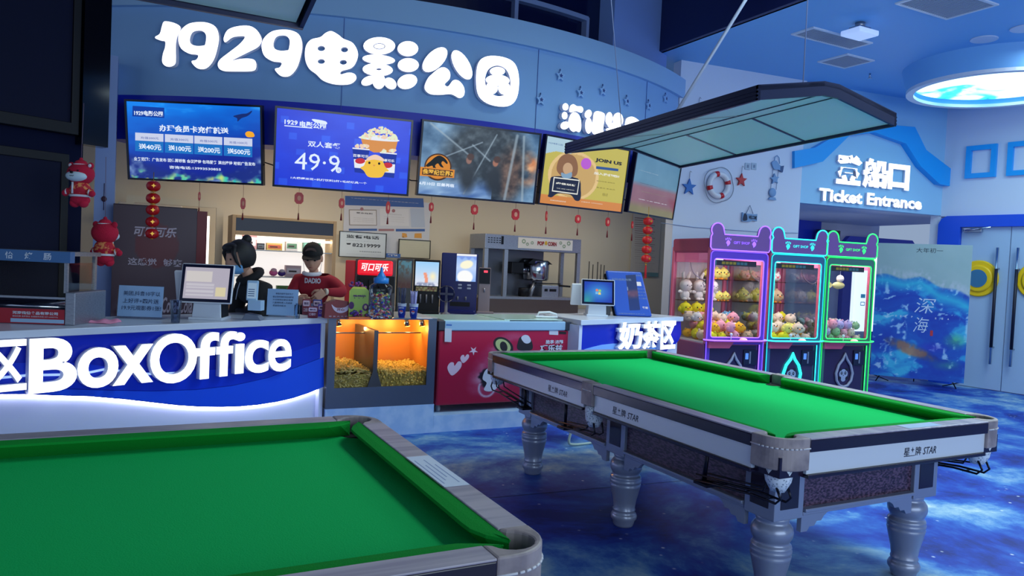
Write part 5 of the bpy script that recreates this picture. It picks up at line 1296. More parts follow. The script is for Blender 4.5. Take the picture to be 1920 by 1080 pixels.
# red chest freezer
FXL, FXR, FV, FB_ = 2.425, 3.785, 6.09, .215
t = thing('chest_freezer', 'red chest freezer with a white sliding lid and chocolate ice-cream artwork', 'freezer', (FXL, FV, .148))
w_, zt = FXR-FXL, .985-.148; z0 = FB_-.148
b = B(); b.box(0, w_, .004, .64, z0, zt-.10); b.obj('body', mat('freezer_red', (170, 18, 58), .3), t, bevel=.012)
b = B(); b.rbox(.03, w_-.06, -.012, .66, zt-.10, zt-.012, .012); b.obj('rim', mat('freezer_rim', (150, 190, 225), .35), t)
for x in (0, w_-.05):
    b = B(); b.rbox(x-.012, x+.055, -.014, .665, zt-.10, zt-.01, .01); b.obj('corner_cap', mat('freezer_cap', (40, 48, 66), .4), t)
for y0, y1, x0, x1, dz in ((.02, .63, .05, w_*.52, 0), (.02, .63, w_*.48, w_-.08, .008)):
    b = B(); b.box(x0, x1, y0, y1, zt-.012+dz, zt-.004+dz); b.obj('lid', mat('freezer_lid', (196, 224, 214), .15), t)
def fz(X, Z):
    c = lerp((150, 12, 52), (180, 20, 66), Z); n = fbm(X*6, Z*6, 4, 71); s_ = np.clip(1-np.hypot((X-.44-.25*(Z-.5))/.22, (Z-.52)/.5), 0, 1)
    c = lerp_arr(c, lerp((165, 60, 110), (205, 205, 225), n*1.5-.2), np.clip(s_*1.8, 0, 1)*np.clip(n*1.9-.3, 0, 1)*.9)
    d = np.hypot((X-.40)/.11, (Z-.34)/.15)+.5*(fbm(X*18, Z*14, 3, 72)-.5); c = lerp_arr(c, c*0+np.array([26, 18, 30]), np.clip((1-d)*9, 0, 1))
    d2 = np.abs(np.hypot((X-.36)/.06, (Z-.2)/.12)-1); c = lerp_arr(c, c*0+np.array([190, 190, 215]), np.clip((1-d2*5), 0, 1)*(Z < .26)); return c
paint('front_print', t, .012, w_-.012, z0+.012, zt-.105, 150, 70, fz, mat_vcol('print_gloss', 0, .3), y=.001)
k8 = crop(600, 580, 3.84)
def fq(x, y): p_ = pv(*k8(x, y), FV); return p_.x-FXL, p_.z-.148
def fs(b, pts, mi, y=-.001): put_shape(b, [[fq(*p) for p in pts]], y, 0, mi)
b = B(); 
heart = lambda cx, cy, r: SC([(cx, cy+r), (cx-r*.9, cy), (cx-r*.75, cy-r*.75), (cx-r*.25, cy-r*.8), (cx, cy-r*.35), (cx+r*.35, cy-r*.95), (cx+r*.85, cy-r*.8), (cx+r*.9, cy)])
fs(b, [(x+(440-y)*.25, y) for x, y in heart(960, 425, 52)], 0); fs(b, [(x+(350-y)*.25, y) for x, y in heart(1040, 355, 32)], 0); fs(b, star_pts(1105, 298, 34, 12, 5), 0)
fs(b, ell(1320, 262, 78, 55, 28, .6), 1); fs(b, ell(1318, 262, 60, 42, 28, .6), 2, -.0015); fs(b, ell(1322, 268, 26, 38, 20, -.3), 1, -.002)
fs(b, SC([(1425, 290), (1428, 225), (1450, 195), (1500, 200), (1528, 240), (1522, 292)]), 1); fs(b, SC([(1448, 205), (1470, 185), (1500, 190), (1518, 225), (1500, 245), (1470, 240)]), 3, -.0015)
fs(b, SC([(1190, 440), (1230, 420), (1270, 450), (1300, 500), (1280, 560), (1230, 590), (1180, 580), (1200, 530), (1170, 500)]), 3, -.0012)
fs(b, [(1650, 152), (1715, 155), (1715, 185), (1650, 182)], 3); fs(b, [(1722, 160), (1772, 162), (1772, 180), (1722, 178)], 1)
a_, c_ = fq(1585, 255), fq(1745, 290); put_text(b, '巧乐兹', a_[0], c_[0], c_[1]-.02, a_[1], -.001, 1, .09); put_text(b, '巧乐兹', a_[0], c_[0], c_[1]-.02, a_[1], -.002, 3, .03)
a_, c_ = fq(1625, 220), fq(1750, 248); put_text(b, '脆享·浓醇', a_[0], c_[0], c_[1], a_[1], -.002, 3, .03)
fs(b, [(895, 135), (945, 138), (942, 235), (893, 232)], 3, -.013); fs(b, [(905, 105), (945, 107), (945, 118), (905, 116)], 4, -.014)
b.obj('artwork', [flat((215, 190, 215)), flat((24, 20, 28)), flat((176, 190, 130)), flat((200, 205, 225)), flat((60, 110, 190))], t)
for x in (.05, w_-.07):
    for y in (.08, .56):
        b = B(); b.cyl((x-.012, y, z0*.45), (x+.012, y, z0*.45), z0*.44, n=16); b.box(x-.01, x+.01, y-.012, y+.012, z0*.5, z0+.003); b.obj('caster', mat('caster_grey', (150, 155, 165), .4), t)
s = Spot(1025, 599, v=6.3, h=-.2)
b = B(); b.tube([(s.X(1006), 0, .012), (s.X(1010), 0, .05), (s.X(1030), 0, .055), (s.X(1043), 0, .035), (s.X(1043), 0, .012)], .010); b.rbox(s.X(1003), s.X(1045), -.02, .03, 0, .018, .006)
s.p = V3(s.p.x, s.p.y, .992); o = b.obj('lid_handle', WHT, loc=s.p, rotz=s.h); tag(o, 'white plastic handled lid lying on the right end of the freezer', 'lid')

# snack cabinet with the lit corn and peas
t = thing('snack_warmer_cabinet', 'steel-framed glass cabinet glowing orange, heaped with puffed snacks', 'display cabinet', (1.425, 6.0, .252))
w_ = .94; H_ = .748; gx0, gx1, gz0, gz1 = .065, w_-.075, .17, H_-.012
FSTEEL = mat('cabinet_steel', (84, 96, 122), .35, .5)
b = B(); put_shape(b, [[(0, 0), (w_, 0), (w_, H_), (0, H_)], [(gx0, gz0), (gx1, gz0), (gx1, gz1), (gx0, gz1)]], .012, .012); b.obj('front_frame', FSTEEL, t)
b = B(); b.box(0, .012, .012, .66, 0, H_); b.box(w_-.012, w_, .012, .66, 0, H_); b.box(.012, w_-.012, .648, .66, 0, H_); b.box(.012, w_-.012, .012, .648, 0, .02); b.obj('case', FSTEEL, t)
INN = mat('cabinet_inner', (214, 150, 80), .35, .2)
b = B(); b.box(.014, .02, .013, .646, .02, H_-.02); b.box(w_-.02, w_-.014, .013, .646, .02, H_-.02); b.box(.02, w_-.02, .62, .646, .02, H_-.02); b.box(.02, w_-.02, .014, .62, .12, .13); b.obj('lining', INN, t)
b = B(); b.box(-.004, w_+.004, -.008, .668, H_, H_+.008); b.obj('top', mat('cabinet_top', (190, 185, 180), .2), t)
b = B(); b.box(gx0, gx1, .003, .008, gz0, gz1); b.obj('glass', mat_glass('cabinet_glass', (250, 246, 240), .25), t)
xm = 1.833-1.425
b = B(); b.box(xm-.018, xm+.018, .014, .62, .13, H_-.105); b.prism([(xm-.06, .17), (xm-.018, .30), (xm+.018, .30), (xm+.06, .17)], .013, .02); b.obj('divider', FSTEEL, t)
b = B(); b.box(.03, w_-.03, .30, .32, H_-.16, H_-.15); b.obj('lamp_rail', FSTEEL, t)
for i, x in enumerate((.10, .70, .84)):
    b = B(); b.cyl((x, .12, H_-.01), (x+.015, .12, H_-.075), .018, .026, n=14, mi=0); b.cyl((x+.015, .12, H_-.0752), (x+.0155, .12, H_-.078), .022, n=14, mi=1); b.obj('spot_lamp', [CHROME, mat('warm_bulb', (255, 190, 90), .5, 0, 14)], t)
def lamp_in(x, y, z, e, parent=None):
    l = bpy.data.lights.new('warm_spot', 'POINT'); l.energy = e; l.color = (1, .55, .16); l.shadow_soft_size = .03
    o = bpy.data.objects.new('warm_spot', l); COL.objects.link(o); o.location = (x, y, z); return o
for x in (.16, .40, .62, .80): lamp_in(1.425+x, 6.0+.34, .252+H_-.12, 3.2)
random.seed(11)
def heap(name, label, x0, x1, kind, n, cols, cat, hfun):
    b = B()
    for i in range(n):
        x = random.uniform(x0, x1); y = .03+random.random()**1.3*.55; zt_ = hfun(x, y); z = .135+random.random()*(zt_-.135) if y < .07 else zt_-random.random()*.025
        mi = random.randrange(len(cols))
        if kind == 'stick':
            a = random.uniform(0, PI); e = random.uniform(-.5, .5); L_ = random.uniform(.018, .030); r = .0055
            d_ = V3(math.cos(a)*math.cos(e), math.sin(a)*math.cos(e), math.sin(e))*L_; p_ = V3(x, max(y, .045), z); b.cyl(p_-d_, p_+d_, r, n=6, mi=mi)
        else: b.ball((x, max(y, .03), z), .0095, mi, seg=7)
    o = b.obj(name, [mat('%s_%d' % (name, i), c, .7) for i, c in enumerate(cols)], loc=(1.425, 6.0, .252)); tag(o, label, cat, kind='stuff')
heap('corn_sticks', 'heap of pale puffed corn sticks in the left half of the lit cabinet', .035, xm-.03, 'stick', 1500, [(196, 190, 130), (176, 172, 110), (206, 200, 150)], 'snacks', lambda x, y: .30+.025*math.sin(x*9)+.04*y)
heap('popcorn_balls', 'heap of round puffed balls in the right half of the lit cabinet', xm+.03, w_-.035, 'ball', 2300, [(206, 190, 110), (186, 172, 92), (216, 204, 130)], 'snacks', lambda x, y: .315-.03*math.sin((x-xm)*5)+.04*y)
b = B(); b.box(.03, xm-.03, .05, .6, .132, .27); b.box(xm+.03, w_-.04, .05, .6, .132, .27)
b.obj('tray', mat('snack_bed', (176, 166, 104), .9), bpy.data.objects['snack_warmer_cabinet'])
# ================================================================ THINGS ON THE COUNTERS
SCRD = mat_vcol('till_screen', .8, .3)
def till(label, px, py, zc, h, s0, screen_fn, logo_=None):
    """two-faced touch till: base, main screen leaning back, customer screen leaning the other way"""
    s = Spot(px, py, zc, h=h); t = s.thing('touch_till', label, 'till'); k = s0
    b = B(); w_ = .19*k
    b.prism([(-w_*.55, 0), (w_*.55, 0), (w_*.5, .19*k), (-w_*.45, .19*k)], -.07*k, .12*k); b.rbox(-w_*.62, w_*.62, -.10*k, .14*k, 0, .018, .004); b.obj('base', mat('till_white', (205, 215, 230), .35), t, bevel=.006)
    b = B(); b.prism([(w_*.5, .0), (w_*.58, 0), (w_*.52, .17*k), (w_*.47, .17*k)], -.06*k, .11*k); b.rbox(-w_*.72, -w_*.5, -.02*k, .02*k, .12*k, .16*k, .004); b.obj('side_trim', BLACK, t)
    MS = Matrix.Translation((.0, -.085*k, .265*k)) @ Matrix.Rotation(-.24, 4, 'X')
    W2, H2 = .185*k, .145*k
    b = B(); b.rbox(-W2, W2, 0, .028, -H2, H2, .012, M=MS); sc = b.obj('main_screen', WHT, t)
    b = B(); b.rbox(-W2+.008, W2-.008, -.002, .004, -H2+.008, H2-.008, .002, M=MS); b.obj('glass', mat('till_glass', (12, 18, 50), .15), sc)
    o = paint('display', sc, -W2+.030, W2-.030, -H2+.030, H2-.030, 48, 38, screen_fn, SCRD, y=-.0035); o.matrix_local = MS
    if logo_: logo_(sc, MS, W2)
    MB = Matrix.Translation((-.02*k, .10*k, .235*k)) @ Matrix.Rotation(.30, 4, 'X')
    b = B(); b.rbox(-W2*.98-.07, W2*.80-.07, -.03, 0, -.13*k, .12*k, .01, M=MB); c2 = b.obj('customer_screen', WHT, t)
    b = B(); b.rbox(-W2*.98-.06, W2*.80-.08, -.002, .005, -.12*k, .11*k, .002, M=MB); b.obj('customer_glass', GLOSSB, c2)
    return t, s
def form(X, Z):
    c = np.zeros(X.shape+(3,))+np.array([190, 184, 200.]); c = lerp_arr(c, c*0+np.array([222, 216, 214]), ((X < .62) & (X > .04) & (Z > .55) & (Z < .88)).astype(float))
    for z in (.08, .2, .32, .42): c = lerp_arr(c, c*0+np.array([212, 208, 218]), ((X < .68) & (X > .05) & (Z > z) & (Z < z+.07)).astype(float))
    c = lerp_arr(c, c*0+np.array([232, 220, 180]), ((X > .72) & (X < .95) & (Z > .08) & (Z < .38)).astype(float)); return c
till('white touch till showing a pale form, on the box office counter', 392, 598, 1.0, CAMH+.10, 1.0, form)
def desk(X, Z):
    r = np.hypot((X-.5), (Z-.5)); c = lerp((70, 170, 240), (10, 60, 190), r*1.7); g = np.clip(1-np.hypot((X-.1)/.35, (Z-.05)/.6), 0, 1); c = lerp_arr(c, c*0+np.array([60, 200, 160]), g*.8)
    return c
def flag(sc, MS, W2):
    b = B()
    for i, (x, z, col) in enumerate(((-.026, .006, 0), (.004, .002, 1), (-.029, -.024, 2), (.001, -.028, 3))): b.prism([(x, z), (x+.013, z+.003), (x+.025, z), (x+.025, z+.022), (x+.013, z+.027), (x, z+.024)], -.0050, -.0045, i, M=MS)
    b.obj('desktop_logo', [flat((240, 130, 90), .9), flat((150, 210, 110), .9), flat((120, 190, 240), .9), flat((245, 215, 110), .9)], sc)
till('white touch till with a bright blue desktop, on the milk tea counter', 1117, 592, 1.0, CAMH+.05, .95, desk, flag)
# blue self-service kiosk screen leaning on the tea counter
s = Spot(1190, 594, 1.0, h=CAMH+.15)
t = s.thing('payment_kiosk', 'large blue leaning self-service screen with white print beside the tea counter till', 'kiosk')
MK = Matrix.Rotation(-.26, 4, 'X'); kw, kh = .20, .50; SH = Matrix.Identity(4); SH[0][2] = -.22
MK = SH @ MK
b = B(); b.rbox(-kw, kw, -.0, .05, 0.01, kh, .018, M=MK); b.obj('housing', mat('kiosk_blue', (28, 84, 190), .35), t)
b = B(); b.rbox(-kw-.01, kw-.01, .05, .11, 0.02, kh-.02, .015, M=MK); b.obj('back_box', BLACK, t)
b = B(); b.prism([(-.12, 0), (.14, 0), (.10, .2), (-.1, .2)], .1, .2); b.obj('prop', BLACK, t)
def kdisp(X, Z): 
    c = lerp((14, 50, 130), (24, 50, 110), Z); n = fbm(X*5, Z*6, 3, 81); c = lerp_arr(c, lerp((80, 50, 90), (150, 90, 110), n*1.6-.3), np.clip((.62-Z)*9, 0, 1)*np.clip((Z-.3)*9, 0, 1)*.7)
    return lerp_arr(c, c*0+np.array([150, 170, 200]), ((np.abs(X-.42)+np.abs(Z-.62)*.8 < .16) & (Z > .56)).astype(float))
o = paint('display', t, -kw+.03, kw*.35, .07, kh-.05, 24, 40, kdisp, SCRD, y=-.002); o.matrix_local = MK
b = B()
put_text(b, '扫码自助购票', -kw+.045, kw*.3, kh-.11, kh-.085, -.003, 0, 0, M=MK); put_text(b, '自助取票机', kw*.42, kw*.93, kh-.055, kh-.035, -.002, 0, 0, M=MK)
put_shape(b, [[(kw*.55, kh-.16), (kw*.80, kh-.16), (kw*.80, kh-.115), (kw*.55, kh-.115)]], -.002, 0, 1, MK)
for i, s_ in enumerate(('微信支付', '支付宝', '会员卡', '人工服务')): put_text(b, s_, kw*.48, kw*.92, kh-.20-i*.035, kh-.185-i*.035, -.002, 0, 0, M=MK)
put_text(b, '如需帮助请联系工作人员', -kw+.03, kw*.6, .025, .038, -.002, 0, 0, M=MK); put_text(b, '客服', kw*.55, kw*.88, .09, .115, -.002, 1, .02, M=MK)
b.obj('print', [flat((150, 190, 235), .5), flat((225, 235, 250), .8)], t)
b = B(); s = Spot(1141, 592, 1.0); b.rbox(-.03, .03, -.02, .05, 0, .14, .012); tag(b.obj('card_reader', mat('reader_dark', (40, 44, 56), .4), loc=s.p+V3(.02, .05, 0), rotz=CAMH), 'small dark card reader between the right till and the blue kiosk', 'card reader')
# payment terminal on the box office counter
s = Spot(478, 600, 1.0)
t = s.thing('payment_terminal', 'pale blue payment terminal standing upright on a grey foot', 'payment terminal')
b = B(); b.prism([(s.X(455), 0), (s.X(492), 0), (s.X(486), .035), (s.X(462), .05)], -.03, .06); b.obj('foot', mat('terminal_grey', (110, 120, 140), .4), t, bevel=.006)
b = B(); b.rbox(s.X(466), s.X(491), -.03, .05, s.Z(582), s.Z(563), .004); b.obj('printer', mat('terminal_pale', (170, 205, 235), .35), t)
b = B(); b.rbox(s.X(459), s.X(480), -.015, .012, s.Z(564), s.Z(526), .008, M=Matrix.Rotation(-.12, 4, 'X')); hd_ = b.obj('screen_head', mat('terminal_pale'), t)
b = B(); b.box(s.X(461.5), s.X(478), -.018, -.0155, s.Z(560), s.Z(531), M=Matrix.Rotation(-.12, 4, 'X')); b.obj('screen', flat((170, 205, 240), .55), hd_)
b = B()
for i in range(4): b.box(s.X(463), s.X(475), -.0195, -.0185, s.Z(556-i*4), s.Z(554.5-i*4), M=Matrix.Rotation(-.12, 4, 'X'))
b.obj('screen_print', flat((60, 100, 170), .3), hd_)
# sign stands
def sign_stand(px, py, x0, x1, y0, y1, h, label, lines, lean=-.12):
    s = Spot(px, py, 1.0, h=h); t = s.thing('sign_stand', label, 'sign')
    M_ = Matrix.Rotation(lean, 4, 'X')
    a, c, z0, z1 = s.X(x0), s.X(x1), .012, s.Z(y0)
    b = B(); b.box(a, c, 0, .003, z0, z1, M=M_); b.obj('card', mat('card_white', (220, 230, 240), .4), t)
    b = B(); b.box(a-.004, c+.004, -.003, -.001, .004, z1+.004, M=M_); b.box(a-.01, c+.01, -.05, .09, 0, .004); b.obj('acrylic_holder', mat_glass('clear_acrylic', (235, 245, 255), .5), t)
    b = B()
    for body, (tx0, ty0, tx1, ty1) in lines: put_text(b, body, s.X(tx0), s.X(tx1), s.Z(ty1), s.Z(ty0), -.0045, 0, .01, M=M_)
    b.obj('print', flat((60, 80, 120)), t); return t
sign_stand(262, 597, 221, 301, 536, 595, CAMH+.1, 'white card in a clear stand offering a 19.9 coupon, left of the till', [('美团,抖音10字以', (230, 546, 296, 555)), ('上好评+图片送', (230, 560, 294, 569)), ('19.9元观影券1张!', (229, 573, 299, 582))])
sign_stand(527, 594, 500, 556, 542, 593, CAMH+.1, 'smaller white card with five lines of tiny print, right of the till', [('尊敬的顾客您好为了', (515, 549, 547, 552.5)), ('保证您的观影体验请提前', (510, 555, 548, 558.5)), ('十分钟到达影城取票', (510, 560.5, 547, 564)), ('儿童需购票入场谢谢', (510, 566, 546, 569.5)), ('感谢您的配合', (511, 571.5, 535, 575))])
# plastic cup, pink cloth, acrylic tube
s = Spot(329, 606, 1.0); k_ = s.k
b = B(); b.lathe([(.027, 0), (.028, .004), (.037, 42*k_), (.040, 42*k_), (.0385, 43*k_), (.034, 42*k_), (.026, .006)], n=24)
tag(b.obj('plastic_cup', mat_glass('cup_plastic', (225, 235, 248), .8, .08), loc=s.p+V3(0, .02, 0)), 'clear plastic cup standing at the left foot of the till', 'cup')
s = Spot(174, 606, 1.0); random.seed(5)
b = B(); n = 14; g = [[None]*8 for _ in range(n)]
x0, x1 = s.X(138), s.X(210)
for i in range(n):
    for j in range(8):
        x = x0+(x1-x0)*i/(n-1); y = -.03+.16*j/7; z = .012+.010*math.sin(i*1.3+j*.8)+.012*max(0, math.sin(i*.7+1.0))*(1 if j in (0, 7) else .6)
        if i in (0, n-1) or j in (0,): z = .003
        g[i][j] = b.bm.verts.new((x, y, z))
for i in range(n-1):
    for j in range(7): b.face([g[i][j], g[i+1][j], g[i+1][j+1], g[i][j+1]])
r = bmesh.ops.extrude_face_region(b.bm, geom=b.bm.faces[:])
for v in r['geom']:
    if isinstance(v, bmesh.types.BMVert): v.co.z = max(0, v.co.z-.010)
tag(b.obj('pink_cloth', mat('pink_cloth', (235, 150, 185), .9), loc=s.p+V3(0, .02, .001), rotz=CAMH, smooth=True, subsurf=1), 'folded pink cloth lying on the counter beside the hot dog warmer', 'cloth')
s = Spot(558, 598, 1.0)
b = B(); b.cyl((0, 0, 0), (0, 0, 26*s.k), .022, n=20); b.cyl((0, 0, 26*s.k), (0, 0, 29*s.k), .012, n=16)
tag(b.obj('acrylic_bottle', mat_glass('bottle_clear', (210, 225, 240), .9, .05), loc=s.p+V3(0, .03, 0)), 'small clear bottle at the right edge of the small-print card', 'bottle')
# small packs on the counter corner
def pack(px0, px1, y0, y1, py, c1, label, dy=0, word='益达'):
    s = Spot((px0+px1)/2, py, 1.0, h=CAMH+.12); s.p += V3(-math.sin(s.h)*dy, math.cos(s.h)*dy, 0); t = s.thing('gum_pack', label, 'snack pack', 'small snack packs on the counter corner')
    b = B(); b.rbox(s.X(px0), s.X(px1), 0, .03, 0, s.Z(y0), .004); b.obj('pack', mat('pack_%d_%d_%d' % c1, c1, .35), t)
    b = B(); h_ = s.Z(y0); put_shape(b, [rrect(s.X(px0)+.006, s.X(px1)-.006, h_*.56, h_*.92, .008)], -.001); put_text(b, word, s.X(px0)+.014, s.X(px1)-.014, h_*.66, h_*.82, -.002, 1, .03); put_text(b, '口香糖', s.X(px0)+.012, s.X(px1)-.012, h_*.2, h_*.45, -.0015, 0, .02)
    b.obj('label', [flat((220, 200, 225)), flat((60, 30, 90))], t)
pack(577, 595, 575, 595, 596, (120, 30, 60), 'small dark red snack pack at the front of the counter corner')
pack(596, 613, 571, 594, 594, (70, 50, 190), 'small violet blue snack pack nearest the counter end')
pack(563, 578, 562, 590, 592, (130, 50, 70), 'taller red snack pack behind the front red one', .09)
pack(583, 599, 563, 588, 590, (50, 70, 150), 'taller blue snack pack behind the violet one', .10)
# hot dog warmer
s = Spot(70, 608, 1.0, h=CAMH+.10)
t = s.thing('hot_dog_warmer', 'glass hot dog warmer with a blue 怡烤肠 header and a red base', 'hot dog warmer')
hx0, hx1 = s.X(-70), s.X(120); D_ = .42
b = B(); b.box(hx0, hx1, 0, D_, 0, s.Z(580)); b.obj('base', mat('warmer_base', (70, 84, 110), .4), t, bevel=.005)
b = B(); b.rbox(s.X(119), s.X(137), -.01, D_, 0, s.Z(546), .006); b.obj('end_cap', STEEL, t)
b = B(); b.box(hx0, s.X(125), .0, .06, s.Z(491), s.Z(470)); b.obj('header', mat('warmer_header', (60, 110, 165), .35), t)
b = B(); b.box(hx0, s.X(125), .06, D_, s.Z(478), s.Z(470)); b.box(s.X(112), s.X(118), .02, .04, s.Z(548), s.Z(491)); b.box(hx0, s.X(118), 0, .02, s.Z(560), s.Z(556)); b.box(s.X(112), s.X(118), D_-.03, D_, s.Z(580), s.Z(478)); b.obj('frame', STEEL, t)
b = B(); b.box(hx0, s.X(112), .004, .008, s.Z(556), s.Z(491)); b.box(s.X(116), s.X(117), .02, D_-.03, s.Z(548), s.Z(491)); b.obj('glass', mat_glass('cabinet_glass'), t)
b = B(); b.box(hx0, s.X(118), -.006, 0, s.Z(607), s.Z(579)); b.obj('red_band', mat('warmer_red', (170, 30, 48), .4), t)
b = B()
for ch, x in (('佳', -28), ('怡', 11), ('烤', 45), ('肠', 78)): txt(b, s, ch, x, x+14, 474, 487, -.002, 0, .02)
txt(b, s, '河南佳怡食品有限公司', 27, 107, 584, 590, -.008, 0, .03); txt(b, s, '诚信经营 品质保证 全国服务热线 0371-65837772', 27, 107, 592, 595, -.008, 0, .0)
b.box(s.X(24), s.X(118), -.0075, -.0065, s.Z(605), s.Z(598), 1); txt(b, s, '!', 0, 3, 588, 600, -.008, 0, .05)
b.obj('lettering', [flat((215, 225, 240)), flat((160, 195, 230))], t)
for i in range(7):
    b = B(); y = .06+i*.05; b.cyl((hx0+.02, y, s.Z(576)), (s.X(112), y, s.Z(576)), .016, n=14); b.obj('roller', CHROME, t)
# things on the snack cabinet
ZC = 1.008
s = Spot(633, 597, ZC, h=0)
t = s.thing('promotion_box', 'dark red promotion box with a smiling emblem on the lit snack cabinet', 'box')
b = B(); pts = [(s.X(611), 0), (s.X(664), 0), (s.X(664), s.Z(575)), (s.X(650), s.Z(565)), (s.X(630), s.Z(562)), (s.X(612), s.Z(570))]; b.prism(pts, 0, .10); b.obj('carton', DRED, t)
b = B(); put_shape(b, [SC([(s.X(622), s.Z(571)), (s.X(630), s.Z(577)), (s.X(644), s.Z(576)), (s.X(652), s.Z(570)), (s.X(649), s.Z(582)), (s.X(637), s.Z(587)), (s.X(627), s.Z(582))])], -.002); txt(b, s, '开心', 631, 644, 578, 583, -.003, 1, .03); txt(b, s, '零 食 大 礼 盒', 618, 650, 592, 594.5, -.002, 0, 0); b.obj('emblem', [flat((200, 185, 210)), flat((120, 14, 34))], t)
s = Spot(672, 598, ZC, h=0)
t = s.thing('lollipop_display', 'clear-fronted display of lollipops with a yellow-green card and purple sweets', 'display box')
b = B(); put_shape(b, [[(s.X(656), .02), (s.X(689), .02), (s.X(689), s.Z(545)), (s.X(682), s.Z(538)), (s.X(662), s.Z(538)), (s.X(656), s.Z(546))]], .02, .006, 0); b.obj('card', mat('lime_card', (200, 205, 70), .5), t)
b = B(); b.box(s.X(654), s.X(691), -.03, .08, 0, .018, 0); b.obj('base', mat('orange_base', (225, 110, 50), .4), t)
b = B(); put_shape(b, [ell(s.X(660), s.Z(573), .022, .03)], .012, 0, 0); put_shape(b, [ell(s.X(684), s.Z(576), .026, .03)], .012, 0, 0); put_shape(b, [ell(s.X(684), s.Z(576), .012, .016)], .011, 0, 1); put_text(b, '棒棒糖', s.X(662), s.X(684), s.Z(560), s.Z(553), .0125, 0, .05); b.obj('card_print', [flat((110, 30, 90)), flat((230, 180, 120))], t)
b = B(); b.box(s.X(655), s.X(690), -.03, -.027, .018, s.Z(541)); b.obj('acrylic_front', mat_glass('clear_acrylic'), t)
random.seed(9); LC = [(110, 40, 120), (80, 50, 130), (170, 50, 90), (150, 60, 150)]
for i in range(26):
    top_ = i < 14; x = s.X(658)+random.random()*(s.X(688)-s.X(658)); z = (s.Z(540)+random.random()*.045) if top_ else .03+random.random()*.035
    b = B(); b.ball((0, 0, 0), .012, seg=10); c_ = LC[i % 4]
    o = b.obj('lollipop', mat('sweet_%d_%d_%d' % c_, c_, .3), loc=s.p+V3(x, .035+(.02 if top_ else -.045), z))
    tag(o, 'small %s lollipop %s' % (('purple', 'violet blue', 'raspberry', 'mauve')[i % 4], 'sticking out above the lime card' if top_ else 'lying at the foot of the lime card'), 'lollipop', 'lollipops in the display')
# baby bottle jar
s = Spot(712, 598, ZC)
t = s.thing('bottle_jar', 'big clear baby-bottle-shaped sweet jar with a blue teat lid', 'jar'); k_ = s.k
b = B(); b.lathe([(.0, .003), (23*k_, .003), (26*k_, .02), (25.5*k_, 20*k_), (21*k_, 32*k_), (20*k_, 42*k_), (22*k_, 54*k_), (21*k_, 62*k_), (14*k_, 67*k_), (13*k_, 69*k_)], n=32); b.obj('body', mat_glass('jar_clear', (240, 244, 250), .9, .04), t)
b = B(); b.lathe([(14*k_, 67*k_), (14*k_, 77*k_), (9*k_, 78*k_), (7*k_, 82*k_), (3.2*k_, 88*k_), (2.6*k_, 95*k_), (1.5*k_, 97*k_)], n=28); b.obj('teat_lid', mat('teat_blue', (50, 140, 225), .35), t)
random.seed(4)
b = B(); cols = [(190, 40, 80), (60, 170, 110), (120, 60, 160), (235, 200, 120), (60, 100, 200), (240, 150, 110), (220, 220, 230)]
for i in range(150):
    z = random.random()**1.2*46*k_+.012; R_ = 21*k_*(1 if z < 22*k_ else .82); a = random.random()*2*PI; r = R_*math.sqrt(random.random())*.93
    M_ = Matrix.Translation((r*math.cos(a), r*math.sin(a), z)) @ Matrix.Rotation(random.random()*3, 4, 'X') @ Matrix.Rotation(random.random()*3, 4, 'Z')
    b.rbox(-.013, .013, -.007, .007, -.006, .006, .004, i % 7, M=M_, seg=1)
tag(b.obj('wrapped_sweets', [mat('wrap_%d' % i, c, .3) for i, c in enumerate(cols)], loc=s.p+V3(0, 0, .001)), 'mixed coloured wrapped sweets filling the bottle-shaped jar', 'sweets', kind='stuff')
# cola cups with straws
def straw_cup(px, py, label, bl, cols, hgt, holder):
    s = Spot(px, py, ZC); k_ = s.k
    t = s.thing('paper_cup', label, 'cup', 'blue cola cups holding straws')
    b = B(); b.lathe([(.026, 0), (.036, 22*k_), (.038, 27*k_), (.040, 27.5*k_), (.036, 27*k_), (.030, .02)], n=28, mi=0)
    for f in b.bm.faces:
        z = f.calc_center_median().z
        if z > 22*k_: f.material_index = 1
    b.obj('cup', [mat('cup_blue', (30, 60, 170), .4), mat('cup_white', (200, 212, 232), .4)], t)
    b = B(); R_ = .0345
    put = lambda pts, y, mi: put_shape(b, [pts], y, 0, mi)
    put(ell(0, 12*k_, .015, .015), -.038, 0); put([(-.014, 12*k_+.002), (.014, 12*k_-.001), (.013, 12*k_+.008), (0, 12*k_+.015), (-.013, 12*k_+.008)], -.0385, 1); put([(-.014, 12*k_-.003), (.014, 12*k_-.006), (.010, 12*k_-.011), (-.010, 12*k_-.011)], -.0385, 2)
    put_text(b, '百事可乐', -.022, .022, 18*k_, 18*k_+.011, -.039, 0, .03)
    b.obj('emblem', [flat((225, 232, 245)), flat((190, 40, 60)), flat((30, 60, 170))], t)
    random.seed(px); 
    for i in range(14):
        a = random.random()*2*PI; r = .024*math.sqrt(random.random()); q = 1.35; b = B()
        z1 = hgt*k_*(1-.06*random.random()); b.cyl((r*math.cos(a)*.7, r*math.sin(a)*.7, .03), (r*math.cos(a)*q, r*math.sin(a)*q, z1), .0032, n=8)
        if not holder: pass
        o = b.obj('straw', mat('straw_%d_%d_%d' % cols, cols, .35), loc=s.p); tag(o, bl, 'straw', 'straws in the %s cup' % ('left' if holder else 'right'))
straw_cup(753, 596, 'blue and white cola cup holding dark straws, left of the pair', 'dark navy straw with a white tip in the left cola cup', (30, 40, 84), 58, True)
straw_cup(775, 597, 'blue and white cola cup holding lilac straws, right of the pair', 'pale lilac straw in the right cola cup', (160, 160, 215), 52, False)
for px, py, c1, label in ((746, 598, (150, 160, 170), 'flat grey card under the left cola cup'), (797, 598, (225, 215, 220), 'white and pink leaflet lying by the right cola cup')):
    pass
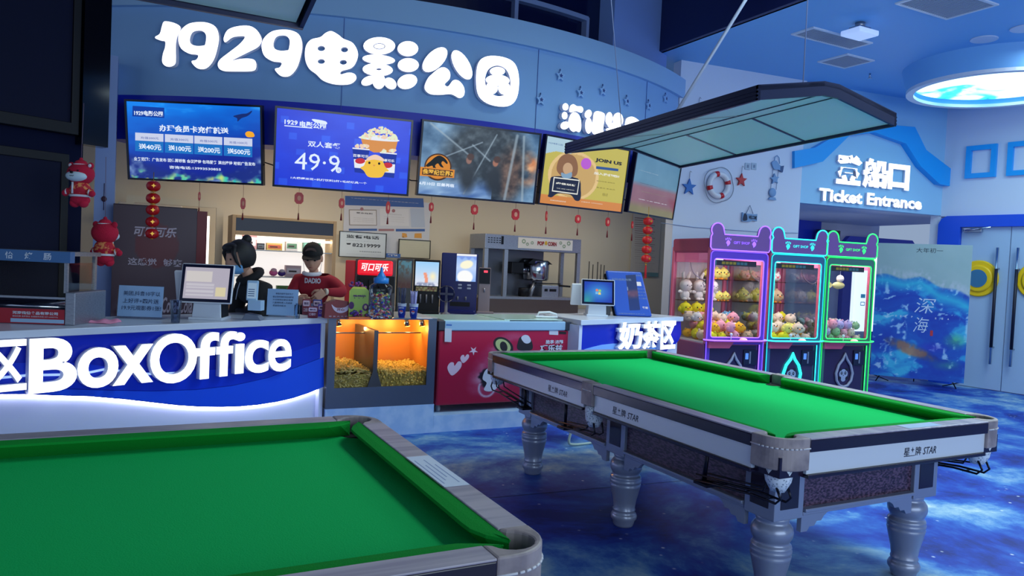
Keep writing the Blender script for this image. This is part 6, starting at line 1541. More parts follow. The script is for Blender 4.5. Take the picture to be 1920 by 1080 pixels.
s = Spot(800, 598, ZC, h=.05); b = B(); b.box(-.06, .07, -.03, .06, 0, .003, 0); b.box(-.02, .06, -.02, .03, .003, .0035, 1)
tag(b.obj('leaflet', [flat((215, 222, 235)), flat((235, 190, 180))], loc=s.p+V3(-.01, .04, 0), rotz=-.1), 'white and pink leaflet lying by the right cola cup', 'leaflet')

# ================================================================ HANGING DECORATIONS
LRED = mat('lantern_red', (205, 22, 32), .4); GOLD = mat('lantern_gold', (225, 170, 60), .3, .6); CORD = mat('cord_red', (120, 20, 24), .6)
def lantern_string(px, tops, p_bot, v, label):
    P0 = pv(px, tops[0], v); k_ = (P0-EYE_P).dot(CF)/F_PX
    t = thing('lantern_string', label, 'lantern string', (P0.x, v, P0.z), 0, 'strings of five round red lanterns')
    zz = [(tops[0]-y)*k_ for y in tops]
    b = B(); b.cyl((0, 0, 0.09), (0, 0, zz[-1]-.05), .003, n=6); b.obj('cord', GOLD, t)
    for z in zz[1:]:
        b = B(); prof = [(.012, -.046), (.03, -.043), (.050, -.03), (.058, -.012), (.060, 0), (.058, .012), (.050, .03), (.03, .043), (.012, .046)]
        b.lathe(prof, c=(0, 0, z), n=24, mi=0); b.lathe([(.022, .042), (.022, .05)], c=(0, 0, z), n=14, mi=1); b.lathe([(.022, -.05), (.022, -.042)], c=(0, 0, z), n=14, mi=1)
        put_shape(b, [star_pts(0, z, .020, .009, 4)], -.061, 0, 1); b.obj('lantern', [LRED, GOLD], t)
    b = B(); z = zz[-1]-.05; b.ball((0, 0, z-.02), .012, 1); b.lathe([(.006, z-.02), (.010, z-.05), (.016, (tops[0]-p_bot)*k_)][::-1], n=12, mi=0); b.obj('tassel', [LRED, GOLD], t)
lantern_string(288, (342, 349, 372, 394, 416, 438), 494, 7.38, 'string of five red lanterns hanging in front of the cola cooler')
lantern_string(1216, (402, 415, 432, 450, 468, 485), 522, 7.05, 'string of five red lanterns hanging in front of the price list')
SL = [(374, 346, 360, 376, 402, .35), (456, 349, 371, 392, 412, .55), (561, 352, 361, 382, 412, 1.0), (641, 358, 372, 390, 413, .75), (728, 364, 378, 400, 420, .45), (809, 370, 380, 396, 418, .7), (890, 374, 384, 402, 430, 1.0),
      (967, 380, 392, 412, 434, 1.0), (1025, 384, 396, 414, 438, .25), (1084, 390, 403, 418, 441, 1.0), (1140, 394, 408, 424, 445, .7), (1186, 398, 415, 428, 451, .35)]
WH_ = ['under the left half of the sea screen', 'under the right half of the sea screen', 'under the left of the blue combo screen', 'under the middle of the blue combo screen', 'over the notice board', 'below the left corner of the film screen',
       'below the middle of the film screen', 'below the right half of the film screen', 'seen edge-on between film and yellow screens', 'below the left half of the yellow screen', 'below the right of the yellow screen', 'by the left edge of the price list']
for (px, yt, y0, y1, yb, wd), wl in zip(SL, WH_):
    th = min(np.linspace(-38, 31, 280), key=lambda a: abs(((V3(*arc(a, AR-.06), 2.1)-EYE_P).dot(CR)/(V3(*arc(a, AR-.06), 2.1)-EYE_P).dot(CF))-(px-960)/F_PX))
    x, y = arc(th, AR+.02); P0 = V3(x, y, 0); k_ = (P0-EYE_P).dot(CF)/F_PX; P0 = pv(px, y0, y)
    t = thing('paper_lantern', 'small red paper lantern on a thread '+wl, 'lantern', P0, 0, 'small red paper lanterns under the screens')
    Z = lambda q: (y0-q)*k_; r = (y1-y0)*k_/2
    b = B(); b.cyl((0, 0, 2.505-P0.z), (0, 0, 0), .0015, n=6); b.cyl((0, 0, Z(y1)), (0, 0, Z(yb-12)), .0015, n=6); b.obj('thread', CORD, t)
    b = B(); w_ = .75*r*wd; hx = [(w_*.5, 0), (w_, -r*.45), (w_, -r*1.55), (w_*.5, -2*r), (-w_*.5, -2*r), (-w_, -r*1.55), (-w_, -r*.45), (-w_*.5, 0)]; b.prism(hx, -.008, .008, 0); put_shape(b, [ell(0, -r, w_*.45, r*.45, 10)], -.0095, 0, 1); b.obj('body', [LRED, mat('lantern_mark', (235, 150, 120), .5)], t)
    b = B(); b.lathe([(.010, Z(yb)), (.006, Z(yb-10)), (.004, Z(yb-13))], n=8); b.obj('tassel', CORD, t)
# small dark charm by the pillar
P0 = pv(195, 373, 7.585)
t = thing('hanging_charm', 'small dark charm on a thread against the blue pillar', 'charm', P0); b = B(); b.cyl((0, 0, .14), (0, 0, -.10), .003, n=6); b.ball((0, 0, 0), (.022, .01, .025)); b.obj('knot', mat('charm_dark', (60, 24, 50), .6), t)

# plush hanging bears
FURR = mat('plush_red', (196, 24, 60), .95, bump=(120, .4)); FURW = mat('plush_white', (225, 228, 235), .95, bump=(120, .4)); FURB = mat('plush_face_cream', (205, 225, 235), .95)
SUIT = mat_mix('bear_suit', (190, 24, 50), (235, 150, 90), 30, 2, .8, lo=.52, hi=.62)
def bear(px, py, v, h, k2, label, back=False):
    P0 = pv(px, py, v); s_ = k2
    t = thing('plush_bear', label, 'plush bear', P0, h, 'hanging red plush bears')
    b = B(); b.ball((0, 0, .26), (.105, .085, .088), 0, 20); b.obj('head', FURR, t)
    for x in (-1, 1):
        b = B(); b.ball((x*.085, 0, .325), (.026, .016, .026), 0, 12); b.ball((x*.085, -.010, .325), (.016, .012, .016), 1, 10); b.obj('ear', [FURR, FURW], t)
    b = B(); b.ball((0, -.045, .238), (.088, .055, .044), 0, 18); fc = b.obj('muzzle', FURB, t)
    b = B(); b.ball((0, -.102, .262), (.014, .01, .010), 0, 10); b.tube([(-.018, -.099, .238), (-.008, -.102, .232), (0, -.102, .238), (.008, -.102, .232), (.018, -.099, .238)], .002, 6); b.obj('nose', BLACK, fc)
    for x in (-1, 1): b = B(); b.ball((x*.035, -.078, .278), (.010, .006, .006), 0, 8); b.obj('eye', BLACK, t)
    b = B(); b.lathe([(.050, .325), (.050, .340), (.035, .36), (.012, .372)], n=20, mi=1); b.lathe([(.054, .322), (.054, .335)], n=20, mi=0); b.ball((0, 0, .375), .014, 1, 8); b.obj('cap', [FURW, FURR], t)
    b = B(); b.ball((0, 0, .135), (.082, .065, .075), 0, 18); b.obj('suit', SUIT, t)
    b = B(); b.lathe([(.078, .078), (.081, .084), (.080, .095)], n=22, sy=.8); b.lathe([(.008, .10), (.008, .19)], c=(-.02, -.062, 0), n=8); b.obj('trim', FURW, t)
    b = B(); b.ball((0, 0, .055), (.078, .062, .045), 0, 16); b.ball((-.038, -.01, .03), (.036, .04, .036), 0, 12); b.ball((.038, -.01, .03), (.036, .04, .036), 0, 12); b.obj('legs', FURR, t)
    for x in (-1, 1): b = B(); b.ball((x*.095, -.015, .12), (.034, .026, .026), 0, 12, rot=None); b.ball((x*.115, -.02, .105), (.028, .024, .026), 1, 12); b.ball((x*.10, -.016, .115), (.012, .030, .030), 2, 10); b.obj('arm', [SUIT, FURR, FURW], t)
    b = B(); b.cyl((0, 0, .375), (0.01, 0, .375+.55*s_), .002, n=6); b.obj('hanging_cord', mat('cord_pale', (120, 100, 120), .7), t)
    t.scale = (k2,)*3; return t
bear(150, 388, 5.42, CAMH-.15, .80, 'red plush bear in a festive suit, facing out, hung by the dark column')
bear(195, 498, 5.9, CAMH+PI-.2, .88, 'red plush bear seen from behind, hung lower in front of the pillar', True)

# ================================================================ WALL ORNAMENTS BY THE CLAW MACHINES
def on_wall(px, py, off=-.070): return WE.pt(px, py, off)
kW = (on_wall(1400, 330)-EYE_P).dot(CF)/F_PX
def star_ornament(px, py, r, c, label, thr=0):
    p_ = on_wall(px, py); t = thing('star_ornament', label, 'ornament', p_, WE.h, 'wooden star ornaments')
    b = B(); b.prism(star_pts(0, 0, r, r*.42), -.012, .012); b.obj('star', mat('star_%d_%d_%d' % c, c, .5), t)
    b = B(); b.tube([(0, 0, r), (0, 0, r+.07), (.01, 0, r+.10), (.03, 0, r+.085)], .003, 6); b.obj('hook', mat('hook_grey', (110, 115, 130), .4), t)
star_ornament(1310, 210, .09, (190, 170, 60), 'gold wooden star above the hanging lamp')
star_ornament(1292, 351, .11, (40, 110, 190), 'blue wooden star left of the lifebuoy')
star_ornament(1390, 338, .09, (190, 40, 50), 'red wooden star right of the lifebuoy')
p_ = on_wall(1348, 347, -.095); t = thing('lifebuoy', 'white lifebuoy ornament with red bands and a rope on the wall', 'lifebuoy', p_, WE.h)
def torus(b, R_, r, z=0, mi=0, sx=1, n=40, y=0):
    b.tube([(R_*math.cos(2*PI*i/n)*sx, y, z+R_*math.sin(2*PI*i/n)) for i in range(n)], r, 10, mi, closed=True)
b = B(); torus(b, .145, .036); b.obj('ring', WHT, t)
for a in (.3, .3+PI/2, .3+PI, .3+1.5*PI):
    b = B(); b.tube([(.145*math.cos(a+q), 0, .145*math.sin(a+q)) for q in (-.17, -.08, 0, .08, .17)], .039, 12); b.obj('band', RED, t)
b = B(); b.tube([(.215*math.cos(a)*(1+.12*abs(math.sin(2*(a-.3)))), 0, .215*math.sin(a)*(1+.12*abs(math.sin(2*(a-.3))))) for a in [2*PI*i/48 for i in range(48)]], .006, 6, closed=True); b.obj('rope', mat('rope_grey', (150, 160, 175), .8), t)
# helm or crab like wall hook partly hidden by the lamp
p_ = on_wall(1391, 200); t = thing('wall_ornament', 'dark-legged crab ornament showing above the hanging lamp', 'ornament', p_, WE.h)
b = B(); b.ball((0, 0, -.04), (.16, .03, .07), 0, 18); b.obj('shell', mat('crab_blue_grey', (90, 110, 150), .5), t)
for x, z, r_ in ((-.15, .06, .5), (-.10, .04, .35), (.07, .09, -.05), (.13, .09, -.15)):
    b = B(); b.cyl((x, 0, -.02), (x-math.sin(r_)*.12, 0, z+.03), .014, .010, n=10); b.obj('leg', mat('crab_dark', (26, 34, 74), .5), t)
# switch plates
for i, px in enumerate((1401, 1413)):
    p_ = on_wall(px, 312, -.05); b = B(); b.rbox(-.042, .042, -.012, 0, -.045, .045, .004, 0); b.box(-.015, .015, -.014, -.012, -.02, .02, 1)
    tag(b.obj('wall_socket', [mat('socket_grey', (165, 185, 205), .4), mat('socket_mark', (110, 130, 160), .4)], loc=p_, rotz=WE.h), ('left' if i == 0 else 'right')+' one of the two pale wall sockets above the red star', 'wall socket', 'wall sockets')
# fish, star and lantern hanger
p_ = on_wall(1455, 330); t = thing('wall_hanger', 'hanging wooden fish, starfish and lantern ornament in pale blue', 'ornament', p_, WE.h)
HZ = lambda y: (330-y)*kW; HX = lambda x: (x-1455)*kW
HB = mat('hanger_pale', (120, 160, 205), .5); HD = mat('hanger_dark', (50, 80, 130), .5)
b = B(); b.tube([(HX(1449), 0, HZ(306)), (HX(1450), 0, HZ(295)), (HX(1455), 0, HZ(291)), (HX(1460), 0, HZ(295)), (HX(1462), 0, HZ(306))], .006, 8); b.obj('handle', HB, t)
b = B(); b.prism(SC([(HX(1443), HZ(305)), (HX(1452), HZ(301)), (HX(1460), HZ(308)), (HX(1470), HZ(313)), (HX(1468), HZ(321)), (HX(1460), HZ(318)), (HX(1450), HZ(318)), (HX(1445), HZ(312))]), -.012, .012); b.obj('fish', HB, t)
b = B(); b.prism([(HX(1463), HZ(311)), (HX(1471), HZ(309)), (HX(1469), HZ(322)), (HX(1463), HZ(320))], -.014, .014); b.obj('tail', HD, t)
b = B(); b.prism(star_pts(HX(1452), HZ(336), .075, .035, 5, PI/2+.15), -.012, .012); b.obj('starfish', HB, t)
b = B(); b.ball((HX(1449), 0, HZ(362)), (.060, .02, .062)); b.prism([(HX(1440), HZ(376)), (HX(1458), HZ(376)), (HX(1455), HZ(371)), (HX(1443), HZ(371))], -.012, .012); b.obj('buoy', HB, t)
b = B()
for x in (1447, 1460): b.cyl((HX(x), 0, HZ(318)), (HX(x-3), 0, HZ(356)), .003, n=6)
b.obj('cords', HD, t)
# welcome sign
p_ = on_wall(1405, 408); t = thing('welcome_sign', 'small wooden welcome sign hung on a cord above the claw machines', 'sign', p_, WE.h)
HZ = lambda y: (408-y)*kW; HX = lambda x: (x-1405)*kW
b = B(); b.prism([(HX(1388), HZ(416)), (HX(1388), HZ(399)), (HX(1391), HZ(401)), (HX(1418), HZ(401)), (HX(1422), HZ(400)), (HX(1422), HZ(414)), (HX(1412), HZ(413)), (HX(1405), HZ(416))], -.01, .01); b.obj('board', HB, t)
b = B(); b.tube([(HX(1397), 0, HZ(401)), (HX(1405), 0, HZ(385)), (HX(1413), 0, HZ(400))], .004, 6); b.obj('cord', HD, t)
b = B(); put_text(b, 'WELCOME', HX(1402), HX(1421), HZ(411), HZ(404), -.012, 0, .05); put_shape(b, [SC([(HX(1389), HZ(414)), (HX(1392), HZ(401)), (HX(1398), HZ(404)), (HX(1399), HZ(413))])], -.012); b.obj('lettering', mat('sign_dark', (24, 40, 74), .5), t)
# loose wires on the wall
b = B(); pts = [on_wall(x, y, -.06) for x, y in ((1240, 418), (1300, 426), (1370, 431), (1440, 436), (1496, 437))]; b.tube(pts, .004, 6)
tag(b.obj('wall_cable', mat('cable_pale', (130, 155, 195), .5)), 'thin pale cable running along the wall above the claw machines', 'cable')
# wall stand panel, banner
P1, P2 = pz(1631, 702, .10), pz(1807, 719, .10)
bw = (P2-P1).length; hb = math.atan2(P2.y-P1.y, P2.x-P1.x); BH = 1.96
t = thing('film_banner', 'tall blue sea film banner with white 深海 writing, standing by the door', 'banner', (P1.x, P1.y, 0), hb)
def bann(X, Z):
    n = fbm(X*4+Z*2, Z*7, 5, 91); n2 = fbm(X*3+n*2.2, Z*9+n*2, 4, 92); sky = lerp((150, 178, 178), (168, 190, 190), n); c = lerp((8, 52, 170), (20, 120, 205), n2*1.7-.35)
    c = lerp_arr(c, c*0+np.array([64, 190, 225]), np.clip((n2-.56)*7, 0, 1)*.9); c = lerp_arr(c, c*0+np.array([190, 225, 245]), np.clip((fbm(X*14, Z*22+n2*8, 3, 95)-.66)*9, 0, 1)*.8)
    sea_z = .75-.03*X-.16*np.clip(X-.5, 0, 1)**1.0*1.2+.012*np.sin(X*16); c = lerp_arr(c, c*0+np.array([50, 195, 220]), np.clip(1-np.abs(Z-(sea_z-.035-.10*np.clip(X-.45, 0, .4)))/(.045+.04*n), 0, 1)*.85)
    foam = np.clip(1-np.abs(Z-sea_z-.03)/.05, 0, 1)*np.clip((fbm(X*40, Z*40, 2, 96)-.35)*3, 0, 1); c = lerp_arr(c, sky, np.clip((Z-sea_z)*60, 0, 1)); c = lerp_arr(c, c*0+np.array([200, 205, 215]), foam*.7)
    w_ = np.clip(1-np.hypot((X-.42-.9*(.2-Z)*-.4)/.34, (Z-.21+.22*(X-.45))/.055), 0, 1)*(fbm(X*26, Z*26, 2, 97)*1.3); c = lerp_arr(c, lerp((120, 80, 70), (200, 150, 110), n2), np.clip(w_*2.4, 0, .9))
    g = np.clip(1-np.hypot((X-.88)/.14, (Z-.30)/.07), 0, 1)+np.clip(1-np.hypot((X-.8)/.2, (Z-.12)/.05), 0, 1); c = lerp_arr(c, c*0+np.array([90, 190, 120]), np.clip(g, 0, 1)*n2*1.2); 
    v = np.clip(1-np.hypot((X-.66)/.17, (Z-.24)/.05), 0, 1); c = lerp_arr(c, c*0+np.array([70, 50, 190]), v*n2*1.5); return c
paint('print', t, 0, bw, .10, .10+BH, 110, 170, bann, mat_vcol('banner_cloth', 0, .6), y=0)
b = B(); b.box(0, bw, .002, .004, .10, .10+BH); b.obj('backing', WHT, t)
b = B()
b.cyl((.08, .10, .0), (bw-.02, .03, 2.05), .008); b.cyl((bw-.08, .10, 0), (.02, .03, 2.05), .008); b.cyl((bw/2, .07, 1.0), (bw/2, .5, .0), .008)
b.cyl((.0, .02, .12), (.25, .12, 0.02), .007); b.cyl((bw, .02, .12), (bw-.25, .12, .02), .007); b.obj('stand', BLACK, t)
b = B()
put_text(b, '大年初一', bw*.42, bw*.70, BH+.10-.125, BH+.10-.055, -.002, 1, 0)
put_text(b, '深', bw*.44, bw*.66, 1.06, 1.28, -.002, 0, -.005, shear=.2); put_text(b, '海', bw*.44, bw*.60, .78, 1.0, -.002, 0, -.005, shear=.2)
for ch, x in (('D', .24), ('E', .29), ('E', .34), ('P', .41), ('S', .66), ('E', .73), ('A', .79)): put_text(b, ch, bw*x, bw*(x+.017), .985, 1.01, -.002, 0, .03)
put_shape(b, [rrect(bw*.62, bw*.65, .74, .82, .008)], -.002, 0, 2)
b.obj('lettering', [flat((205, 222, 240)), flat((50, 60, 70)), flat((190, 50, 60))], t)
# lit directory board behind the green machine
pa, pb_ = WE.pt(1597, 620, .55), WE.pt(1632, 630, .55)
t = thing('directory_board', 'bright white lit board with small blue tiles behind the green claw machine', 'lit board', (pa.x, pa.y, 0), WE.h)
w_ = (pb_-pa).length*1.15; zt = WE.pt(1640, 466, .55).z; zb_ = .70
b = B(); b.box(0, w_, .0, .06, zb_, zt); b.obj('lit_panel', mat('lit_board_white', (250, 250, 255), .5, 0, 1.25, (240, 248, 255)), t)
b = B(); b.box(.06, w_-.06, .01, .05, .0, zb_); b.box(-.02, w_+.02, -.12, .18, 0, .02); b.obj('stand', mat('board_stand', (180, 190, 210), .4), t)
b = B()
for x, z, f in ((.14, 1.22, 1), (.30, 1.22, 0), (.14, 1.10, 0), (.30, 1.10, 0)):
    if f: b.box(x, x+.09, -.003, 0, z, z+.06)
    else: put_shape(b, [[(x, z), (x+.09, z), (x+.09, z+.06), (x, z+.06)], [(x+.012, z+.012), (x+.078, z+.012), (x+.078, z+.048), (x+.012, z+.048)]], -.002)
b.obj('tiles', flat((60, 150, 200), .7), t)
# white bent-tube stool foot seen under the table
b = B(); q = [pz(1062, 833, .012), pz(1075, 803, .012)]
P_ = [pz(1066, 832, .012), pz(1118, 828, .012), pz(1124, 815, .012), pz(1112, 797, .0)+V3(0, 0, .10), pz(1085, 797, .0)+V3(0, 0, .32), pz(1078, 805, .0)+V3(0, 0, .20), pz(1066, 832, .012)]
P_ = [pz(1064, 831, .013), pz(1072, 834, .013), pz(1118, 829, .013), pz(1125, 822, .013)]
A_, B2, C_, D2 = P_[0], P_[1], P_[2], P_[3]
top1 = pz(1078, 834, 0)+V3(0, 0, .33); top2 = pz(1106, 830, 0)+V3(0, 0, .33)
b.tube(smooth_open([top1, (top1+B2)/2+V3(-.02, 0, -.02), B2+V3(-.03, 0, .03), B2+V3(.02, 0, 0), C_-V3(.02, 0, 0), C_+V3(.03, 0, .03), (top2+C_)/2+V3(.03, 0, 0), top2], 5), .011, 10)
o = b.obj('stool_frame', mat('tube_pale_green', (180, 200, 190), .35)); 
t = thing('stool', 'low stool with pale bent-tube legs beyond the middle leg of the far table', 'stool', ((top1.x+top2.x)/2, (top1.y+top2.y)/2+.1, 0), 0)
o.parent = t; o.matrix_parent_inverse = Matrix.Identity(4); o.data.transform(Matrix.Translation(-t.location)); o.name = 'leg'
b = B(); b.lathe([(.15, .33), (.16, .34), (.16, .365), (.14, .375)], n=28); b.obj('seat', mat('stool_seat', (60, 70, 90), .5), t)
# ================================================================ CLAW MACHINES
Scl = pz(1612, 731, 0)*.9
KP = Plane(Scl.x, Scl.y, math.radians(-8)); kK = None
PINK = mat('claw_pink', (226, 110, 140), .35); MAUV = mat('claw_sign_mauve', (120, 80, 150), .4); DPNL = mat('claw_door_dark', (50, 40, 76), .15)
GREYI = mat('claw_inner_grey', (205, 200, 205), .5); CGL = mat_glass('claw_glass', (246, 248, 250), .22)
ORED = mat('salmon_shelf', (235, 150, 130), .4)
def claw(label, px0, px1, neon, dim, open_back=False):
    a0 = KP.xz(px0, 636)[0]; a1 = KP.xz(px1, 638)[0]; cx = (a0+a1)/2; w_ = (a1-a0); h_ = w_/2
    o = KP.w(cx, 0); t = thing('claw_machine', label, 'claw machine', (o.x, o.y, 0), KP.h, 'row of three claw machines')
    pxm = (px0+px1)/2
    Z = lambda y: KP.xz(pxm, y)[1]
    zs = .765; zw = 1.67; zc = 1.76; D_ = .80; h2 = h_-.005
    NE = mat('neon_%d_%d_%d' % neon, neon, .4, 0, 2.0); ND = mat('neon_soft_%d_%d_%d' % neon, neon, .4, 0, .55); FRM = mat('claw_frame_%d' % dim[2], dim, .35)
    b = B(); b.box(-h2, h2, .02, D_, 0, .70); b.obj('base', mat('claw_base_pink', (150, 84, 120), .4), t, bevel=.01)
    b = B(); b.box(-h2+.01, h2-.01, .03, D_-.01, .70, .715); b.obj('prize_floor', GREYI, t)
    for x in (-h2, h2-.05):
        for y in (.0, D_-.05):
            b = B(); b.box(x, x+.05, y+.002, y+.05, .70, 1.80); b.obj('post', PINK, t, bevel=.006)
    b = B(); b.rbox(-h2, h2, .012, D_, 1.73, 1.90, .025); b.obj('header', mat('claw_header', (170, 70, 105), .35), t)
    b = B(); b.box(-h2+.03, -h2+.04, .05, D_-.05, 1.62, 1.73); b.box(h2-.04, h2-.03, .05, D_-.05, 1.62, 1.73); b.obj('inner_strip', mat('claw_inner_pink', (245, 120, 165), .4, 0, .25), t)
    if not open_back: b = B(); b.box(-h2+.05, h2-.05, D_-.02, D_-.01, .715, 1.73); b.obj('back_panel', GREYI, t)
    else: b = B(); b.box(-h2+.05, h2-.05, D_-.02, D_-.015, .715, 1.73); b.obj('back_glass', CGL, t)
    for x in (-h2+.015, h2-.02):
        b = B(); b.box(x, x+.004, .05, D_-.05, .715, 1.73); b.obj('side_glass', CGL, t)
    b = B(); b.box(-h2+.055, h2-.055, .018, .022, .78, zw-.01); b.obj('front_glass', CGL, t)
    # front frame with neon inside and outside edges
    b = B(); fo = rrect(-h2, h2, 0.0, zc, .05); fi = rrect(-h2+.055, h2-.055, .78, zw, .03); fd = rrect(-h2+.055, h2-.055, .03, .70, .01)
    put_shape(b, [fo, fi, fd], 0, .012); b.obj('front_frame', FRM, t)
    def ring(name, pts, r, m, y=-.014, closed=True): b = B(); b.tube([(x, y, z) for x, z in pts], r, 6, closed=closed); return b.obj(name, m, t)
    ring('neon_outer', rrect(-h2+.004, h2-.004, 0.01, zc-.004, .05), .007, ND); ring('neon_inner', fi, .006, NE if dim[0] < 60 else NE, -.012)
    ring('neon_lower', [(h2-.055, .03), (h2-.055, .70)], .006, NE, closed=False)
    # sign with ears
    e = .082; zb, zt = zc+.01, 1.975; hx = h2+.012
    P_ = [(-hx, zb+.03), (-hx+.02, zb), (hx-.02, zb), (hx, zb+.03), (hx, zt-.06), (hx-.015, zt-.03)]
    P_ += [(hx-e+e*math.cos(a)+.0, zt+.012+e*math.sin(a)) for a in np.linspace(-.1, PI-.15, 10)]+[(hx-2*e-.012, zt-.03)]
    L_ = [(-x, z) for x, z in P_[::-1]][:-0 or None]
    left = [(-x, z) for x, z in P_[4:]][::-1]
    poly = P_+left
    b = B(); b.prism(poly, -.02, .01); b.obj('sign', MAUV, t)
    ring('neon_sign', poly, .008, NE, -.020)
    b = B(); put_text(b, 'GIFT SHOP', -.10, .115, 1.845, 1.875, -.022, 0, .0)
    for sx_ in (-1, 1):
        put_shape(b, [SC([(sx_*.175-.025, 1.855), (sx_*.175, 1.885), (sx_*.175+.028, 1.862), (sx_*.175+.02, 1.835), (sx_*.175-.005, 1.815), (sx_*.175-.012, 1.835)])], -.022)
        for q in (-.03, -.01, .012, .033): put_shape(b, [ell(sx_*.175+q, 1.905-abs(q)*.4, .006, .013, 8)], -.022)
    b.obj('sign_print', mat('sign_neon_%d' % neon[1], neon, .4, 0, 1.6), t)
    # strip above the window
    b = B(); b.box(-h2+.06, h2-.14, .012, .016, zw-.075, zw-.015, 0); b.box(-h2+.06, -h2+.10, .010, .012, zw-.075, zw-.015, 1)
    for i in range(7): b.box(-h2+.17+i*.05, -h2+.21+i*.05, .010, .012, zw-.06, zw-.03, 2 if i < 4 else 1)
    b.obj('window_strip', [mat('strip_dark', (40, 40, 50), .4), flat((70, 150, 190), .3), flat((170, 170, 50), .35)], t)
    # control shelf
    b = B(); b.plan([(-h_-.02, .0), (-h_-.02, -.03), (-h_+.05, -.10), (h_-.1, -.10), (h_+.02, -.03), (h_+.02, .0)], zs-.03, zs-.012); b.obj('control_shelf', mat('claw_shelf', (170, 60, 110), .3), t)
    b = B(); b.tube([(-h_-.02, -.0, zs-.012), (-h_-.02, -.035, zs-.012), (-h_+.05, -.105, zs-.012), (h_-.1, -.105, zs-.012), (h_+.02, -.035, zs-.012), (h_+.02, 0, zs-.012)], .009, 6); b.obj('shelf_neon', NE, t)
    b = B(); b.prism([(-h_+.02, .735), (-h_+.02, .66), (-.10, .66), (-.04, .735)], -.05, .0); b.obj('shelf_bracket', mat('claw_bracket', (200, 84, 120), .4), t)
    b = B(); b.cyl((-.09, -.055, zs-.012), (-.09, -.055, zs+.05), .006, n=8); b.ball((-.09, -.055, zs+.055), .018, 0, 10); b.obj('joystick', WHT, t)
    b = B(); b.lathe([(.045, 0), (.040, .015), (.02, .026)], c=(.08, -.055, zs-.011), n=18); b.obj('push_button', mat('button_glow', (255, 190, 190), .4, 0, .5), t)
    # lower door with drop-shaped tube, panda face and coin box
    b = B(); b.box(-h2+.056, h2-.056, .006, .016, .03, .69); b.obj('door', DPNL, t)
    cz = .36; drop = [(-.0, cz+.24), (-.03, cz+.17), (-.09, cz+.10), (-.125, cz), (-.11, cz-.09), (-.06, cz-.15), (0, cz-.165), (.06, cz-.15), (.11, cz-.09), (.125, cz), (.09, cz+.10), (.03, cz+.17)]
    lit = neon[0] < 60 and neon[2] > 150
    b = B(); b.tube([(x-.0, -.008, z) for x, z in drop], .017, 8, closed=True); b.obj('drop_tube', NE if lit else mat('tube_off', (150, 155, 180), .3), t)
    b = B(); 
    put_shape(b, [ell(0, cz-.01, .065, .058)], .002, 0, 0)
    for x in (-1, 1): put_shape(b, [ell(x*.045, cz+.045, .02, .018, 10)], .001, 0, 1); put_shape(b, [ell(x*.028, cz, .016, .02, 10)], .001, 0, 1); put_shape(b, [ell(x*.028, cz+.002, .006, .008, 8)], .0, 0, 0); put_shape(b, [ell(x*.055, cz-.06, .022, .02, 10)], .001, 0, 1)
    put_shape(b, [ell(0, cz-.028, .007, .005, 8)], .001, 0, 1); put_shape(b, [ell(0, cz-.075, .035, .03, 12)], .0025, 0, 0)
    b.obj('panda_print', [flat((150, 165, 195)), flat((14, 18, 40))], t)
    b = B(); b.rbox(.13, h2-.075, -.012, .008, .46, .64, .006, 0); b.box(.205, .225, -.015, -.012, .48, .62, 1); b.box(.15, .19, -.016, -.012, .53, .60, 2); b.obj('coin_box', [mat('coin_dark', (18, 26, 56), .3), STEEL, mat('coin_blue', (90, 140, 220), .3, 0, .6)], t)
    # crane: rail, trolley, cable and claw
    b = B(); b.box(-h2+.05, h2-.05, .38, .41, 1.68, 1.70); b.box(-.08, .02, .33, .46, 1.62, 1.68); b.obj('crane_rail', STEEL, t)
    b = B(); b.tube(smooth_open([(-h2+.06, .5, 1.66), (-h2+.12, .5, 1.50), (-.12, .5, 1.42), (-.02, .5, 1.48), (.02, .45, 1.64)]), .006, 6); b.obj('crane_cable', mat('cable_lilac', (150, 140, 160), .5), t)
    b = B(); b.cyl((-.20, .30, 1.62), (-.20, .30, 1.46), .004, n=6); b.lathe([(.02, 1.42), (.026, 1.46)], c=(-.20, .30, 0), n=12)
    for k in range(3): a = k*2*PI/3; b.tube([(-.20+.02*math.cos(a), .30+.02*math.sin(a), 1.43), (-.20+.06*math.cos(a), .30+.06*math.sin(a), 1.38), (-.20+.03*math.cos(a), .30+.03*math.sin(a), 1.33)], .005, 6)
    b.obj('claw', STEEL, t)
    b = B(); b.box(-h2+.08, h2-.08, .10, .14, 1.715, 1.725); b.obj('light_strip', mat('claw_white_light', (255, 250, 246), .5, 0, 12), t)
    if not open_back:
        for z in (SHZ[0], SHZ[1]): b = B(); b.box(-h2+.055, h2-.055, D_-.21, D_-.03, z-.012, z); b.obj('prize_shelf', mat_glass('shelf_clear', (240, 225, 215), .5), t)
    c_ = KP.w(cx, .30, 1.71); area('claw_machine_light', c_, .5, 5.0, (1, .93, .9), rot=(0, 0, KP.h), sy=.3)
    return t, KP.w(cx, 0), h2
SHZ = (1.165, 1.43)
CM = [claw('claw machine outlined in violet neon, leftmost of the row', 1322, 1431, (140, 90, 255), (96, 60, 190)),
      claw('claw machine outlined in turquoise neon with a glowing drop ring, in the middle', 1436, 1538, (40, 225, 215), (50, 100, 140)),
      claw('claw machine outlined in green neon, rightmost of the row', 1539, 1631, (40, 235, 100), (60, 110, 105), True)]
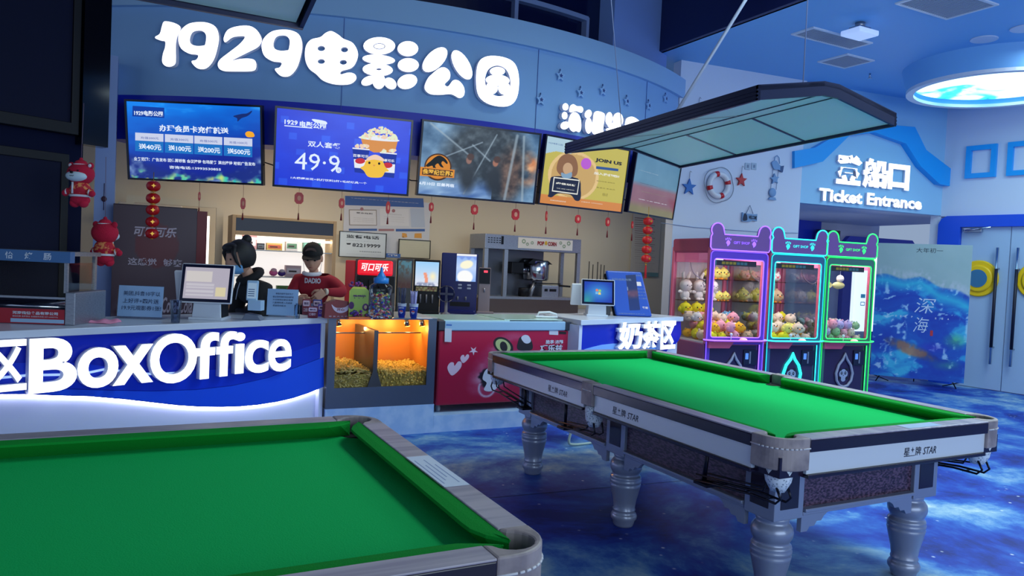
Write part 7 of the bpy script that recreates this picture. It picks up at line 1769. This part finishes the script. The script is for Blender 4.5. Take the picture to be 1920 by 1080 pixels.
# plush toys
def fur(c): return mat('plush_%d_%d_%d' % c, c, .95, bump=(90, .3))
DOT = mat('plush_dark', (30, 22, 30), .5); BEAK = mat('plush_beak', (240, 150, 40), .7)
PROTO = {}
def proto(kind, c, c2=None):
    key = (kind, c)
    if key in PROTO: return PROTO[key]
    b = B(); c2 = c2 or c
    if kind == 'rabbit':
        b.ball((0, 0, .06), (.062, .05, .065), 0, 14); b.ball((0, -.01, .175), (.082, .07, .075), 0, 16)
        for x in (-1, 1):
            b.tube([(x*.03, 0, .235), (x*.04, 0, .28), (x*.055, -.01, .32), (x*.05, -.02, .34)], [.020, .020, .018, .010], 8, 0); b.ball((x*.085, -.01, .10), (.036, .02, .02), 0, 8); b.ball((x*.03, -.03, .012), (.026, .034, .018), 0, 8)
            b.ball((x*.032, -.074, .178), (.007, .005, .008), 1, 6)
        b.ball((0, -.08, .165), (.006, .004, .005), 1, 6)
    elif kind == 'chick':
        b.ball((0, 0, .07), (.075, .065, .070), 0, 16); b.ball((0, 0, .14), (.02, .015, .015), 0, 6)
        for x in (-1, 1): b.ball((x*.026, -.060, .085), (.008, .005, .010), 1, 6); b.ball((x*.075, 0, .06), (.014, .03, .03), 0, 8); b.ball((x*.03, -.02, .006), (.02, .03, .010), 2, 6)
        b.ball((0, -.068, .070), (.014, .012, .008), 2, 6)
    elif kind == 'piglet':
        b.ball((0, 0, .065), (.085, .07, .064), 0, 16)
        for x in (-1, 1): b.ball((x*.05, -.01, .122), (.020, .010, .022), 0, 8); b.ball((x*.03, -.062, .08), (.006, .005, .007), 1, 6)
        b.ball((0, -.070, .062), (.022, .012, .016), 2, 8)
    elif kind == 'ball':
        b.ball((0, 0, .045), .046, 0, 12)
        for x in (-1, 1): b.ball((x*.028, 0, .086), (.014, .008, .014), 0, 6); b.ball((x*.014, -.042, .05), (.004, .003, .005), 1, 6)
    m2 = {'rabbit': DOT, 'chick': BEAK, 'piglet': fur(c2), 'ball': DOT}[kind]
    me_o = b.obj(kind+'_plush', [fur(c), DOT, m2])
    COL.objects.unlink(me_o); PROTO[key] = me_o; return me_o
def plush(kind, c, mi, lx, ly, z, label, rz=0, tilt=0, sc=1.0, c2=None):
    o = proto(kind, c, c2).copy(); COL.objects.link(o); t, o0, h2 = CM[mi]
    p_ = o0+KP.a*lx+KP.n*ly+V3(0, 0, z); o.location = p_; o.rotation_euler = (tilt, 0, KP.h+rz); o.scale = (sc,)*3
    return tag(o, label, 'plush toy', 'plush toys in the %s claw machine' % ('violet', 'turquoise', 'green')[mi])
CW, CY_, CP_, CO, CPK, CG_, CLB, CLV, CT_ = (238, 232, 224), (236, 226, 40), (246, 236, 120), (250, 190, 40), (245, 170, 185), (160, 205, 150), (120, 180, 215), (200, 180, 225), (170, 215, 215)
CBR, CCR = (210, 180, 140), (240, 215, 190)
for i, x in enumerate((-.27, -.08, .10)):
    plush('rabbit', CW, 0, x, .66, SHZ[0], 'white rabbit plush on the shelf of the violet machine, %s' % ('first from the left', 'second from the left', 'third, beside the yellow domes')[i], rz=.2, sc=1.0)
for i, x in enumerate((.20, .29)): plush('chick', CP_, 0, x+.02, .66, SHZ[0], 'pale yellow chick plush on the lower shelf of the violet machine, %s' % ('nearer the rabbits', 'by the right post')[i], sc=.8)
for i, x in enumerate((.07, .17, .27)): plush('chick', CP_, 0, x, .67, SHZ[1], 'pale yellow chick plush on the top shelf of the violet machine, %s' % ('left', 'middle', 'right')[i], sc=1.0)
for i, (x, z) in enumerate(((-.28, .99), (-.12, .99), (.02, .99))): plush('chick', CY_, 0, x, .62, z, 'bright yellow chick plush under the white rabbits of the violet machine, %s' % ('left', 'middle', 'right')[i], sc=1.05)
for i, (x, c, k) in enumerate(((-.24, CPK, 'coral'), (-.08, CPK, 'coral'), (.08, CPK, 'coral'), (.22, CW, 'white'))): plush('piglet', c, 1, x, .67, SHZ[1], '%s piglet plush on the top shelf of the turquoise machine, %s' % (k, ('leftmost', 'second', 'third', 'rightmost')[i]), sc=.9, c2=(235, 120, 130))
for i, (x, c, k) in enumerate(((-.26, CP_, 'pale yellow'), (-.05, CY_, 'bright yellow'), (.11, CW, 'white'), (.25, CBR, 'tan'))): plush('chick', c, 1, x, .66, SHZ[0], '%s chick plush on the lower shelf of the turquoise machine' % k, sc=1.15)
random.seed(21)
def pile(mi, cols, kinds, rows, sc, r):
    t, o0, h2 = CM[mi]; used = 0
    NM = {CW: 'white', CY_: 'bright yellow', CP_: 'pale yellow', CO: 'orange', CPK: 'pink', CG_: 'soft green', CLB: 'light blue', CLV: 'lilac', CT_: 'pale teal', CBR: 'tan', CCR: 'cream'}
    for row, (ly, zt) in enumerate(rows):
        n = int((2*h2-.14)/(2*r)); 
        for lay in range(int((zt-.715)/(1.55*r))+1):
            for i in range(n):
                x = -h2+.07+r+(i+.5*(lay % 2)*.8)*(2*h2-.14-2*r)/max(1, n-1)
                if x > h2-.06-r: continue
                c = random.choice(cols); k = random.choice(kinds); z = .716+lay*1.55*r
                o = plush(k, c, mi, x+random.uniform(-.01, .01), ly+random.uniform(-.015, .015), z+random.uniform(0, .008), '%s %s plush %s of the %s machine\'s heap' % (NM[c], {'ball': 'ball-shaped', 'chick': 'chick', 'piglet': 'piglet', 'rabbit': 'rabbit'}[k], ('at the front', 'in the middle', 'at the back')[min(row, 2)], ('violet', 'turquoise', 'green')[mi]), rz=random.uniform(-.8, .8), tilt=random.uniform(-.5, .5) if k != 'ball' else random.uniform(-.3, .3), sc=sc*random.uniform(.92, 1.12))
pile(0, [CW, CO, CY_, CPK, CCR, CBR, CLB, CCR], ['chick', 'piglet', 'piglet'], [(.12, .86), (.26, .90), (.41, .95), (.56, .97)], .86, .066)
pile(1, [CY_, CW, CPK, CG_, CY_, CP_, CCR], ['chick', 'piglet', 'chick'], [(.12, .86), (.26, .90), (.41, .95), (.56, .97)], .86, .066)
pile(2, [CPK, CLV, CW, CT_, CG_, CPK, CCR], ['ball'], [(.11, .88), (.23, .92), (.36, .95), (.50, .95)], 1.12, .053)
# fish plush hanging in the green machine
t, o0, h2 = CM[2]; p_ = o0+KP.a*.12+KP.n*.3+V3(0, 0, 1.42)
t2 = thing('fish_plush', 'pale yellow fish-shaped plush with a white head hanging in the green machine', 'plush toy', p_, KP.h)
b = B(); b.ball((0, 0, 0), (.095, .03, .045), 0, 14); b.prism([(-.09, 0), (-.145, .04), (-.135, 0), (-.145, -.04)], -.01, .01, 0); b.obj('fish', fur((215, 210, 140)), t2)
b = B(); b.ball((.02, 0, .085), (.05, .04, .045), 0, 12); b.obj('head', fur(CW), t2)
b = B(); b.cyl((.02, 0, .13), (.02, 0, .30), .003, n=6); b.obj('thread', WIRE, t2)

# ================================================================ PEOPLE
HOOD = mat('hoodie_black', (14, 15, 22), .85)
SKIN = mat('skin', (196, 150, 128), .55); HAIR = mat('hair_black', (16, 16, 22), .6); JEANS = mat('dark_trousers', (26, 30, 46), .8)
def skin_mesh(nodes, edges, sub=2):
    """one smooth limb-and-torso surface grown round a skeleton; returns an evaluated mesh"""
    names = list(nodes); me = bpy.data.meshes.new('sk'); me.from_pydata([nodes[n][0] for n in names], [(names.index(a), names.index(c)) for a, c in edges], [])
    o = bpy.data.objects.new('sk', me); COL.objects.link(o)
    md = o.modifiers.new('skin', 'SKIN'); md.use_smooth_shade = True
    if not me.skin_vertices: 
        bm_ = bmesh.new(); bm_.from_mesh(me); bm_.verts.layers.skin.verify(); bm_.to_mesh(me); bm_.free()
    for v, n in zip(me.skin_vertices[0].data, names): r = nodes[n][1]; v.radius = (r, r) if not hasattr(r, '__len__') else r
    me.skin_vertices[0].data[0].use_root = True
    ss = o.modifiers.new('sub', 'SUBSURF'); ss.levels = ss.render_levels = sub
    out = bpy.data.meshes.new_from_object(o.evaluated_get(bpy.context.evaluated_depsgraph_get())); bpy.data.objects.remove(o); return out
def head_bm(b, M_):
    """head with brow, nose, lips, chin and ears; faces -Y, origin at the chin-neck joint, 0.23 tall"""
    t = bmesh.new(); bmesh.ops.create_uvsphere(t, u_segments=32, v_segments=24, radius=1)
    for v in t.verts:
        x, y, z = v.co; X_, Y_, Z_ = x*.077, y*.095, z*.118
        if z < 0: f = 1-.30*(-z)**1.5; X_ *= f; Y_ *= (1-.10*(-z)) if y < 0 else (1-.30*(-z))
        if y < -.2:
            g = lambda cx, cz, s1, s2: math.exp(-((x-cx)/s1)**2-((z-cz)/s2)**2)
            Y_ -= .020*g(0, -.14, .13, .20)+.008*g(0, .02, .10, .18)+.006*g(0, .22, .6, .10)+.007*g(0, -.46, .24, .07)+.008*g(0, -.80, .3, .16)
            Y_ += .010*(g(.36, .08, .20, .12)+g(-.36, .08, .20, .12))
        v.co = (X_, Y_, Z_+.125)
    for f in t.faces: f.smooth = True
    b.add(t, 0, M_)
    for s_ in (-1, 1): b.ball((s_*.078, .008, .125), (.010, .020, .031), 0, 10, M=M_)
def hand_bm(b, M_, curl=.8, left=1):
    """palm with four fingers of unequal length and a side thumb; fingers along -Z from the wrist, palm faces -Y"""
    b.rbox(-.040, .040, -.014, .014, -.095, .005, .012, 0, M=M_, seg=3)
    for i, (x, L_) in enumerate(((-.030, .068), (-.010, .078), (.010, .073), (.029, .056))):
        p0 = V3(x, 0, -.088); pts = [p0]; a = 0; 
        for k, f in enumerate((.42, .33, .25)): a += curl*(.55+.15*i*.3); d_ = V3(0, -math.sin(a), -math.cos(a)); pts.append(pts[-1]+d_*L_*f)
        b.tube([M_ @ q for q in pts], [.0092, .0088, .0080, .0062], 8)
    q = left; pts = [V3(q*.034, -.006, -.025), V3(q*.058, -.018, -.052), V3(q*.060, -.032, -.078), V3(q*.052, -.040, -.096)]
    b.tube([M_ @ p for p in pts], [.013, .0115, .0095, .007], 8)
def orient(p, d, up=(0, 0, 1)):
    """matrix whose -Z points along d, placed at p"""
    z = -Vector(d).normalized(); y = Vector(up); x = y.cross(z); x.normalize(); y = z.cross(x)
    m = Matrix((x, y, z)).transposed().to_4x4(); m.translation = p; return m
def person(label, base, h, J, head_M, cloth, cloth_name, hands, extra):
    t = thing('person', label, 'person', base, h)
    E_L = [('pelvis', 'waist'), ('waist', 'chest'), ('chest', 'neck'), ('neck', 'skull'), ('chest', 'shL'), ('shL', 'elL'), ('elL', 'wrL'), ('chest', 'shR'), ('shR', 'elR'), ('elR', 'wrR'), ('pelvis', 'hipL'), ('hipL', 'knL'), ('knL', 'anL'), ('anL', 'toL'), ('pelvis', 'hipR'), ('hipR', 'knR'), ('knR', 'anR'), ('anR', 'toR')]
    R_ = dict(pelvis=.08, waist=.07, chest=.075, neck=.046, skull=.045, shL=.058, shR=.058, elL=.038, elR=.038, wrL=.025, wrR=.025, hipL=.085, hipR=.085, knL=.055, knR=.055, anL=.038, anR=.038, toL=.03, toR=.03)
    me = skin_mesh({n: (J[n], R_[n]) for n in R_}, E_L)
    b = B(); b.mesh(me); head_bm(b, head_M)
    for M_, curl, side in hands: hand_bm(b, M_, curl, side)
    b.obj('body', SKIN, t)
    Rc = {n: ((r[0]+.016, r[1]+.018) if hasattr(r, '__len__') else r+.016) for n, r in R_.items()}
    up_n = ['pelvis', 'waist', 'chest', 'neck', 'shL', 'elL', 'wrL', 'shR', 'elR', 'wrR']; J2 = dict(J); J2['neck'] = J['chest'].lerp(J['neck'], .75)
    for s_ in 'LR': J2['wr'+s_] = J['el'+s_].lerp(J['wr'+s_], .93); Rc['wr'+s_] = .036; Rc['el'+s_] = .056; Rc['sh'+s_] = .078
    Rc['neck'] = .062; Rc['chest'] = .148; Rc['waist'] = .135; Rc['pelvis'] = .14
    me = skin_mesh({n: (J2[n], Rc[n]) for n in up_n}, [e for e in E_L if e[0] in up_n and e[1] in up_n])
    b = B(); b.mesh(me)
    n3 = b.obj(cloth_name, cloth, t)
    lo = ['pelvis', 'hipL', 'knL', 'anL', 'hipR', 'knR', 'anR']; Rc['anL'] = Rc['anR'] = .052
    me = skin_mesh({n: (J[n], Rc[n]) for n in lo}, [e for e in E_L if e[0] in lo and e[1] in lo])
    b = B(); b.mesh(me); b.obj('trousers', JEANS, t)
    for s_ in 'LR':
        b = B(); a_ = J['an'+s_]; b.rbox(a_.x-.045, a_.x+.045, a_.y-.20, a_.y+.07, 0, .09, .03); b.obj('shoe', BLACK, t)
    extra(t); return t
# --- woman in black, turned to the left, looking down
sA = Spot(484, 590, v=6.40); hA = CAMH-.78
baseA = V3(sA.p.x, sA.p.y, .148)
zT = EYE+(471.5-456)*((sA.p-EYE_P).dot(CF)/F_PX)-.148
def rigA():
    hs = zT-.245   # chin joint height
    J = dict(pelvis=V3(0, .02, .86), waist=V3(0, .0, 1.0), chest=V3(0, -.06, hs-.17), neck=V3(0, -.10, hs-.02), skull=V3(0, -.12, hs+.06),
             shL=V3(-.17, -.06, hs-.13), elL=V3(-.23, -.10, hs-.38), wrL=V3(-.14, -.30, hs-.42), shR=V3(.17, -.06, hs-.13), elR=V3(.23, -.08, hs-.38), wrR=V3(.14, -.28, hs-.44),
             hipL=V3(-.09, .02, .80), knL=V3(-.10, .0, .46), anL=V3(-.10, .03, .08), toL=V3(-.10, -.10, .04), hipR=V3(.09, .02, .80), knR=V3(.10, .0, .46), anR=V3(.10, .03, .08), toR=V3(.10, -.10, .04))
    return J, hs
JA, hsA = rigA()
HMA = Matrix.Translation((0, -.13, hsA-.02)) @ Matrix.Rotation(.30, 4, 'X') @ Matrix.Scale(1.12, 4)
def exA(t):
    b = B()
    tt = bmesh.new(); bmesh.ops.create_uvsphere(tt, u_segments=24, v_segments=18, radius=1)
    for v in list(tt.verts):
        x, y, z = v.co; v.co = (x*.092, y*.108+.014, z*.118+.145)
    bmesh.ops.delete(tt, geom=[v for v in tt.verts if (v.co.y < -.045 and v.co.z < .178) or v.co.z < .045], context='VERTS')
    for f in tt.faces: f.smooth = True
    b.add(tt, 0, HMA)
    b.ball((.0, .085, .245), (.038, .036, .034), 0, 12, M=HMA); b.tube([HMA @ V3(0, .06, .225), HMA @ V3(0, .085, .245)], .018, 8)
    b.ball((0, -.052, .222), (.074, .050, .032), 0, 14, M=HMA)
    for s_ in (-1, 1): b.tube([HMA @ V3(s_*.060, -.05, .225), HMA @ V3(s_*.076, -.070, .18), HMA @ V3(s_*.080, -.066, .12), HMA @ V3(s_*.082, -.05, .07)], [.022, .018, .012, .004], 8)
    b.obj('hair', HAIR, t)
    b = B(); tt = bmesh.new(); bmesh.ops.create_uvsphere(tt, u_segments=24, v_segments=16, radius=1)
    for v in tt.verts: x, y, z = v.co; v.co = (x*.072, y*.112, z*.056+.068)
    bmesh.ops.delete(tt, geom=[v for v in tt.verts if v.co.y > -.02], context='VERTS')
    for f in tt.faces: f.smooth = True
    b.add(tt, 0, HMA)
    for s_ in (-1, 1): b.tube([HMA @ V3(s_*.068, -.03, .09), HMA @ V3(s_*.078, .01, .12)], .002, 5)
    b.obj('face_mask', mat('mask_blue', (110, 170, 225), .7), t)
    for s_ in (-1, 1): b = B(); b.ball((s_*.029, -.083, .140), (.012, .006, .007), 0, 8, M=HMA); b.obj('eye', mat('eye_dark', (20, 18, 20), .3), t)
    b = B(); c_ = JA['neck']; b.tube([c_+V3(.085*math.cos(a), .075*math.sin(a)+.02, -.01+.045*math.sin(a)) for a in [2*PI*i/20 for i in range(20)]], .034, 10, closed=True); b.obj('hood', mat('hoodie_black', (14, 15, 22), .85), t)
    b = B(); b.tube([c_+V3(.03, -.07, -.03), c_+V3(.035, -.10, -.12), c_+V3(.03, -.11, -.2)], .004, 6); b.obj('drawstring', mat('string_grey', (150, 160, 180), .6), t)
person('person in a black hoodie and blue face mask with tied-up dark hair, looking down', baseA, hA, JA, HMA, mat('hoodie_black'), 'hoodie',
       [(orient(JA['wrL'], (.3, -.8, -.5)), .5, 1), (orient(JA['wrR'], (-.3, -.8, -.5)), .5, -1)], exA)
# --- person in red sweatshirt and cap, hands working at chest height
sB = Spot(588, 595, v=7.15); kB = (sB.p-EYE_P).dot(CF)/F_PX
baseB = V3(sB.p.x, sB.p.y, .148); hB = CAMH+.12
zTB = EYE+(476-459)*kB-.148
hsB = zTB-.25
XB = lambda px: (px-588)*kB
ZB = lambda py: EYE-(py-476)*kB-.148
JB = dict(pelvis=V3(0, .04, .88), waist=V3(0, .02, 1.02), chest=V3(.0, -.02, hsB-.19), neck=V3(-.005, -.05, hsB-.02), skull=V3(-.01, -.07, hsB+.06),
          shL=V3(XB(556), -.02, ZB(528)), elL=V3(XB(543), -.10, ZB(571)), wrL=V3(XB(563), -.27, ZB(562)), shR=V3(XB(621), -.02, ZB(526)), elR=V3(XB(645), -.16, ZB(545)), wrR=V3(XB(612), -.29, ZB(543)),
          hipL=V3(-.09, .04, .82), knL=V3(-.10, .02, .47), anL=V3(-.10, .05, .08), toL=V3(-.10, -.08, .04), hipR=V3(.09, .04, .82), knR=V3(.10, .02, .47), anR=V3(.10, .05, .08), toR=V3(.10, -.08, .04))
HMB = Matrix.Translation((-.012, -.080, hsB-.012)) @ Matrix.Rotation(.26, 4, 'X') @ Matrix.Scale(1.08, 4)
def exB(t):
    b = B(); capm = mat('cap_black', (14, 14, 18), .8)
    tt = bmesh.new(); bmesh.ops.create_uvsphere(tt, u_segments=24, v_segments=18, radius=1)
    for v in tt.verts: x, y, z = v.co; v.co = (x*.088, y*.106+.006, max(z, -.05)*.100+.172)
    for f in tt.faces: f.smooth = True
    b.add(tt, 0, HMB)
    br = [(x, -.084-.080*math.sqrt(max(0, 1-(x/.078)**2))*1.0, .174-.30*(x*x)/.078*.5) for x in np.linspace(-.078, .078, 11)]
    top_ = [b.bm.verts.new(HMB @ V3(x, y, z-.012)) for x, y, z in br]; bk = [b.bm.verts.new(HMB @ V3(x, -.06, z+.006)) for x, y, z in br]
    t2_ = [b.bm.verts.new(HMB @ V3(x, y, z-.018)) for x, y, z in br]; b2 = [b.bm.verts.new(HMB @ V3(x, -.06, z-.004)) for x, y, z in br]
    for i in range(10): b.face([top_[i], top_[i+1], bk[i+1], bk[i]]); b.face([t2_[i], b2[i], b2[i+1], t2_[i+1]]); b.face([top_[i], t2_[i], t2_[i+1], top_[i+1]])
    b.ball((0, .006, .273), (.008, .008, .005), 0, 8, M=HMB); cp = b.obj('cap', capm, t)
    b = B(); M2 = HMB @ Matrix.Translation((0, -.094, .222)) @ Matrix.Rotation(-.62, 4, 'X')
    put_shape(b, [SC([(-.048, -.012), (-.030, .016), (0, .022), (.030, .016), (.048, -.012), (.028, -.006), (0, 0), (-.028, -.006)])], -.006, 0, 0, M2)
    b.obj('cap_patch', mat('patch_tan', (84, 66, 62), .8), cp)
    b = B()
    for s_ in (-1, 1): b.ball((s_*.060, .02, .135), (.022, .05, .030), 0, 10, M=HMB)
    b.obj('hair', HAIR, t)
    for s_ in (-1, 1):
        b = B(); b.ball((s_*.029, -.083, .130), (.012, .006, .006), 0, 8, M=HMB); b.obj('eye', mat('eye_dark'), t)
        b = B(); b.tube([HMB @ V3(s_*.016, -.091, .146), HMB @ V3(s_*.032, -.090, .150), HMB @ V3(s_*.046, -.080, .146)], .0035, 6); b.obj('eyebrow', HAIR, t)
    b = B(); b.tube([HMB @ V3(-.018, -.094, .070), HMB @ V3(0, -.099, .071), HMB @ V3(.018, -.094, .070)], [.003, .0045, .003], 6); b.obj('lips', mat('lips', (150, 84, 80), .5), t)
    b = B(); b.tube([HMB @ V3(.070*math.cos(a), -.03+.075*math.sin(a), .012+.020*(1+math.sin(a))*(-.3)) for a in np.linspace(PI, 2*PI, 14)], [.012]+[.019]*12+[.012], 10)
    for s_ in (-1, 1): b.tube([HMB @ V3(s_*.068, -.03, .015), HMB @ V3(s_*.080, .01, .115)], .002, 5)
    b.obj('chin_mask', mat('mask_white', (215, 215, 225), .7), t)
    b = B(); ch = JB['chest']; put_text(b, 'DADIO', XB(574), XB(603), ZB(530), ZB(520), -.160, 0, .05)
    for v in b.bm.verts: v.co.y += -.02*(v.co.z-ZB(525))*0
    b.obj('chest_print', mat('shirt_print', (190, 190, 205), .7), t)
    b = B(); w0 = JB['wrR']; dR = (JB['elR']-JB['wrR']).normalized(); b.cyl(w0+dR*.01, w0+dR*.035, .031, n=16, mi=0); b.obj('watch_strap', mat('watch_cream', (215, 205, 190), .5), t)
person('person in a red sweatshirt and black cap, mask under the chin, opening a packet', baseB, hB, JB, HMB, mat('sweatshirt_red', (150, 22, 44), .85), 'sweatshirt',
       [(orient(JB['wrL'], (.75, -.35, .1), (0, -1, .3)), .9, -1), (orient(JB['wrR'], (-.7, -.2, -.65), (0, -1, 0)), .7, 1)], exB)
# silvery packet in his hands
M_ = Matrix.Translation(baseB) @ Matrix.Rotation(hB, 4, 'Z')
b = B(); n = 9
for i in range(n-1):
    for j in range(5): pass
G_ = [[b.bm.verts.new(V3(-.06+.15*i/(n-1), -.02*math.sin(i*1.1+j), -.01-.13*j/5+.012*math.sin(i*1.7)-.02*i/(n-1))) for j in range(6)] for i in range(n)]
for i in range(n-1):
    for j in range(5): b.face([G_[i][j], G_[i+1][j], G_[i+1][j+1], G_[i][j+1]])
r = bmesh.ops.extrude_face_region(b.bm, geom=b.bm.faces[:])
for v in r['geom']:
    if isinstance(v, bmesh.types.BMVert): v.co.y += .02
pp = M_ @ V3(XB(588), -.33, ZB(562))
tag(b.obj('snack_packet', mat('foil_grey', (120, 130, 165), .6), loc=pp, rotz=hB, smooth=True), 'crumpled silvery packet held by the person in red', 'packet')
